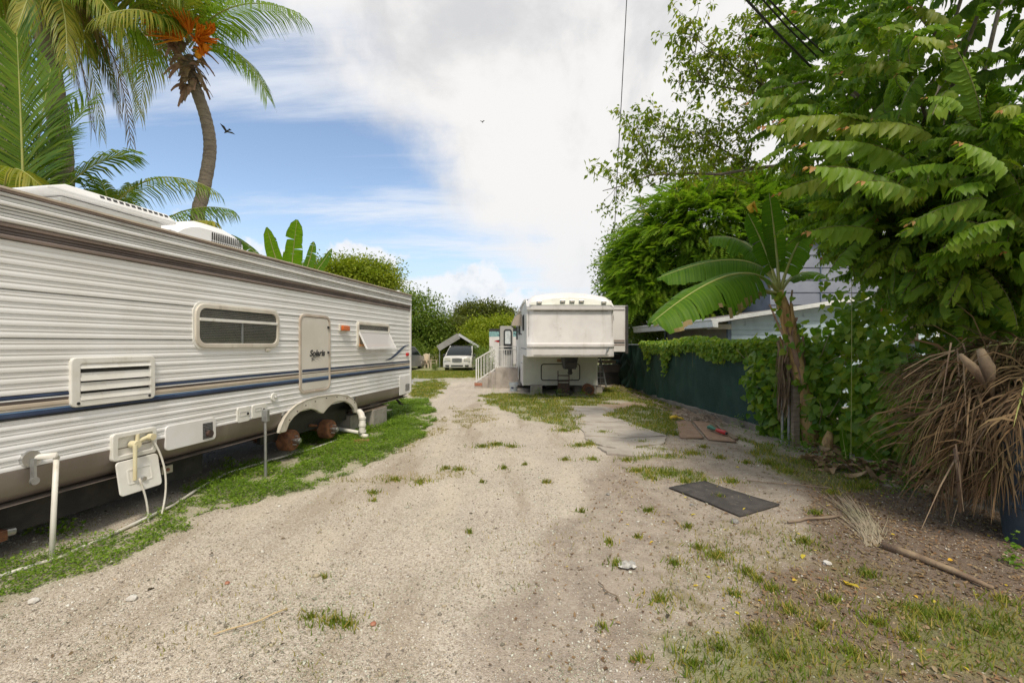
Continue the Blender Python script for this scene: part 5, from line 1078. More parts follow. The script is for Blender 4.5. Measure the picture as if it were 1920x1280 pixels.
for t in np.arange(FL_SCR, FLN, .055):
    for s in (-1, 1):
        pts = []; a = fpt(t)-fo; b = fpt(max(FL_SCR, min(FLN, t+s*1.5)))-fo
        if (b-a).length < .8: continue
        n_ = Vector((.004*s, 0, 0)); u = (b-a); vs = [a+n_+Vector((0,0,.08)), a+n_+Vector((0,0,.086)), b+n_+Vector((0,0,1.576)), b+n_+Vector((0,0,1.57))]; m.add(vs, [(0,1,2,3)])
tag(m.build('wire_mesh', K['steel'], FE, fix=False), kind='stuff')
m = MB(); c_ = [(-.10,-.05),(-.10,.11),(-.07,.125),(.09,.125),(.12,.1),(.12,-.05)]
rows = []
for t in np.linspace(0, FL_SCR, 50): p = fpt(t)-fo; rows.append([(p.x+a+.0, p.y, b+.012*math.sin(t*5)) for a, b in c_])
m.grid(rows); K['curb'] = M('dirty_concrete', (.24,.21,.17,1), (.16,.135,.11,1), 3, .95, bmp=.5, bscale=30); m.build('curb', K['curb'], FE)
for px, lb in ((1467, 'thin blue-grey steel pipe upright at the near end of the green cloth'), (1479, 'second steel pipe upright, right of the thin one by the cloth end')):
    g = G(px, 833); o = thing('pipe_post', lb, 'pipe', g, 0, 'pipes at the end of the green cloth'); m = MB(); m.cyl((0,0,-.05),(0,0,1.15),.020,n=12); m.build('pipe', K['steel'], o, smooth='auto'); m = MB(); m.cyl((0,0,1.13),(0,0,1.17),.024,n=12); m.build('cap', K['steel'], o)
g = G(1491, 835); o = thing('wooden_post', 'short dark wooden post beside the leaning banana stem', 'post', g); m = MB(); m.box(-.05,.05,-.04,.04,-.05,1.0); m.build('post', K['wood'], o, bevel=.008)

# ------------------------------------------------------------------ things lying on the drive
K['paledryw'] = M('straw', (.55,.42,.24,1), (.42,.31,.17,1), 20, .8)
def plate(name, label, cat, pts, th, mat, lift=.0, part='sheet'):
    w = [G(*p) for p in pts]; c = sum(w, Vector())/len(w); o = thing(name, label, cat, c); n_ = 10
    m = MB(); A, B, C_, D_ = [p-c for p in w]; rows = []
    for i in range(n_+1):
        u = i/n_; l = A.lerp(D_, u); r = B.lerp(C_, u); rows.append([])
        for j in range(n_+1):
            q = l.lerp(r, j/n_); rows[-1].append(Vector((q.x, q.y, float(ground_z(q.x+c.x, q.y+c.y))*.5+.022+lift+.006*math.sin(4*u+3*j/n_))))
    m.grid(rows); ob = m.build(part, K[mat], o, smooth=True, fix=False); s = ob.modifiers.new('thickness', 'SOLIDIFY'); s.thickness = th; s.offset = 1; return o
plate('rubber_mat', 'dark grey rubber mat lying flat on the bare ground at right', 'mat', [(1254,917),(1322,905),(1462,950),(1388,970)], .012, 'rubber')
plate('wooden_board', 'brown board, the left one of two lying beside the fence', 'board', [(1268,790),(1294,790),(1320,823),(1275,822)], .015, 'ply', .005)
plate('wooden_board', 'long brown board under the red torch, right of its pair', 'board', [(1298,790),(1333,794),(1381,830),(1328,825)], .015, 'ply', .005)
plate('plank', 'narrow weathered plank along the right side of the brown boards', 'plank', [(1340,796),(1345,796),(1384,824),(1378,826)], .03, 'wood', .01)
plate('plank', 'short dark plank by the fence foot beyond the brown boards', 'plank', [(1277,768),(1286,767),(1318,784),(1308,786)], .03, 'wood', .01)
plate('plank', 'brown plank leaning flat at the fence foot behind the other', 'plank', [(1300,765),(1306,764),(1338,782),(1330,783)], .03, 'wood', .01)
for i, (p, q, r_, lb) in enumerate((((1290,781),(1345,776),.02,'pale stick lying across the planks by the fence'), ((1300,788),(1335,784),.015,'thin pale stick just in front of the planks'), ((1400,905),(1560,918),.006,'thin twig near the dark mat'), ((1180,838),(1212,848),.010,'dark stick on the pale slab'), ((400,1196),(540,1148),.0045,'long straw coloured stalk lying on the gravel in the foreground'), ((1120,1100),(1165,1135),.004,'thin dark wire curl on the gravel'), ((1475,984),(1575,972),.012,'pale stick right of the dark mat'))):
    a, b = G(*p), G(*q); o = thing('stick', lb, 'stick', a); m = MB(); v = b-a; n_ = v.cross(Vector((0,0,1))).normalized()
    m.tube([v*t+n_*random.uniform(-.015,.015)+Vector((0,0,.02+float(ground_z((a+v*t).x,(a+v*t).y)))) for t in np.linspace(0, 1, 6)], r_, 6); m.build('stem', K['paledryw'] if i in (4,) else K['wood'], o, smooth=True)
# red and green hand torch-like tool
a, b = G(1328, 808), G(1362, 820); v = (b-a).normalized(); o = thing('garden_tool', 'red handled tool with a green head lying on the brown board', 'tool', a); l_ = (b-a).length
K['redp'] = M('red_plastic', (.45,.02,.02,1), None, 4, .35); K['greenp'] = M('green_plastic', (.03,.16,.10,1), None, 4, .4)
m = MB(); m.tube([v*l_*.45+Vector((0,0,.07)), v*l_*.55+Vector((0,0,.075)), v*l_*.9+Vector((0,0,.075)), v*l_+Vector((0,0,.07))], [.022,.035,.038,.02], 14); m.build('handle', K['redp'], o, smooth=True)
m = MB(); m.tube([Vector((0,0,.07)), v*l_*.15+Vector((0,0,.09)), v*l_*.3+Vector((0,0,.08)), v*l_*.46+Vector((0,0,.075))], [.03,.045,.03,.02], 12); m.bar(v*l_*.1+Vector((0,0,.09)), v*l_*.05+Vector((.1,.08,.06)), .03); m.build('head', K['greenp'], o, smooth='auto')
m = MB(); m.cyl(v*l_*.96+Vector((0,0,.073)), v*l_*1.02+Vector((0,0,.07)), .022, n=12); m.build('cap', K['black'], o)
K['yel'] = M('yellow_plastic', (.75,.50,.03,1), None, 4, .4); g = G(1266, 786); o = thing('yellow_glove', 'crumpled yellow glove on the ground above the brown boards', 'glove', g); m = MB(); m.tube([(-.11,0,.03),(-.04,.02,.045),(.05,0,.04)], [.03,.045,.04], 10)
m.build('palm', K['yel'], o, smooth=True)
for k in range(4): m = MB(); a = -.5+.32*k; m.tube([(.05,.02*(k-1.5),.04),(.05+.07*math.cos(a),.02*(k-1.5)+.08*math.sin(a),.035),(.05+.12*math.cos(a),.02*(k-1.5)+.12*math.sin(a),.02)], [.016,.014,.01], 8); m.build('finger', K['yel'], o, smooth=True)
K['paper'] = M('crumpled_pale_plastic', (.42,.41,.38,1), (.34,.33,.31,1), 12, .4); g = G(1176, 1066); o = thing('plastic_scrap', 'crumpled translucent plastic scrap beside a small grass tuft', 'litter', g); m = MB(); rows = [[(-.06+.12*i/6+random.gauss(0,.006), -.05+.1*j/6+random.gauss(0,.006), .02+random.random()*.03) for j in range(7)] for i in range(7)]; m.grid(rows); m.build('sheet', K['paper'], o, fix=False)
def rock(px, py, r_, mat, label, n='stone'):
    import bmesh
    g = G(px, py); bm = bmesh.new(); bmesh.ops.create_icosphere(bm, subdivisions=2, radius=r_)
    for v in bm.verts: v.co *= 1+random.uniform(-.14,.14); v.co.z *= .62
    me = bpy.data.meshes.new(n); bm.to_mesh(me); bm.free(); me.materials.append(K[mat]); o = bpy.data.objects.new(n, me); link(o); o.location = (g.x, g.y, float(ground_z(g.x, g.y))+r_*.4); return tag(o, label, 'stone')
K['palestone'] = M('pale_limestone', (.62,.60,.56,1), (.5,.47,.42,1), 14, .9, bmp=.4); K['greystone'] = M('grey_stone', (.20,.19,.18,1), (.3,.29,.27,1), 14, .9, bmp=.4)
rock(247, 1127, .030, 'palestone', 'white limestone pebble alone on the gravel at left'); rock(1378, 980, .035, 'greystone', 'grey stone just below the near corner of the dark mat'); rock(1551, 1060, .028, 'palestone', 'pale stone beside the large yellow leaf')
rock(1140, 928, .022, 'greystone', 'small dark stone on the drive left of the mat'); rock(62, 1133, .028, 'palestone', 'pale stone at the lower edge of the clover strip'); rock(426, 1095, .016, 'brick', 'small rusty brown stone on the left gravel'); rock(700, 1172, .018, 'brick', 'small brick red stone near the front grass tuft'); rock(1297, 948, .02, 'greystone', 'dark pebble left of the near mat edge')
rock(1228, 744, .07, 'palestone', 'round white stone at the foot of the green cloth')

# ------------------------------------------------------------------ overhead lines and birds
def wire(label, pts, r_=.008):
    o = thing('overhead_wire', label, 'wire', pts[0], 0, 'overhead service wires'); m = MB(); m.tube([p-pts[0] for p in pts], r_, 6); m.build('cable', K['black'], o, smooth=True)
wire('single dark cable running away overhead between the two trailers and the tree', [P(1178,-60,7.6), P(1175,0,8.2), P(1165,190,11.9), P(1156,350,20), P(1150,485,31)], [.008, .008, .011, .018, .026])
wire('lower left cable of the three at the upper right entering the tree', [P(1380,-30,4.2), P(1400,0,4.3), P(1455,60,4.5), P(1520,125,4.9)], .013)
wire('middle cable of the three at the upper right', [P(1410,-30,4.2), P(1430,0,4.3), P(1475,50,4.5), P(1530,105,4.9)], .009)
wire('right hand cable of the three at the upper right', [P(1425,-30,4.2), P(1442,0,4.3), P(1488,48,4.5), P(1545,100,4.9)], .009)
wire('thin slack line slanting down behind the small leaved branch', [P(1470,160,8), P(1440,200,8.6), P(1365,300,11), P(1300,385,15)], .007)
def bird(label, px, py, D, s, rz, ro):
    o = thing('bird', label, 'bird', P(px, py, D), rz); m = MB(); m.tube([(-.16,0,0),(-.10,0,.02),(0,0,.025),(.10,0,.01),(.15,0,.02),(.20,0,.0)], [.01,.035,.05,.04,.025,.004], 10); m.build('body', K['black'], o, smooth=True)
    for sg in (-1, 1): m = MB(); m.add([(-.05,sg*.03,.03),(.08,sg*.03,.03),(.07,sg*.22,.14),(-.02,sg*.40,.17),(-.10,sg*.2,.11)], [(0,1,2,3,4)]); m.build('wing', K['black'], o)
    m = MB(); m.add([(-.13,-.02,0),(-.13,.02,0),(-.30,.07,-.01),(-.30,-.07,-.01)], [(0,1,2,3)]); m.build('tail', K['black'], o); o.scale = (s,)*3; o.rotation_euler = ro
bird('dark bird flying with raised wings right of the palm trunk', 425, 247, 14, .62, 0, (R(20), R(12), R(155)))
bird('tiny distant bird high in the middle of the sky', 904, 229, 45, .8, 0, (.2, .2, 1))
# ------------------------------------------------------------------ vegetation
K['goose'] = leafmat('tree_leaf_green', [(.12,.25,.035,1), (.17,.31,.04,1), (.08,.185,.028,1), (.24,.37,.06,1), (.14,.28,.045,1)], .46, .42, isl=.25, obj=.75)
K['goosey'] = leafmat('young_leaf_yellow_green', [(.18,.31,.045,1), (.14,.27,.04,1), (.25,.33,.07,1), (.12,.24,.035,1)], .4, .42, isl=.3)
K['tip'] = leafmat('orange_young_leaf', [(.42,.17,.06,1), (.38,.22,.07,1), (.46,.26,.10,1)], .35, .45, tcol=(1.4,1.1,.6,1))
K['stem'] = M('green_stem', (.16,.17,.05,1), (.12,.10,.05,1), 8, .6)
K['vine'] = leafmat('vine_leaf', [(.11,.25,.03,1), (.15,.30,.04,1), (.08,.20,.025,1), (.24,.38,.07,1), (.13,.26,.035,1)], .38, .36, spec=.32)
K['vinelit'] = leafmat('bright_vine_leaf', [(.21,.34,.04,1), (.28,.38,.05,1), (.15,.28,.035,1), (.18,.31,.05,1)], .38, .4, spec=.28)
K['poin'] = leafmat('feathery_leaf', [(.16,.30,.04,1), (.22,.37,.05,1), (.10,.22,.03,1), (.28,.41,.075,1)], .38, .5, isl=.2, obj=.8)
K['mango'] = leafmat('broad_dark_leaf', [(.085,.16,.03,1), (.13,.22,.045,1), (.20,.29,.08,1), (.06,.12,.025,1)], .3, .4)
K['ygreen'] = leafmat('yellow_green_leaf', [(.20,.29,.035,1), (.28,.35,.05,1), (.14,.23,.03,1)], .33, .5)
K['olive'] = leafmat('olive_leaf', [(.10,.14,.045,1), (.14,.18,.06,1), (.075,.11,.035,1), (.17,.20,.07,1)], .3, .5)
K['gumbo'] = leafmat('small_backlit_leaf', [(.15,.24,.04,1), (.20,.29,.05,1), (.11,.19,.03,1), (.27,.30,.06,1)], .55, .45)
K['palm'] = leafmat('palm_leaflet', [(.11,.22,.025,1), (.16,.28,.03,1), (.08,.17,.022,1), (.24,.30,.04,1)], .35, .4, isl=.35)
K['palmy'] = leafmat('yellowing_palm_leaflet', [(.30,.30,.045,1), (.18,.25,.035,1), (.38,.33,.07,1), (.13,.19,.03,1)], .38, .4, isl=.5)
K['palmdry'] = leafmat('dry_palm_leaflet', [(.28,.19,.09,1), (.20,.17,.06,1), (.36,.27,.14,1), (.15,.15,.04,1)], .25, .6, isl=.6, tcol=(1.3,1.1,.7,1))
K['banana'] = leafmat('banana_leaf_blade', [(.085,.20,.018,1), (.11,.24,.024,1), (.07,.17,.018,1)], .32, .5, isl=.1, obj=.7, veins=True)
K['bananal'] = leafmat('bright_banana_blade', [(.17,.34,.02,1), (.20,.38,.03,1)], .45, .35, isl=.1, veins=True)
K['rib'] = M('yellow_green_rib', (.36,.36,.10,1), (.28,.32,.09,1), 6, .5)
K['pseudo'] = M('banana_stem_sheath', (.58,.38,.16,1), (.32,.18,.075,1), 4, .7, stretch=(5,5,.5), grime=(.30,.32,.08,1), gsc=(6,6,.8), glo=.52, ghi=.7, bmp=.4)
K['husk'] = M('dry_husk', (.33,.24,.15,1), (.18,.12,.08,1), 7, .9, stretch=(1,1,.5), bmp=.5)
K['husk2'] = M('pinkish_dry_sheath', (.42,.27,.19,1), (.27,.16,.11,1), 5, .75)
K['orange'] = leafmat('orange_flower_strand', [(.85,.27,.015,1), (.75,.18,.01,1), (.9,.38,.03,1)], .2, .5, tcol=(1.3,1,.6,1))

def leaf_shape(L_, W_, droop=.25, fold=.12, heart=False):
    if heart: v = [(0,0,0),(-.12,.26,.03),(.18,.50,fold),(.60,.34,fold*.6-droop*.4),(1,0,-droop),(.60,-.34,fold*.6-droop*.4),(.18,-.50,fold),(-.12,-.26,.03),(.45,0,-droop*.2)]; t = [(0,8,1),(1,8,2),(2,8,3),(3,8,4),(4,8,5),(5,8,6),(6,8,7),(7,8,0)]
    else: v = [(0,0,0),(.30,.5,fold),(.66,.40,fold*.7-droop*.45),(1,0,-droop),(.66,-.40,fold*.7-droop*.45),(.30,-.5,fold),(.5,0,-droop*.2)]; t = [(0,6,1),(1,6,2),(2,6,3),(3,6,4),(4,6,5),(5,6,0)]
    return np.array(v, float)*[L_, W_, L_], np.array(t)
def pinnate(n=15, L_=.62, ll=.105, lw=.047, droop=.22, hang=.55, seed=0, narrow=False):
    """one compound leaf along +x: returns verts, tris, material index (0 leaflet, 1 stem, 2 tip)"""
    rg = np.random.default_rng(seed); V, T, MI = [], [], []; b = 0
    kx = rg.uniform(-.16, .16); pts = [np.array([L_*t, kx*L_*t*t+.02*math.sin(3*t+seed), .06*L_*math.sin(t*2)-droop*L_*t*t]) for t in np.linspace(0, 1, n+1)]
    base = leaf_shape(1, 1, .25, .10)
    for i in range(n+1):
        t = i/n; p = pts[i]; tg = pts[min(i+1, n)]-pts[max(i-1, 0)]; tg /= np.linalg.norm(tg)
        l = ll*(.55+.9*math.sin(math.pi*min(1, t*.9+.12))**.8)*(.75 if t > .93 else 1)*rg.uniform(.75, 1.15)
        for s in (-1, 1):
            if rg.random() < .06: continue
            if t > .96 and s > 0: d = tg
            else: d = np.array([.30+.3*t+rg.normal(0,.12), s*(1-hang*.45), -hang*rg.uniform(.55, 1.35)])
            Fm = frames(d[None], np.array([[.25, s*.35, 1.]]))[0]
            v = base[0]*[l, l*lw/ll*(1 if not narrow else .5), l]; v = v@Fm.T+p
            V.append(v); T.append(base[1]+b); MI += [2 if t > .93 else 0]*len(base[1]); b += len(v)
    r_ = .004
    for i in range(n):
        p, q = pts[i], pts[i+1]; V.append(np.array([p+[0,-r_,0], p+[0,r_,0], q+[0,r_,0], q+[0,-r_,0], p+[0,0,-r_*1.5], q+[0,0,-r_*1.5]])); T.append(np.array([(0,1,2),(0,2,3),(0,3,5),(0,5,4),(1,4,5),(1,5,2)])+b); MI += [1]*6; b += 6
    return np.concatenate(V), np.concatenate(T), np.array(MI)
def cheap_pinnate(n, L_, ll, lw, droop, seed):
    rg = np.random.default_rng(seed); V, T, b = [], [], 0
    pts = [np.array([L_*t, 0, .05*L_*math.sin(t*2)-droop*L_*t*t]) for t in np.linspace(0, 1, n+1)]; bs = diamond(lw/ll*1.1, .05)
    for i in range(n+1):
        t = i/n; p = pts[i]; l = ll*(.4+.75*math.sin(math.pi*min(1, t*.85+.12)))*rg.uniform(.85, 1.1)
        for s in (-1, 1):
            d = np.array([.45+.4*t, s, -.30*rg.uniform(.5, 1.5)]); v = (bs[0]*l)@frames(d[None], np.array([[0, 0, 1.]]))[0].T+p; V.append(v); T.append(bs[1]+b); b += len(v)
    return np.concatenate(V), np.concatenate(T)
def place_fronds(root, bases, mats_list, pos, Fm, sc, nparts, eye=True, pname='leaf'):
    """the nparts nearest the viewer become parts of their own, the rest one joined part"""
    n = len(pos); dist = np.linalg.norm(pos-np.array([0, 0, H]), axis=1) if eye else RNG.random(n)
    infr = (np.abs(pos[:, 0]/np.maximum(pos[:, 1], .3)) < 1.15) & ((pos[:, 2]-H)/np.maximum(pos[:, 1], .3) < .8); order = np.argsort(dist/np.maximum(sc, .01)+np.where(infr, 0, 100))
    rl = np.array(root.matrix_world.translation) if False else np.array(root.location)
    a, b = order[:nparts], order[nparts:]
    meshes = [mesh_of(pname, bs, mt, mi=bs[2] if len(bs) > 2 else None) for bs, mt in zip(bases, mats_list)]
    place_parts(pname, meshes, pos[a]-rl, Fm[a], sc[a], root)
    if len(b):
        for k in range(len(bases)):
            ix = b[np.arange(len(b)) % len(bases) == k]
            if not len(ix): continue
            V, T = batch([bases[k][:2]], pos[ix]-rl, Fm[ix], sc[ix]); mi = np.tile(bases[k][2], len(ix)) if len(bases[k]) > 2 else None
            tag(fast_mesh('foliage', V, T, mats_list[k], root, mi=mi), kind='stuff')
def limb(root, pts, r0, r1, name='branch', mat='bark', n=8):
    m = MB(); k = len(pts); m.tube([Vector(p)-Vector(root.location) for p in pts], [r0+(r1-r0)*i/(k-1) for i in range(k)], n); return m.build(name, K[mat], root, smooth=True)
def wig(p, q, n=6, a=.1, sag=0.):
    p, q = Vector(p), Vector(q); return [p.lerp(q, t)+Vector((random.gauss(0, a), random.gauss(0, a), random.gauss(0, a)+sag*math.sin(math.pi*t)))*(1 if 0 < t < 1 else 0) for t in np.linspace(0, 1, n)]

# ---- large tree with long drooping compound leaves overhanging the fence at right
gt = Vector((5.75, 5.75, 0)); GT = thing('overhanging_tree', 'big leafy tree with long drooping compound leaves overhanging the fence at right', 'tree', gt)
limb(GT, [gt+Vector(v) for v in ((0,0,-.1),(.02,0,.6),(-.05,0,1.3),(-.02,.0,1.75),(-.18,.05,2.3),(-.3,.1,3.0),(-.2,.2,4.2),(0,.2,5.4))], .17, .06, 'trunk', n=14)
cents = [((6.5,5.7,5.5),(3.15,2.7,3.3),1500), ((5.0,4.9,3.0),(1.35,1.1,.8),330), ((4.3,3.8,4.2),(1.15,1.1,1.5),300), ((6.4,5.2,2.65),(1.4,1.1,.75),300), ((4.05,6.0,4.3),(.95,1,1.6),260), ((3.9,3.3,2.75),(.6,.5,.6),40)]
cents += [(tuple(P(px_, py_, D_c)), r_c, n_c) for px_, py_, D_c, r_c, n_c in ((1720,470,5.2,(.7,.7,.5),150), (1760,500,4.9,(.75,.7,.45),180), (1880,470,4.5,(.7,.6,.5),170), (1850,560,5.2,(.7,.6,.3),120), (1700,400,5.0,(.9,.8,.6),190))]
P_, D_ = [], []
for c, r_, n_ in cents:
    v = nrm(RNG.normal(0, 1, (n_, 3))); rad = RNG.uniform(.5, 1.04, n_)**.55; p = np.array(c)+v*np.array(r_)*rad[:, None]; P_.append(p)
    d = v*[1, 1, .3]+[-.32, -.28, -.10]+RNG.normal(0, .55, (n_, 3))*[1, 1, .85]; D_.append(d)
P_ = np.concatenate(P_); D_ = nrm(np.concatenate(D_)); k = (P_[:, 2] > 1.95) & ((P_[:, 1] > 2.7) & (P_[:, 0] > 2.6))
pxx = 960+F*P_[:, 0]/P_[:, 1]; pyy = HZ-F*(P_[:, 2]-H)/P_[:, 1]
k &= (pxx > np.interp(pyy, [-400, 0, 130, 300, 380, 430, 500, 570, 640], [1340, 1430, 1430, 1470, 1520, 1580, 1660, 1730, 1780])+60*(P_[:, 1] < 4.2))
P_, D_ = P_[k], D_[k]; n = len(P_)
Fm = frames(D_, np.array([0, 0, 1.])+RNG.normal(0, .32, (n, 3))); sc = RNG.uniform(.5, 1.0, n)
bases, mats = [], []
for s in range(10):
    bases.append(pinnate(13+s % 3, .58, .115, .056, [.2, .35, .1, .28, .4, .22, .15, .3, .45, .05][s], [.75, .95, .6, .85, 1.0, .7, .9, .5, .8, .65][s], s)); mats.append([K['goose'], K['stem'], K['goose']] if s < 6 else ([K['goose'], K['stem'], K['goosey']] if s < 9 else [K['goosey'], K['stem'], K['tip']]))
place_fronds(GT, bases, mats, P_, Fm, sc, 300)
for c, r_, n_ in cents:
    for i in range(7 if n_ > 300 else 3):
        v = nrm(RNG.normal(0, 1, 3)); q = Vector(c)+Vector(v*np.array(r_)*.8); q.z = max(q.z, 2.2); s0 = gt+Vector((-.2,.05,random.uniform(2.0, 4.2))); limb(GT, wig(s0, q, 6, .12, .25), .032, .009)
# hand placed near leaves with pale and orange tips
hp = [((1838,230),(1822,84),3.3,1), ((1700,300),(1545,225),3.9,1), ((1690,345),(1520,300),3.9,1), ((1650,245),(1500,180),4.3,0), ((1560,250),(1430,228),5.2,0), ((1840,370),(1740,385),3.2,0), ((1910,200),(1860,200),3.1,1), ((1740,250),(1620,200),3.7,1), ((1640,430),(1510,420),4.3,0), ((1800,200),(1760,160),3.2,1), ((1720,360),(1610,330),3.6,0), ((1600,330),(1480,330),4.7,0), ((1890,320),(1790,260),3.1,0), ((1530,190),(1420,160),5.6,0), ((1570,60),(1490,20),5.4,0), ((1700,120),(1600,100),4.4,0), ((1780,40),(1700,10),4.0,0)]
pm = [mesh_of('leaf', b_[:2], [K['goosey'], K['stem'], K['tip']], mi=b_[2]) for b_ in (pinnate(18, .75, .12, .058, .12, .75, 31), pinnate(17, .7, .115, .056, .30, .9, 32))]
for i, (a, b, D_0, fl_) in enumerate(hp):
    p, q = np.array(P(*a, D_0)), np.array(P(*b, D_0-.15)); d = q-p; L_ = np.linalg.norm(d); up = np.array([[0, -.5, 1.]]) if abs(d[2]/L_) < .8 else np.array([[-.2, -1, .1]])
    place_parts('leaf', [pm[i % 2]], (p-np.array(gt))[None], frames(d[None], up), np.array([L_/.68]), GT)

# ---- small-leaved branches reaching left from behind
sb = Vector((7.1, 8.0, 0)); ST2 = thing('small_leaved_tree', 'tree with fine backlit leaves whose bare grey branches reach left over the fence', 'tree', sb)
limb(ST2, [sb+Vector(v) for v in ((0,0,0),(-.1,0,1.5),(-.3,-.2,3),(-.2,-.4,4.5),(0,-.4,6))], .14, .06, 'trunk', n=12)
twigs = []
BR = [([(1530,330),(1470,310),(1420,315),(1350,327),(1290,325),(1220,328),(1180,345),(1130,358)], 7.6, .035, .006), ([(1530,250),(1490,215),(1440,180),(1380,168),(1320,155),(1265,152)], 7.4, .03, .006), ([(1400,320),(1370,290),(1330,265),(1290,245),(1240,238)], 7.7, .02, .005),
      ([(1470,200),(1430,160),(1380,130),(1340,100),(1300,70)], 7.3, .022, .005), ([(1230,328),(1215,300),(1200,270),(1195,235)], 7.6, .012, .004), ([(1290,325),(1275,295),(1250,260),(1225,225)], 7.5, .012, .004), ([(1440,180),(1420,130),(1400,80),(1395,40)], 7.2, .02, .005), ([(1350,327),(1330,300),(1320,280),(1345,250),(1350,230)], 7.8, .014, .004), ([(1320,155),(1300,120),(1305,90),(1310,60)], 7.3, .012, .004), ([(1480,90),(1440,60),(1420,20)], 7.1, .02, .005), ([(1400,318),(1410,270),(1400,230),(1420,200)], 7.6, .014, .004)]
for pts, D_0, r0, r1 in BR:
    w = [P(x, y, D_0+.12*math.sin(i*1.7)) for i, (x, y) in enumerate(pts)]; limb(ST2, w, r0, r1, n=7)
    for i in range(len(w)-1):
        st0 = 0 if len(pts) < 6 or i > 1 else 9
        for j in range(9 if st0 == 0 else 2):
            p = w[i].lerp(w[i+1], random.random()); q = p+Vector((random.gauss(-.12, .26), random.gauss(0, .22), random.gauss(.06, .24))); twigs.append((p, q))
m = MB()
for p, q in twigs: m.tube(wig(p-sb, q-sb, 4, .02), [.005, .004, .003, .002], 4)
tag(m.build('twigs', K['bark'], ST2), kind='stuff')
pp, dd = [], []
for p, q in twigs:
    for j in range(17):
        t = random.random()**.5; c = p.lerp(q, .25+.85*t); pp.append(c+Vector((random.gauss(0,.045),random.gauss(0,.045),random.gauss(0,.04)))); dd.append((random.gauss(-.1,.5),random.gauss(0,.5),random.gauss(-.55,.3)))
pp = np.array([tuple(v) for v in pp])-np.array(sb); dd = np.array(dd)
V, T = batch([diamond(.5, .1), diamond(.42, .05)], pp, roll(frames(dd, [0, -.3, 1]), RNG.normal(0, .6, len(pp))), RNG.uniform(.07, .125, len(pp))); tag(fast_mesh('foliage', V, T, K['gumbo'], ST2), kind='stuff')

# ---- generic broadleaf tree for the middle distance
def tree(name, label, base, blobs, nl, ls, mat, trunk_r=.15, group=None, clump=26, flat=.6, cat='tree', shape=diamond(.5, .1), bark='bark', low=.5):
    o = thing(name, label, cat, base, 0, group); b = Vector(base)
    zc = min(c[2]-r_[2]*.5 for c, r_, *_ in blobs); m = MB()
    top = Vector((blobs[0][0][0]-b.x, blobs[0][0][1]-b.y, blobs[0][0][2]-b.z)); m.tube([(0,0,-.1), (top.x*.05+.04*trunk_r,0,top.z*.25), (top.x*.3,top.y*.3,top.z*.55), tuple(top)], [trunk_r*1.2, trunk_r, trunk_r*.7, trunk_r*.3], 10); m.build('trunk', K[bark], o, smooth=True)
    vol = [r_[0]*r_[1]*r_[2] for c, r_ in blobs]; vs = sum(v**.66 for v in vol); P_, D_ = [], []
    for (c, r_), v_ in zip(blobs, vol):
        s0 = Vector((top.x*.3, top.y*.3, top.z*.5)); limb_pts = wig(s0, Vector(c)-b, 5, .06*r_[0]); m = MB(); m.tube(limb_pts, [trunk_r*.5, trunk_r*.4, trunk_r*.3, trunk_r*.2, trunk_r*.08], 6); m.build('branch', K[bark], o, smooth=True)
        n_ = int(nl*(v_**.66)/vs); nc = max(8, n_//clump); v = nrm(RNG.normal(0, 1, (nc, 3))); v = v[v[:, 2] > -low-.25*RNG.random(len(v))]; nc = len(v)
        rr = RNG.uniform(.62, 1.08, nc)+.12*np.sin(v[:, 0]*5+c[0])*np.cos(v[:, 2]*6); cc = np.array(c)+v*np.array(r_)*rr[:, None]
        ci = RNG.integers(0, nc, n_); cs = max(r_)*.11+ls*1.2; p = cc[ci]+RNG.normal(0, 1, (n_, 3))*[cs, cs, cs*flat]; P_.append(p); D_.append(v[ci]*.7+RNG.normal(0, .6, (n_, 3))+[0, 0, -.15])
    P_ = np.concatenate(P_); D_ = np.concatenate(D_); n_ = len(P_)
    V, T = batch([shape], P_-np.array(base), roll(frames(D_, [0, 0, 1.]), RNG.normal(0, .5, n_)), RNG.uniform(.7, 1.3, n_)*ls); tag(fast_mesh('crown', V, T, mat, o), kind='stuff'); return o
def blob(px, py, D_0, rx, ry, rz): c = P(px, py, D_0); return (tuple(c), (rx, ry, rz))
def at0(px, D_0): v = P(px, HZ, D_0); return (v.x, v.y, 0)
tree('broadleaf_tree', 'dense green fruit tree beyond the rear end of the long trailer', at0(792, 36), [blob(785,600,36,2.0,2.,2.1), blob(810,630,36.2,1.5,1.6,1.6), blob(775,640,35.6,2.1,1.8,1.8), blob(758,585,37,1.7,1.7,1.5), blob(824,642,37,1.0,1.2,1.1), blob(790,655,35.5,2.1,1.3,1.2)], 26000, .22, K['mango'], .2, low=.9)
tree('broadleaf_tree', 'tall olive green tree in the centre distance with a rounded top', at0(905, 44), [blob(903,592,44,1.9,1.6,1.4), blob(925,598,44.5,1.4,1.4,1.4), blob(885,590,44.5,1.2,1.3,.9), blob(945,605,44.5,1.1,1.3,1.5), blob(915,620,43.6,2.4,1.7,1.5), blob(952,590,46,.6,.8,.6)], 17000, .25, K['olive'], .22, low=.7)
tree('broadleaf_tree', 'thin open crowned tree left of the tall olive tree in the distance', at0(866, 47), [blob(868,590,47,.8,.9,.7), blob(856,600,47,.9,.9,.6), blob(875,608,47,1.5,1.2,1.0), blob(846,612,47,.9,1,.7), blob(860,622,46,1.5,1.2,.9)], 5200, .19, K['olive'], .16, clump=18, low=.6)
tree('broadleaf_tree', 'bright yellow green tree left of the white box trailer', at0(905, 36), [blob(905,617,36,1.0,1,.9), blob(925,625,36,1.2,1.1,1.1), blob(945,612,37,1.,1,.8), blob(890,632,35.6,1.0,1.,.9), blob(960,622,38,1.,1,.9)], 12000, .2, K['ygreen'], .12, low=.9)
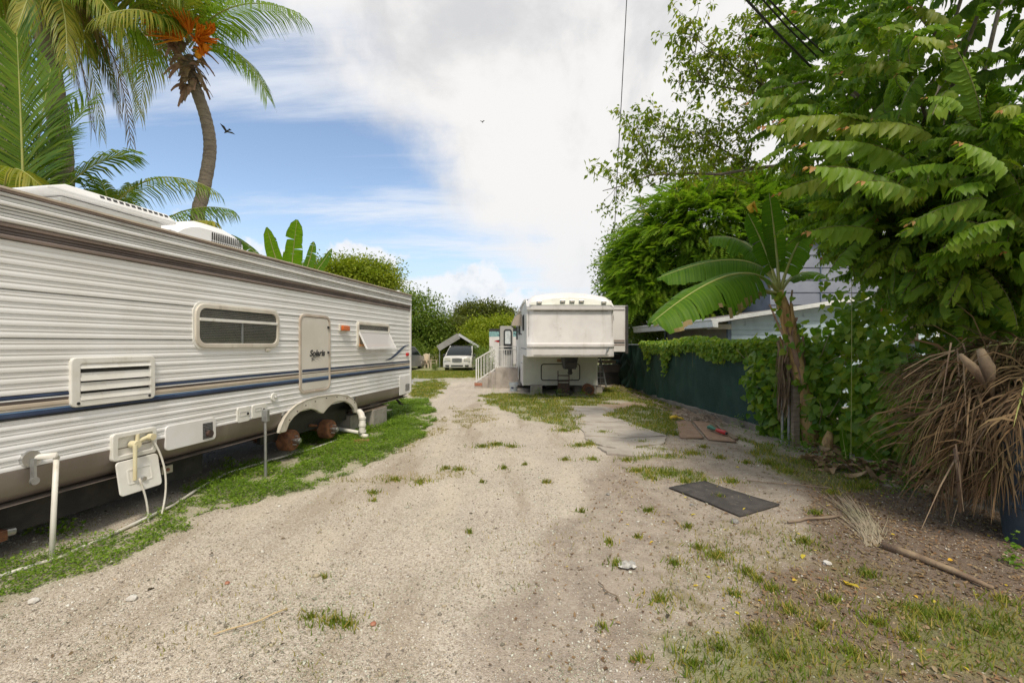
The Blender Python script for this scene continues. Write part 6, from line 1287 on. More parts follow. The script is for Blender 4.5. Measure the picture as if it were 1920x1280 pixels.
tree('broadleaf_tree', 'pale green bushy tree behind the grey canopy', at0(850, 38), [blob(850,630,38,1.7,1.2,1.3), blob(870,622,38.5,1.3,1.1,1.2), blob(835,640,37.6,1.1,1.1,1.1), blob(885,645,38,1.2,1,1.1)], 12000, .2, K['olive'], .12, low=.95)
tree('broadleaf_tree', 'low bright hedge like tree behind the van and shed', at0(893, 34), [blob(880,652,33.6,1.1,.8,.9), blob(905,648,34,1.2,.8,1.1), blob(925,652,34,.9,.8,1.)], 6500, .14, K['ygreen'], .08, low=1.)
tree('shrub', 'small round green shrub on the grass in front of the chairs', tuple(G(817.5, 694)), [((G(817.5,694).x, G(817.5,694).y, .25),(.17,.17,.26))], 900, .05, K['mango'], .02, cat='shrub', low=1.2)
tree('shrub', 'tall yellow green shrub growing between the chairs and the van', at0(824, 32), [blob(824,665,32,.36,.35,.6), blob(830,672,31.8,.25,.3,.4)], 1500, .09, K['ygreen'], .03, cat='shrub', low=1.2)
tree('shrub', 'dark green shrub beside the stair railing under the white box trailer', at0(910, 23), [blob(912,672,23,.5,.4,.6), blob(905,682,23,.4,.4,.4)], 2200, .08, K['mango'], .03, cat='shrub', low=1.2)
tree('shrub', 'loose green shrub right of the van beneath the canopy edge', at0(888, 29.5), [blob(886,662,29.5,.6,.5,.6), blob(900,668,29.5,.5,.5,.5)], 2200, .09, K['mango'], .03, cat='shrub', low=1.2)
tree('flowering_shrub', 'dark shrub behind and between the two cream garden chairs', at0(800, 32), [blob(800,668,32,.75,.4,.7), blob(780,664,32.3,.6,.4,.8)], 3000, .1, K['mango'], .03, cat='shrub', low=1.2)
# flat topped tree showing above the long trailer
tree('umbrella_tree', 'broad flat topped bright green tree showing above the long trailer roof', at0(665, 17), [blob(650,508,17,.95,1,.42), blob(690,515,17,1.0,1,.5), blob(620,512,17.4,.8,1,.38), blob(715,530,16.8,.55,.8,.42), blob(660,535,17,1.5,1.1,.5), blob(600,525,17.5,.8,.9,.4)], 24000, .11, K['ygreen'], .12, clump=34, low=.8)
# trees that close the view behind the house, slide-out and fence
tree('broadleaf_tree', 'dark tree standing at the left shoulder of the feathery tree', at0(1172, 24), [blob(1172,480,24,1.0,1.2,1.3), blob(1158,520,24,.7,1,1.1), blob(1180,545,24,1.2,1.2,1.5), blob(1210,600,24,1.6,1.3,1.4)], 14000, .19, K['mango'], .2, low=1.)
tree('shrub', 'dense leafy bush between the slide out room and the porch gutter', at0(1215, 20), [blob(1215,600,20,.85,.8,1.0), blob(1235,570,20.5,.9,.8,.8), blob(1200,640,19.5,.9,.7,.8), blob(1240,640,20,.9,.7,.8)], 8500, .12, K['mango'], .1, cat='shrub', low=1.2)
tree('shrub', 'dark bush seen under the right side of the raised trailer', at0(1120, 27), [blob(1140,680,27,1.6,.7,1.1), blob(1080,690,27,1.8,.7,.9)], 4500, .14, K['mango'], .06, cat='shrub', low=1.2)
for i, (px, D_0, h_) in enumerate(((700, 60, 3.4), (800, 62, 3.0), (960, 60, 3.6), (1060, 58, 3.6), (1200, 60, 5.), (1450, 45, 6.), (500, 50, 3.))):
    c = P(px, HZ, D_0); tree('broadleaf_tree', ['distant hedge tree far beyond the long trailer', 'distant low tree on the horizon left of centre', 'distant tree on the horizon behind the white box trailer', 'distant tree hidden behind the nose trailer', 'distant tree behind the feathery tree', 'distant tree behind the blue house', 'distant tree hidden beyond the long trailer wall'][i], (c.x, c.y, 0), [((c.x+dx, c.y, h_*.55+dz_), (3.2, 1.5, h_*.45)) for dx, dz_ in ((-3.5, 0), (0, .3), (3.5, -.1))], 5000, .32, K['olive'], .2, low=1.1)
# ---- feathery dome tree
pc = Vector((8.4, 18.2, 0)); PT = thing('feathery_tree', 'wide domed tree with feathery fern like foliage above the house roof', 'tree', pc)
limb(PT, [pc+Vector(v) for v in ((0,0,-.1),(.1,0,1.2),(-.1,0,2.6))], .32, .22, 'trunk', n=12)
bl = [((8.7,18.5,5.2),(4.3,3.6,2.95),2300), ((5.9,17.8,4.2),(2.0,2.0,1.95),950), ((5.0,17.5,3.4),(1.2,1.5,1.6),560), ((10.6,17.,5.),(2.5,2.3,2.4),700), ((7.3,16.5,5.3),(2.1,1.7,1.7),800), ((6.8,16.8,3.3),(1.3,1.2,1.2),400)]
P_, D_ = [], []
for c, r_, n_ in bl:
    v = nrm(RNG.normal(0, 1, (n_, 3))); v[:, 1] = np.where(RNG.random(n_) < .7, -np.abs(v[:, 1]), v[:, 1]); v[:, 2] = np.where(v[:, 2] < -.5, -v[:, 2], v[:, 2])
    lump = 1+.10*np.sin(v[:, 0]*7+c[0])*np.cos(v[:, 2]*6)+.06*np.sin(v[:, 0]*15+v[:, 2]*11); P_.append(np.array(c)+v*np.array(r_)*(RNG.uniform(.78, 1.03, n_)*lump)[:, None]); D_.append(v*[1, 1, .3]+RNG.normal(0, .25, (n_, 3))+[0, 0, -.12])
    for i in range(5): u = nrm(RNG.normal(0, 1, 3)); limb(PT, wig(pc+Vector((-.1,0,2.4)), Vector(c)+Vector(u*np.array(r_)*.75), 6, .15), .12, .02, n=7)
P_ = np.concatenate(P_); D_ = np.concatenate(D_); n = len(P_)
bases = [cheap_pinnate(14, .78, .20, .060, .30+.1*s, 50+s) for s in range(4)]
place_fronds(PT, bases, [[K['poin'], K['stem'], K['poin']]]*4, P_, frames(D_, np.array([0,0,1.])+RNG.normal(0, .25, (n, 3))), RNG.uniform(.6, 1.05, n), 300)
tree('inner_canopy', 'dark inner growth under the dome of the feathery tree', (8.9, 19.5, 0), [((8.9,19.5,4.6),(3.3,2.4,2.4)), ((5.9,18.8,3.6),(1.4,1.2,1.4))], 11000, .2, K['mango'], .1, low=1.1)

# ---- coconut palms
def frond(root, p0, p1, p2, mat, nl=60, ll=.72, lw=.042, droop=.42, up=(0, 0, 1), name='frond', ang=.55, sub='rachis', rr=.022, start=.12, seed=None, gap=0., jit=0.):
    rg = random.Random(seed if seed is not None else hash((round(p0[0], 2), round(p2[0], 2), round(p2[2], 2))) & 0xffff)
    o0 = Vector(root.location); c = [Vector(p)-o0 for p in bez(p0, p1, p2, nl+1)]; V, T, b = [], [], 0; up = Vector(up)
    for i in range(int(nl*start), nl+1):
        t = i/nl; p = c[i]; tg = (c[min(i+1, nl)]-c[max(i-1, 0)]).normalized(); side = tg.cross(up)
        side = side.normalized() if side.length > .05 else Vector((1, 0, 0)); nn = side.cross(tg).normalized()
        L_ = ll*(.35+.75*math.sin(math.pi*(.12+.80*t))**.8)*rg.uniform(.88, 1.08)
        for s in (-1, 1):
            if rg.random() < gap: continue
            a = ang+.5*t+rg.uniform(-.08, .08); d = (side*s*math.cos(a)+tg*math.sin(a)+nn*.22).normalized(); w = lw*rg.uniform(.8, 1.1); d = (d+Vector((rg.gauss(0,jit), rg.gauss(0,jit), rg.gauss(0,jit)))).normalized() if jit else d; wv = (tg*.9-d*.2).normalized()
            q = p; dd = d.copy(); pts = [(q, w*.55)]
            for k, ww in ((1, w), (2, w*.75), (3, .002)):
                dd = (dd+Vector((rg.uniform(-.05,.05), rg.uniform(-.05,.05), -droop*(.25+.35*k)))).normalized(); q = q+dd*L_/3; pts.append((q, ww))
            for q, ww in pts: V += [q-wv*ww/2, q+wv*ww/2]
            for k in range(3): T += [(b+2*k, b+2*k+1, b+2*k+3), (b+2*k, b+2*k+3, b+2*k+2)]
            b += 8
    fr_ = fast_mesh(name, [tuple(v) for v in V], T, mat, root)
    m = MB(); m.tube(c[::4]+[c[-1]], [rr*(1-.85*i/(len(c[::4]))) for i in range(len(c[::4])+1)], 6); m.build(sub, K['rib'] if mat not in (K['palmdry'], K['dry']) else K['husk'], fr_, smooth=True); return fr_
def palm_trunk(root, pts, r0, r1, n=60):
    w = [Vector(p)-Vector(root.location) for p in pts]; m = MB(); P2 = []
    for i in range(n):
        t = i/(n-1)*(len(w)-1); k = min(int(t), len(w)-2); u = t-k; a, b = w[k], w[k+1]; pa = w[max(k-1, 0)]; pb = w[min(k+2, len(w)-1)]
        P2.append(.5*((2*a)+(b-pa)*u+(2*pa-5*a+4*b-pb)*u*u+(3*a-pa-3*b+pb)*u**3))
    m.tube(P2, [(r0+(r1-r0)*i/(n-1))*(1+(.06 if i % 2 else 0)) for i in range(n)], 16); return m.build('trunk', K['bark_young'], root, smooth=True)
DA = 10.; PA = thing('coconut_palm', 'curving coconut palm with orange flower clusters against the blue sky', 'palm', P(352, 645, DA)-Vector((0,0,H)))
palm_trunk(PA, [P(352,780,DA)]+[P(x, y, DA) for x, y in ((368,440),(380,365),(392,300),(393,260),(384,215),(370,175),(360,145),(350,110))], .135, .105)
cA = P(348, 88, DA)
def fr(root, a, b, c, D0, D1, D2, mat, **k): return frond(root, P(*a, D0), P(*b, D1), P(*c, D2), K[mat], **k)
for a, b, c, D1, D2, mt, kw in [((360,95),(450,55),(500,178),9.8,9.5,'palm',dict(ll=.85,droop=.6,nl=74)), ((355,80),(430,-30),(560,25),9.3,8.6,'palm',dict(ll=.85,droop=.6,nl=70)), ((350,80),(380,-60),(470,-110),9.8,9.2,'palm',{}), ((350,80),(350,-120),(300,-220),10.3,10.5,'palm',{}),
        ((340,80),(290,-60),(140,-10),9.4,8.8,'palmy',dict(ll=1.0,droop=.75,nl=76)), ((340,85),(240,0),(150,90),10.4,10.8,'palm',dict(ll=.8,droop=.6)), ((340,90),(270,60),(262,215),10.8,11.2,'palmy',dict(ll=.7,droop=.7,nl=40)), ((345,80),(300,-80),(200,-160),10.8,11,'palm',{}), ((350,80),(410,-10),(430,-90),11,12,'palm',{}),
        ((345,95),(290,50),(235,140),11.2,11.8,'palm',dict(droop=.7)), ((355,90),(400,20),(460,60),11.,12,'palm',dict(droop=.6)), ((345,85),(300,-10),(190,30),8.6,7.6,'palmy',dict(ll=.8,droop=.7)), ((340,80),(250,-60),(170,-30),9.8,9.6,'palm',dict(ll=1.0,droop=.7,nl=70)), ((340,90),(300,20),(225,110),10.6,11,'palmy',dict(ll=.8,droop=.8)), ((350,85),(350,-60),(300,-90),9.2,8.6,'palm',dict(ll=.9)), ((345,85),(310,0),(300,40),9.2,8.9,'palm',dict(ll=.6,droop=.8)), ((352,85),(330,-30),(360,-80),9,8,'palmy',dict(droop=.6))]: fr(PA, a, b, c, 10., D1, D2, mt, **kw)
# crown heart: old leaf bases, husks, flower clusters
for i in range(60):
    a = random.uniform(0, math.tau); z = random.uniform(-1.0, .35); r_ = .11+.05*random.random(); d = Vector((math.cos(a), math.sin(a), random.uniform(-.3, .9))).normalized(); p = cA-Vector(PA.location)+Vector((math.cos(a)*r_-z*.2, math.sin(a)*r_, z)); L_ = random.uniform(.2, .5)*(1-.3*(z < -.5))
    m = MB(); sd_ = d.cross(Vector((0,0,1))).normalized(); rows = []
    for k in range(5):
        t = k/4; w_ = .085*(1-t*.75); q = p+d*L_*t+Vector((0,0,-.30*t*t)); rows.append([q-sd_*w_, q+Vector((0,0,.02)), q+sd_*w_])
    m.grid(rows); o = m.build('leaf_base', K['husk'] if i % 3 else K['husk2'], PA, smooth=True, fix=False)
def cluster(px, py, D_0, d, n_, L_, mat='orange', w_=.014):
    p = P(px, py, D_0)-Vector(PA.location); m = MB(); d = Vector(d).normalized()
    for i in range(n_):
        e = (d+Vector((random.gauss(0,.30), random.gauss(0,.30), random.gauss(0,.30)))).normalized(); l = L_*random.uniform(.6, 1.1); q = p+e*l*.5; r_ = p+e*l+Vector((0,0,-.12*l)); m.tube([p+e*.05, q, r_], [w_, w_*1.1, w_*.5], 5)
    m.build('flower_cluster', K[mat], PA)
cluster(345, 75, 9.5, (-.65,-.5,.75), 60, .62, w_=.017); cluster(356, 66, 9.5, (.0,-.5,.9), 36, .48, w_=.017); cluster(368, 78, 9.45, (.75,-.4,.45), 60, .46, w_=.022); cluster(378, 92, 9.5, (.3,-.5,-.2), 20, .28, w_=.02); cluster(325, 62, 9.6, (-.8,-.4,.35), 34, .5, w_=.017); cluster(395, 62, 9.5, (.3,-.3,.6), 24, .22, w_=.02)
for px, py in ((281,57),(378,97),(386,90),(372,102)):
    import bmesh
    bm = bmesh.new(); bmesh.ops.create_icosphere(bm, subdivisions=2, radius=.075); me = bpy.data.meshes.new('coconut'); bm.to_mesh(me); bm.free(); me.materials.append(K['orange']); me.polygons.foreach_set('use_smooth', [True]*len(me.polygons)); o = bpy.data.objects.new('coconut', me); link(o, PA); o.location = P(px, py, 9.4)-Vector(PA.location); o.scale = (.9,.9,1.2)
for a, b, w_ in (((292,62),(335,90),.05),((300,70),(345,110),.05)):
    p, q = P(*a, 9.7)-Vector(PA.location), P(*b, 9.8)-Vector(PA.location); m = MB(); m.tube([p, p.lerp(q,.35)+Vector((0,0,.03)), p.lerp(q,.7), q], [.008, w_, w_*.9, .02], 8); m.build('spathe', K['husk2'], PA, smooth=True)
# palm B and its drooping old fronds
DB = 8.4; PB = thing('coconut_palm', 'thick trunked palm at far left with yellowing and brown hanging fronds', 'palm', P(125, 645, DB)-Vector((0,0,H)))
palm_trunk(PB, [P(128,800,DB), P(118,350,DB), P(112,250,DB), P(98,150,DB), P(85,60,DB), P(70,-40,DB)], .17, .14)
for a, b, c, D1, D2, mt, kw in [((75,-40),(200,-60),(255,195),8.8,9.2,'palmy',dict(ll=.75,droop=.7)), ((75,-40),(160,-40),(190,250),9,9.4,'palmy',dict(ll=.6,droop=.8)), ((80,-20),(150,40),(172,235),8.6,8.8,'palmdry',dict(ll=.7,droop=1.2,nl=40)), ((80,-30),(230,30),(245,270),9.2,9.6,'palmdry',dict(ll=.55,droop=.8,nl=40)),
        ((70,-40),(0,-60),(-60,90),8.4,8.6,'palmy',dict(ll=.8,droop=.8)), ((70,-40),(40,20),(18,170),8.6,8.8,'palmdry',dict(ll=.6,droop=1.3)), ((75,-50),(180,-140),(330,-20),8.6,8.4,'palmy',dict(ll=1.0,droop=.8,nl=76)), ((75,-50),(120,-200),(230,-220),8.6,8.8,'palm',{}), ((70,-50),(10,-160),(-120,-100),8.4,8,'palm',{}), ((75,-40),(130,-40),(125,120),7.8,7.6,'palmy',dict(droop=.9)), ((75,-40),(60,-30),(30,60),7.8,7.5,'palmy',dict(droop=1.)), ((80,-40),(190,-40),(290,90),8.8,9.0,'palm',dict(ll=.9,droop=.8,nl=70)), ((80,-40),(150,-80),(230,60),8.2,8.0,'palmy',dict(ll=.9,droop=.8,nl=70)), ((80,-30),(150,-20),(215,160),9.4,9.8,'palm',dict(ll=.8,droop=.8)), ((75,-40),(110,-20),(150,180),9,9.2,'palmdry',dict(ll=.7,droop=1.1)), ((80,-40),(180,0),(225,215),9.6,10,'palmdry',dict(ll=.6,droop=1.)), ((75,-40),(90,-90),(150,-20),7.8,7.4,'palm',dict(ll=.9,droop=.8)), ((70,-50),(0,-90),(-60,10),8,7.8,'palmy',dict(ll=.9,droop=.9)), ((75,-40),(100,0),(95,140),9,9.2,'palmy',dict(ll=.7,droop=1.)), ((75,-40),(30,-40),(0,80),9,9.2,'palm',dict(ll=.8,droop=.9))]: fr(PB, a, b, c, 8.4, D1, D2, mt, **kw)
PC = thing('coconut_palm', 'dark palm trunk cut by the left edge of the photo behind the fronds', 'palm', P(12, 645, 9.6)-Vector((0,0,H))); palm_trunk(PC, [P(30,800,9.6), P(22,300,9.6), P(12,120,9.6), P(0,-60,9.6)], .2, .16)
for a, b, c, D1, D2, mt, kw in [((5,-40),(80,-20),(85,120),9.8,10,'palmdry',dict(droop=1.2)), ((5,-40),(-60,-60),(-120,80),9.6,9.6,'palmy',{}), ((5,-40),(100,-120),(190,30),9.8,10,'palmy',dict(droop=.9)), ((5,-40),(20,20),(50,150),9.4,9.4,'palmdry',dict(droop=1.3))]: fr(PC, a, b, c, 9.6, D1, D2, mt, **kw)
# young palms close behind the trailer
DC = 7.2; PD = thing('young_palm', 'young palm with an upright green frond behind the near end of the long trailer', 'palm', P(45, 645, DC)-Vector((0,0,H)))
for a, b, c, D1, D2, mt, kw in [((48,470),(42,250),(32,70),7.1,7.0,'palm',dict(ll=1.15,droop=.16,up=(0,-1,.15),nl=92,ang=.45,rr=.03,lw=.044)), ((50,470),(60,330),(160,200),7.4,7.8,'palm',dict(ll=.9,droop=.3,up=(-.4,-1,.3),nl=70)), ((44,470),(70,260),(95,130),7.6,7.8,'palm',dict(ll=.95,droop=.2,up=(0,-1,.15),nl=80)), ((40,470),(0,300),(-30,150),7.4,7.4,'palm',dict(ll=1.,droop=.2,up=(0,-1,.15),nl=80)), ((45,470),(-40,330),(-140,240),7.2,7.2,'palm',dict(ll=.9,up=(.3,-1,.3))), ((48,470),(120,310),(230,290),7.6,8,'palm',dict(ll=.8,droop=.4)),
        ((20,460),(-20,250),(72,345),6.6,6.5,'palmy',dict(ll=.62,droop=.6,nl=44)), ((30,460),(-60,300),(-120,420),6.6,6.5,'palmy',dict(ll=.6)), ((46,470),(70,300),(110,260),8,8.6,'palm',dict(droop=.3,up=(0,-1,.2)))]: fr(PD, a, b, c, 7.2, D1, D2, mt, **kw)
m = MB(); b = Vector((0,0,0)); m.tube([(0,0,0),(0,0,1.6),(0,0,2.3)], [.2,.16,.1], 12); m.build('stem', K['bark_young'], PD, smooth=True)
PE = thing('young_palm', 'low palm whose arching fronds rise behind the roof air conditioners', 'palm', P(200, 645, 8.4)-Vector((0,0,H)))
for a, b, c, D1, D2, mt, kw in [((175,450),(250,280),(400,355),8.5,8.7,'palm',dict(ll=.60,droop=.75,nl=56,lw=.026)), ((240,470),(330,370),(430,392),8.8,9,'palm',dict(ll=.55,droop=.8,nl=50,lw=.026)), ((190,470),(170,390),(120,350),8.4,8.4,'palm',dict(ll=.5,droop=.5)), ((200,470),(215,390),(190,340),8.6,8.8,'palm',dict(ll=.45,droop=.5)), ((250,470),(330,405),(400,415),8.4,8.2,'palmy',dict(ll=.4,droop=.9)), ((200,470),(230,380),(245,345),9,9.6,'palm',dict(ll=.4,droop=.5))]: fr(PE, a, b, c, 8.4, D1, D2, mt, **kw)
m = MB(); m.tube([(0,0,0),(0,0,1.8),(0,0,2.9)], [.18,.15,.1], 12); m.build('stem', K['bark_young'], PE, smooth=True)

# ---- banana plants
def banana_leaf(root, p0, p1, p2, W_, mat, n=20, droop=.5, up=(0, 0, 1), tear=.4, seed=1, start=.14, stalk=.03, tipc=None, edge=None):
    rg = random.Random(seed); o0 = Vector(root.location); c = [Vector(p)-o0 for p in bez(p0, p1, p2, n+1)]; up = Vector(up); V, Q, MI, b = [], [], [], 0; AT = []
    i0 = int(n*start)
    def fr_at(i):
        tg = (c[min(i+1, n)]-c[max(i-1, 0)]).normalized(); s = tg.cross(up); s = s.normalized() if s.length > .05 else Vector((1, 0, 0)); return tg, s, s.cross(tg).normalized()
    for s in (-1, 1):
        grp_d = 0; 
        for i in range(i0, n):
            if rg.random() < tear: grp_d = rg.uniform(-.22, .30); cut = rg.uniform(.82, 1.03); torn = True
            else: torn = False
            if i == i0: cut = 1.
            t0, t1 = (i-i0)/(n-i0), (i+1-i0)/(n-i0); prof_ = lambda t: W_*(math.sin(math.pi*min(1, (t*.93+.05)))**.42)*(1 if t < .97 else .4)
            rows = []
            for j in range(5):
                u = (0,.3,.62,.9,1.)[j]; row = []
                for tt, idx in ((t0, i), (t1, i+1)):
                    tg, sd_, nn = fr_at(idx); w = prof_(tt)*cut; shift = (.004 if torn and idx == i else 0)
                    w = w*(1+.03*math.sin(idx*2.7+s))
                    row.append(c[idx]+sd_*s*w*u*math.cos(.5*u*droop)+nn*(.10*w*math.sin(u*2.2))+Vector((0,0,-w*(droop+grp_d)*u*u*.8))+tg*(w*.18*u+shift))
                rows.append(row)
            ex = rg.random()**3*.16*W_
            rows[4] = [q+Vector((0,0,-ex)) for q in rows[4]]
            for r_ in rows: V += r_; AT += [i/n*9, (i+1)/n*9]
            for j in range(4): Q.append((b+2*j, b+2*j+1, b+2*j+3, b+2*j+2)); MI.append(1 if edge and j == 3 and rg.random() < edge*(.35+.65*(i/n)) else 0)
            b += 10
    lf = fast_mesh('leaf', [tuple(v) for v in V], Q, [mat, K['palmdry']], root, smooth=True, mi=MI, attrs=dict(along=AT))
    m = MB(); k = c[::2]+([c[-1]] if n % 2 else []); m.tube(k, [stalk*(1-.85*i/(len(k)-1)) for i in range(len(k))], 8); m.build('midrib', K['rib'], lf, smooth=True); return lf
BD = 7.25; bb = Vector((4.72, 7.25, 0)); BP = thing('banana_plant', 'leaning banana plant with a tan fibrous stem and broad torn leaves at the fence', 'banana plant', bb)
stem = [P(1523,832,7.2), P(1512,760,7.2), P(1497,690,7.2), P(1483,630,7.2), P(1468,570,7.2), P(1460,545,7.2)]
def PL(o, pts): return [Vector(p)-Vector(o.location) for p in pts]
m = MB(); m.tube(PL(BP, stem), [.125,.115,.105,.095,.08,.06], 18); m.build('stem', K['pseudo'], BP, smooth=True)
for i in range(9):
    a = i*.7; o_ = Vector((math.cos(a)*.092, math.sin(a)*.08, 0)); s0 = i % 3; m = MB(); w = PL(BP, stem[s0:s0+4]); rows = []
    for k, p in enumerate(w): t = k/3; q = p+o_*(1.1+.9*(t > .9)); tv = Vector((-math.sin(a), math.cos(a), 0))*(.055*(1-.5*t)); rows.append([q-tv, q+o_*.25, q+tv])
    m.grid(rows); m.build('leaf_sheath', K['pseudo'] if i % 2 else K['husk2'], BP, smooth=True, fix=False)
top = P(1462, 552, 7.2)
banana_leaf(BP, top, P(1400,455,6.9), P(1222,605,6.2), .42, K['banana'], 52, .8, tear=.28, seed=3, start=.20, up=(.15,-.35,1), edge=.5, stalk=.035)
banana_leaf(BP, top, P(1430,440,7.4), P(1232,522,7.6), .34, K['banana'], 44, .75, tear=.14, seed=4, start=.24, up=(0,-.6,1), stalk=.03)
banana_leaf(BP, top, P(1420,430,7.6), P(1330,445,7.9), .34, K['banana'], 36, .75, tear=.3, seed=5, start=.25, up=(0,-.3,1))
banana_leaf(BP, top, P(1455,450,7.2), P(1442,362,7.0), .20, K['banana'], 16, .2, up=(0,-1,.1), tear=.25, seed=6, start=.30)
banana_leaf(BP, top, P(1480,470,7.2), P(1520,420,7.3), .22, K['banana'], 16, .5, up=(0,-.8,.4), tear=.4, seed=7, start=.3)
banana_leaf(BP, top, P(1440,470,7.2), P(1402,400,7.2), .20, K['banana'], 14, .3, up=(0,-1,.2), tear=.4, seed=8, start=.35)
banana_leaf(BP, top, P(1490,490,7.6), P(1550,520,8.), .2, K['banana'], 18, .7, tear=.4, seed=9, start=.25)
m = MB(); m.tube(PL(BP, [P(1462,552,7.2), P(1430,545,7.0), P(1402,570,6.9), P(1380,590,6.9)]), [.04,.035,.03,.02], 8); m.build('fruit_stalk', K['rib'], BP, smooth=True)
m = MB(); m.tube(PL(BP, [P(1411,398,7.1), P(1405,388,7.1), P(1412,380,7.1), P(1420,398,7.1)]), [.03,.045,.035,.01], 8); m.build('withered_tip', K['yleaf'], BP, smooth=True)
# hanging brown skirt of dead leaves
def dead_strips(root, pts_fn, n_, mat, L_, name='dead_leaf', w_=.03):
    for i in range(n_):
        p = pts_fn(i)-Vector(root.location); m = MB(); l = L_*random.uniform(.6, 1.15); rows = []; a = random.uniform(0, math.tau); tv = Vector((math.cos(a), math.sin(a), 0))*w_*random.uniform(.5, 1.3); dx = Vector((random.gauss(0,.05), random.gauss(0,.05), 0))
        for k in range(6): t = k/5; q = p+dx*t*l+Vector((.02*math.sin(6*t+i), .02*math.cos(5*t+i), -l*t)); rows.append([q-tv*(1-.5*t), q+Vector((.01, .01, 0)), q+tv*(1-.5*t)])
        m.grid(rows); m.build(name, K[mat], root, smooth=True, fix=False)
dead_strips(BP, lambda i: P(1469+random.uniform(-12, 10), 650+random.uniform(-15, 80), 7.2+random.uniform(-.06,.06)), 70, 'husk', .62, w_=.014)
dead_strips(BP, lambda i: P(1470+random.uniform(-10, 30), 590+random.uniform(-25, 60), 7.1), 6, 'husk2', .3)
m = MB(); m.tube(PL(BP, [P(1546,870,6.7), P(1552,825,6.8), P(1558,800,6.85)]), [.085,.07,.02], 12); m.build('sucker', K['pseudo'], BP, smooth=True)
gb = G(1650, 862); SG = thing('banana_sucker', 'small green and yellow striped banana shoot at the foot of the vines', 'banana plant', G(1655, 875)); banana_leaf(SG, G(1660,878), P(1640,850,6.), P(1612,826,5.9), .07, K['banana'], 12, .3, seed=11, tear=.1, up=(0,-1,.6), stalk=.008); banana_leaf(SG, G(1590,870), P(1582,840,6.2), P(1578,800,6.2), .06, K['banana'], 10, .2, seed=12, tear=.1, up=(0,-1,.2), stalk=.008)
# banana behind the long trailer
b2 = P(560, 645, 11.6)-Vector((0,0,H)); BQ = thing('banana_plant', 'bright upright banana leaves rising behind the long trailer roof', 'banana plant', b2)
m = MB(); m.tube([(0,0,0),(0,0,1.4),(0,0,2.7)], [.14,.11,.07], 12); m.build('stem', K['pseudo'], BQ, smooth=True); t2 = P(545, 560, 11.6)
banana_leaf(BQ, t2, P(545,500,11.5), P(557,412,11.5), .27, K['bananal'], 18, .12, up=(0,-1,.05), tear=.25, seed=21, start=.12); banana_leaf(BQ, t2, P(520,500,11.5), P(500,426,11.5), .22, K['bananal'], 16, .15, up=(0,-1,.05), tear=.2, seed=22, start=.12)
banana_leaf(BQ, t2, P(580,510,11.6), P(588,453,11.6), .14, K['banana'], 16, .3, up=(.3,-1,.1), tear=.6, seed=23); banana_leaf(BQ, t2, P(590,520,11.6), P(622,466,11.6), .13, K['banana'], 16, .4, up=(.3,-1,.3), tear=.6, seed=24); banana_leaf(BQ, t2, P(490,470,11.6), P(434,440,11.6), .17, K['banana'], 18, .6, up=(0,-.6,1), tear=.6, seed=25); banana_leaf(BQ, t2, P(515,480,11.8), P(511,440,11.9), .13, K['banana'], 14, .3, up=(.5,-1,.1), tear=.5, seed=26)

# ---- vines on the fence
VN_ = thing('climbing_vine', 'heart leaved vine covering the fence right of the banana stem', 'vine', (5.0, 6, 0)); VM = thing('hanging_vine', 'bright vine spilling over the top of the green screen cloth', 'vine', (4.4, 10, 0))
hb = [leaf_shape(1, .95, .22, .10, True), leaf_shape(1, .85, .35, .14, True), leaf_shape(1, 1., .15, .05, True)]
def vine_leaves(root, pos, sc, mats, nparts, lean=(-1, -.5, .3)):
    n_ = len(pos); D_ = np.array(lean)*.35+RNG.normal(0, .42, (n_, 3))+[0, 0, -.65]; up = np.array([[-.7, -.6, .75]])+RNG.normal(0, .5, (n_, 3))
    place_fronds(root, [b_+(None,) if False else b_ for b_ in hb], mats, pos, frames(D_, up), sc, nparts)
# curtain over the screen
pos, sc = [], []
tt = RNG.uniform(5.2, FL_SCR+.1, 5200); drape = .14+.38*np.clip(vnoise(tt, tt*0, .5, 5)**1.6, 0, 1)+.75*np.clip(vnoise(tt, tt*0, .17, 8)-.66, 0, 1)*3
drape *= np.clip((tt-5.)/.8, 0, 1)*np.where(tt > FL_SCR-1.3, 1.25, 1.)
for t, dr_ in zip(tt, drape):
    p = fpt(t); u = random.random()**1.25; z = 1.64-u*dr_*1.05+random.gauss(0, .03); off = -.10-random.random()*.10-.05*(1-u)
    if random.random() < .30: z = 1.58+random.random()*.11+.10*max(0, math.sin(t*1.4+2.)); off = random.uniform(-.15, .25)
    pos.append((p.x+off, p.y+random.gauss(0, .02), z)); sc.append(random.uniform(.055, .095))
pos = np.array(pos); sc = np.array(sc); vine_leaves(VM, pos, sc, [K['vinelit'], K['vine'], K['vinelit']], 300)
m = MB()
for i in range(25):
    t = random.uniform(5.5, FL_SCR); p = fpt(t)-Vector(VM.location); l = random.uniform(.2, .7); m.tube([p+Vector((-.1,0,1.66)), p+Vector((-.16,0,1.66-l*.5)), p+Vector((-.14,.03,1.66-l))], .004, 4)
tag(m.build('stems', K['stem'], VM), kind='stuff')
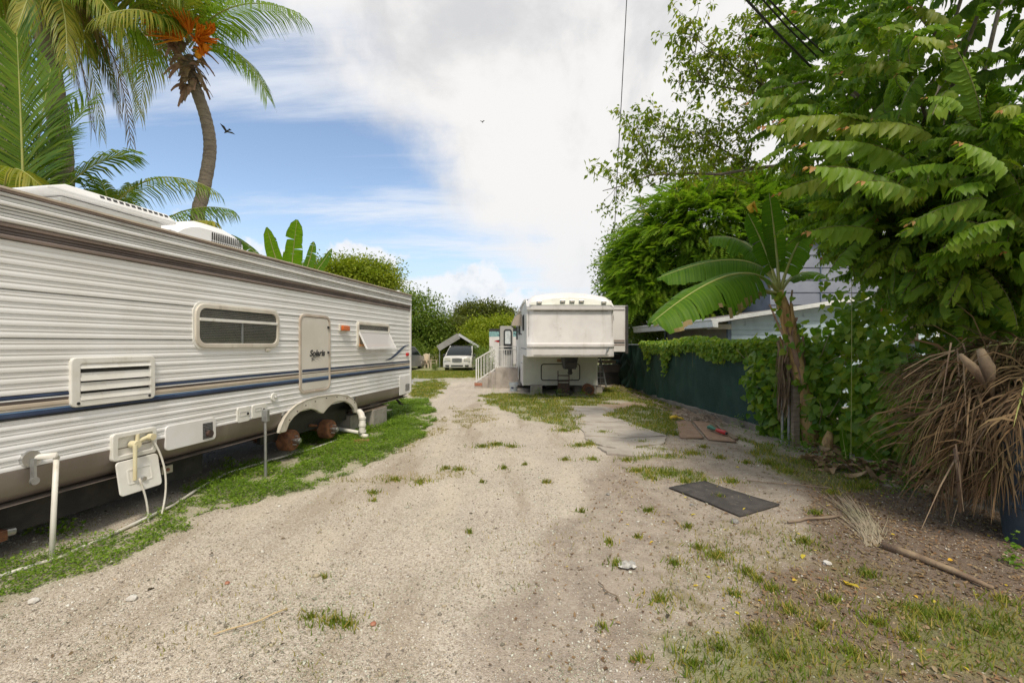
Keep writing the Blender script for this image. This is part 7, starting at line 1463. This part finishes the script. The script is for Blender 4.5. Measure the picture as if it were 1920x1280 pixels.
# wall of leaves to the right
pos, sc = [], []
t0 = FL_SCR-.6; cnt = 0
while cnt < 5200:
    t = random.uniform(t0, FLN-.2); p = fpt(t); z = random.uniform(.05, 1.95)
    dens = min(1., (t-t0)/.5+.25)*(1.0 if p.y > 4.2 else .6)*(1 if z < 1.7 else .7)
    if z > 1.72+.22*math.sin(t*3.1)+.12*math.sin(t*9): dens *= .12
    if vnoise(np.array([t]), np.array([z]), .28, 15)[0] < .33: dens *= .15
    if random.random() > dens: continue
    bulge = .22*math.sin(math.pi*min(1, z/1.8))+.08; pos.append((p.x-random.random()*bulge*1.4-.02+(.15*random.random() if z > 1.5 else 0), p.y+random.gauss(0, .03), z)); sc.append(random.uniform(.075, .165)); cnt += 1
for i in range(1700):
    t = random.uniform(t0+.3, FLN-.2); p = fpt(t); pos.append((p.x+random.uniform(.0,.22), p.y+random.gauss(0,.05), random.uniform(.02,1.62))); sc.append(random.uniform(.09,.16))
for c, r_, n_ in (((5.15,6.5,2.0),(.4,.35,.4),190), ((4.95,6.9,2.2),(.3,.3,.5),50), ((5.6,5.6,2.3),(.45,.4,.6),420), ((5.35,5.0,1.9),(.5,.5,.35),420), ((5.9,4.9,2.2),(.4,.5,.5),300)):
    for i in range(n_): v = nrm(RNG.normal(0, 1, 3)); pos.append(tuple(np.array(c)+v*np.array(r_)*random.random()**.4)); sc.append(random.uniform(.07, .13))
for i in range(420):        # leaves climbing the banana stem and above the screen near it
    t = random.random(); k = min(int(t*5), 4); p = stem[k].lerp(stem[k+1], t*5-k); a = random.uniform(0, 6.28); pos.append((p.x+.17*math.cos(a)+random.gauss(0,.05)-.05, p.y-.15+.1*math.sin(a), p.z)); sc.append(random.uniform(.06, .12))
    if i > 70: pos.pop(); sc.pop()
pos = np.array(pos); sc = np.array(sc); vine_leaves(VN_, pos, sc, [K['vine'], K['vine'], K['vinelit']], 300)
m = MB(); o_ = Vector(VN_.location)
for i in range(230):
    t = random.uniform(t0+.2, FLN-.3); p = fpt(t)-o_; z0 = random.uniform(0, 1.2); m.tube(wig(p+Vector((-.05,0,z0)), p+Vector((random.gauss(-.15,.1), random.gauss(0,.35), z0+random.uniform(.2,.7))), 5, .05), .004, 4)
tag(m.build('stems', K['husk'], VN_), kind='stuff')
o = thing('green_string', 'thin pale green cord hanging straight down in front of the vines', 'cord', P(1597, 470, 5.6)); m = MB(); m.tube([(0,0,.6),(0,0,0),(.0,0,-1.3),(-.01,0,-2.55)], .0035, 5); m.build('string', K['rib'], o)

K['drydark'] = leafmat('old_dry_palm_leaf', [(.11,.062,.03,1), (.19,.115,.06,1), (.28,.185,.10,1), (.07,.042,.025,1), (.15,.095,.052,1)], .08, .75, isl=1., obj=.3, tcol=(1.2,1,.7,1))
# ---- pile of dead palm fronds against the fence
DP = thing('dead_frond_pile', 'heap of brown dead palm fronds slumped over the fence at the right edge', 'dead fronds', (4.75, 4.3, 0))
root_p = (1850, 690)
for i, (a, b, c, D1, D2, kw) in enumerate([((1900,690),(1790,640),(1640,745),4.1,4.3,dict(ll=.5,nl=40)), ((1905,700),(1800,660),(1665,830),3.9,4.2,dict(ll=.7,nl=70)), ((1910,700),(1820,690),(1720,900),3.8,4.0,dict(ll=.7,nl=70)), ((1920,690),(1860,700),(1810,890),3.7,3.8,dict(ll=.6,nl=46)), ((1930,680),(1900,720),(1870,900),3.6,3.7,dict(ll=.55,nl=40)),
     ((1960,650),(1840,620),(1690,700),4.0,4.4,dict(ll=.6,nl=46)), ((1900,660),(1790,650),(1640,720),4.3,4.6,dict(ll=.5,nl=40)), ((1990,700),(1950,720),(1915,900),3.5,3.5,dict(ll=.5,nl=40)), ((1960,660),(1870,700),(1760,830),3.8,3.9,dict(ll=.7,nl=70)), ((1940,640),(1880,640),(1790,740),4.1,4.2,dict(ll=.7,nl=44)), ((1900,700),(1830,720),(1760,860),4.2,4.4,dict(ll=.7,nl=70)), ((2050,680),(1980,660),(1900,760),3.6,3.7,dict(ll=.6,nl=40)), ((2000,650),(1900,640),(1840,700),4.0,4.1,dict(ll=.6,nl=44)), ((1980,690),(1850,700),(1700,800),3.9,4.2,dict(ll=.7,nl=80)), ((1960,720),(1860,760),(1780,880),3.7,3.9,dict(ll=.6,nl=80)), ((1990,640),(1800,660),(1660,690),4.2,4.5,dict(ll=.55,nl=70)), ((2000,740),(1900,800),(1830,900),3.6,3.7,dict(ll=.55,nl=70)), ((1940,660),(1900,700),(1890,800),3.5,3.4,dict(ll=.5,nl=70)), ((1900,640),(1800,650),(1720,760),4.3,4.5,dict(ll=.6,nl=70)), ((1930,720),(1890,780),(1840,930),4.0,4.1,dict(ll=.6,nl=44))]):
    c = (c[0]+(40 if c[0] < 1800 else 10), c[1]); b = (b[0]+25, b[1]); frond(DP, P(*a, 4.1), P(*b, D1), P(*c, D2), K['drydark'], droop=.42, ang=.85, lw=(.012,.018,.026)[i % 3], start=.02, seed=i, rr=.016, jit=(.30,.45,.38)[i % 3], **kw)
for a, b, w_ in (((1838,655),(1862,745),.05), ((1800,665),(1850,730),.035), ((1790,840),(1800,960),.02)):
    p, q = P(*a, 3.75)-Vector(DP.location), P(*b, 3.8)-Vector(DP.location); m = MB(); m.tube([p, p.lerp(q,.4)+Vector((.02,0,.01)), q], [w_*.5, w_, .01], 8); m.build('leaf_base', K['husk'], DP, smooth=True)
for i in range(150):
    p = P(random.uniform(1760,1960), random.uniform(640,860), random.uniform(3.7,4.3))-Vector(DP.location)
    if i > 60: continue
    l = random.uniform(.3,.7); m = MB(); a = random.gauss(-1.9,.5); d = Vector((math.cos(a)*.8, random.gauss(0,.2), math.sin(a))).normalized(); m.tube([p, p+d*l*.5, p+d*l+Vector((0,0,-.1*l))], [.008,.006,.002], 4); m.build('dry_stalk', K['husk'], DP)
# blue barrel
g = Vector((4.27, 3.62, 0)); BB = thing('trash_barrel', 'dark blue plastic barrel half hidden under the dead fronds at the right edge', 'barrel', g)
m = MB(); rows = []
for z, r_ in ((0,.24),(.03,.25),(.30,.275),(.31,.285),(.34,.285),(.35,.278),(.60,.29),(.61,.30),(.64,.30),(.65,.292),(.90,.30),(.92,.315),(.95,.315),(.95,.295),(.5,.27)): rows.append([(r_*math.cos(a), r_*math.sin(a), z) for a in np.linspace(0, math.tau, 33)])
m.grid(rows); m.build('barrel_body', K['bluebin'], BB, smooth='auto')
# fallen frond on the ground in front
FFp = [G(1862,1112), G(1790,1080), G(1720,1052), G(1655,1030)]; FF = thing('fallen_frond', 'fallen dry palm frond with a thick brown stalk and splayed pale leaflets', 'palm frond', FFp[1])
m = MB(); m.tube([p-Vector(FF.location)+Vector((0,0,.035)) for p in FFp], [.012,.022,.026,.03], 10); m.build('stalk', K['husk'], FF, smooth=True)
K['paledry'] = leafmat('pale_dry_leaflet', [(.40,.33,.25,1), (.30,.24,.18,1), (.48,.41,.32,1)], .1, .7)
m = MB(); s0 = FFp[3]-Vector(FF.location)
V, T, b = [], [], 0
for i in range(130):
    st_ = G(1655-30*random.random(), 1030-32*random.random())-Vector(FF.location); e = G(random.gauss(1556,22), random.gauss(905,24))-Vector(FF.location) if i % 3 else G(random.gauss(1625,18), random.gauss(985,14))-Vector(FF.location)
    d = (e-st_); l = min(d.length*1.1, random.uniform(.5,1.5)); d.normalize(); sd_ = d.cross(Vector((0,0,1))); w_ = .0045
    for k in range(5): t = k/4; q = st_+d*l*t+sd_*.018*math.sin(3*t+i)+Vector((0,0,.015+.03*math.sin(math.pi*t)*random.random())); ww = w_*(1-.7*t); V += [q-sd_*ww, q+sd_*ww]
    for k in range(4): T += [(b+2*k,b+2*k+1,b+2*k+3),(b+2*k,b+2*k+3,b+2*k+2)]
    b += 10
tag(fast_mesh('leaflets', [tuple(v) for v in V], T, K['paledry'], FF), kind='stuff')
# heap of broad dry banana leaves along the fence foot
DL = thing('dry_leaf_heap', 'curled brown banana leaves heaped along the foot of the vines', 'dry leaves', G(1700, 900)); K['drybroad'] = M('curled_dry_leaf', (.40,.27,.15,1), (.24,.15,.08,1), 6, .8, grime=(.5,.38,.24,1), gsc=(5,5,5))
for i in range(105):
    u = random.random(); px = 1545+300*u+random.gauss(0,14); py = 862+62*u+random.gauss(0,11); c_ = G(px, py)-Vector(DL.location)+Vector((0,0,random.random()*.05)); a = random.gauss(2.7,.7); l = random.uniform(.15,.42); d = Vector((math.cos(a), math.sin(a), random.gauss(.05,.12))); sd_ = d.cross(Vector((0,0,1))).normalized(); m = MB(); rows = []; w_ = random.uniform(.025,.07)
    for k in range(6):
        t = k/5; w2 = w_*math.sin(math.pi*(.1+.85*t)); q = c_+d*l*t+Vector((0,0,.03+.04*math.sin(t*4+i))); rows.append([q-sd_*w2+Vector((0,0,.03*math.sin(i+t*5))), q-Vector((0,0,.012)), q+sd_*w2+Vector((0,0,.035*math.cos(i*2+t*4)))])
    m.grid(rows); m.build('dry_leaf', K['drybroad'], DL, smooth=True, fix=False)
# small debris at the fence foot
DB_ = thing('debris_heap', 'tangle of dark twigs and scraps at the fence foot beyond the boards', 'debris', G(1330, 785)); m = MB()
for i in range(150):
    p = G(random.gauss(1325,24), random.gauss(782,7))-Vector(DB_.location); a = random.uniform(0, 3.14); l = random.uniform(.06,.25); m.tube([p+Vector((0,0,.02)), p+Vector((math.cos(a)*l, math.sin(a)*l, .02+random.random()*.1))], random.uniform(.004,.012), 5)
for i in range(160):
    t = random.uniform(.5, 9); p = fpt(t)-Vector(DB_.location)+Vector((-.28-abs(random.gauss(0,.15)),0,0)); a = random.uniform(0, 3.14); l = random.uniform(.06,.3); m.tube([p+Vector((0,0,.02)), p+Vector((math.cos(a)*l, math.sin(a)*l, .02+random.random()*.06))], random.uniform(.004,.014), 5)
tag(m.build('twigs', K['wood'], DB_), kind='stuff')
# weeds at the foot of the vines, posts and trailer
def weeds(pts, label, n_, h_, mat='clover'):
    P_ = []; 
    for px, py, r_, k in pts:
        g = G(px, py)
        for i in range(int(n_*k)): a = random.uniform(0, 6.28); q = abs(random.gauss(0, r_)); P_.append((g.x+math.cos(a)*q, g.y+math.sin(a)*q*.7, random.random()**1.3*h_*math.exp(-(q/r_)**2*.5)))
    P_ = np.array(P_); V, T = batch([diamond(.6, .1)], P_, rand_frames(len(P_), .5), RNG.uniform(.02, .05, len(P_))); tag(fast_mesh('weeds', V, T, K[mat], None), label, 'weeds', kind='stuff')
weeds([(1470,838,.2,1),(1430,815,.2,1),(1520,850,.2,1),(1580,880,.25,1),(1700,920,.2,1),(1650,895,.2,1),(1900,1060,.05,.3),(1395,800,.2,1),(1010,742,.3,1),(1050,745,.3,1),(1090,747,.25,1),(925,738,.12,.3)], 'leafy weeds at the foot of the fence and under the nose trailer', 260, .28, 'vine')
weeds([(120,1000,.12,.6),(690,808,.2,1),(700,790,.2,1),(560,842,.15,.6),(60,1000,.06,.2),(430,880,.15,.8),(760,790,.25,1.2),(735,800,.2,1)], 'taller weeds along the long trailer beside the pipe and blocks', 220, .16, 'clover')
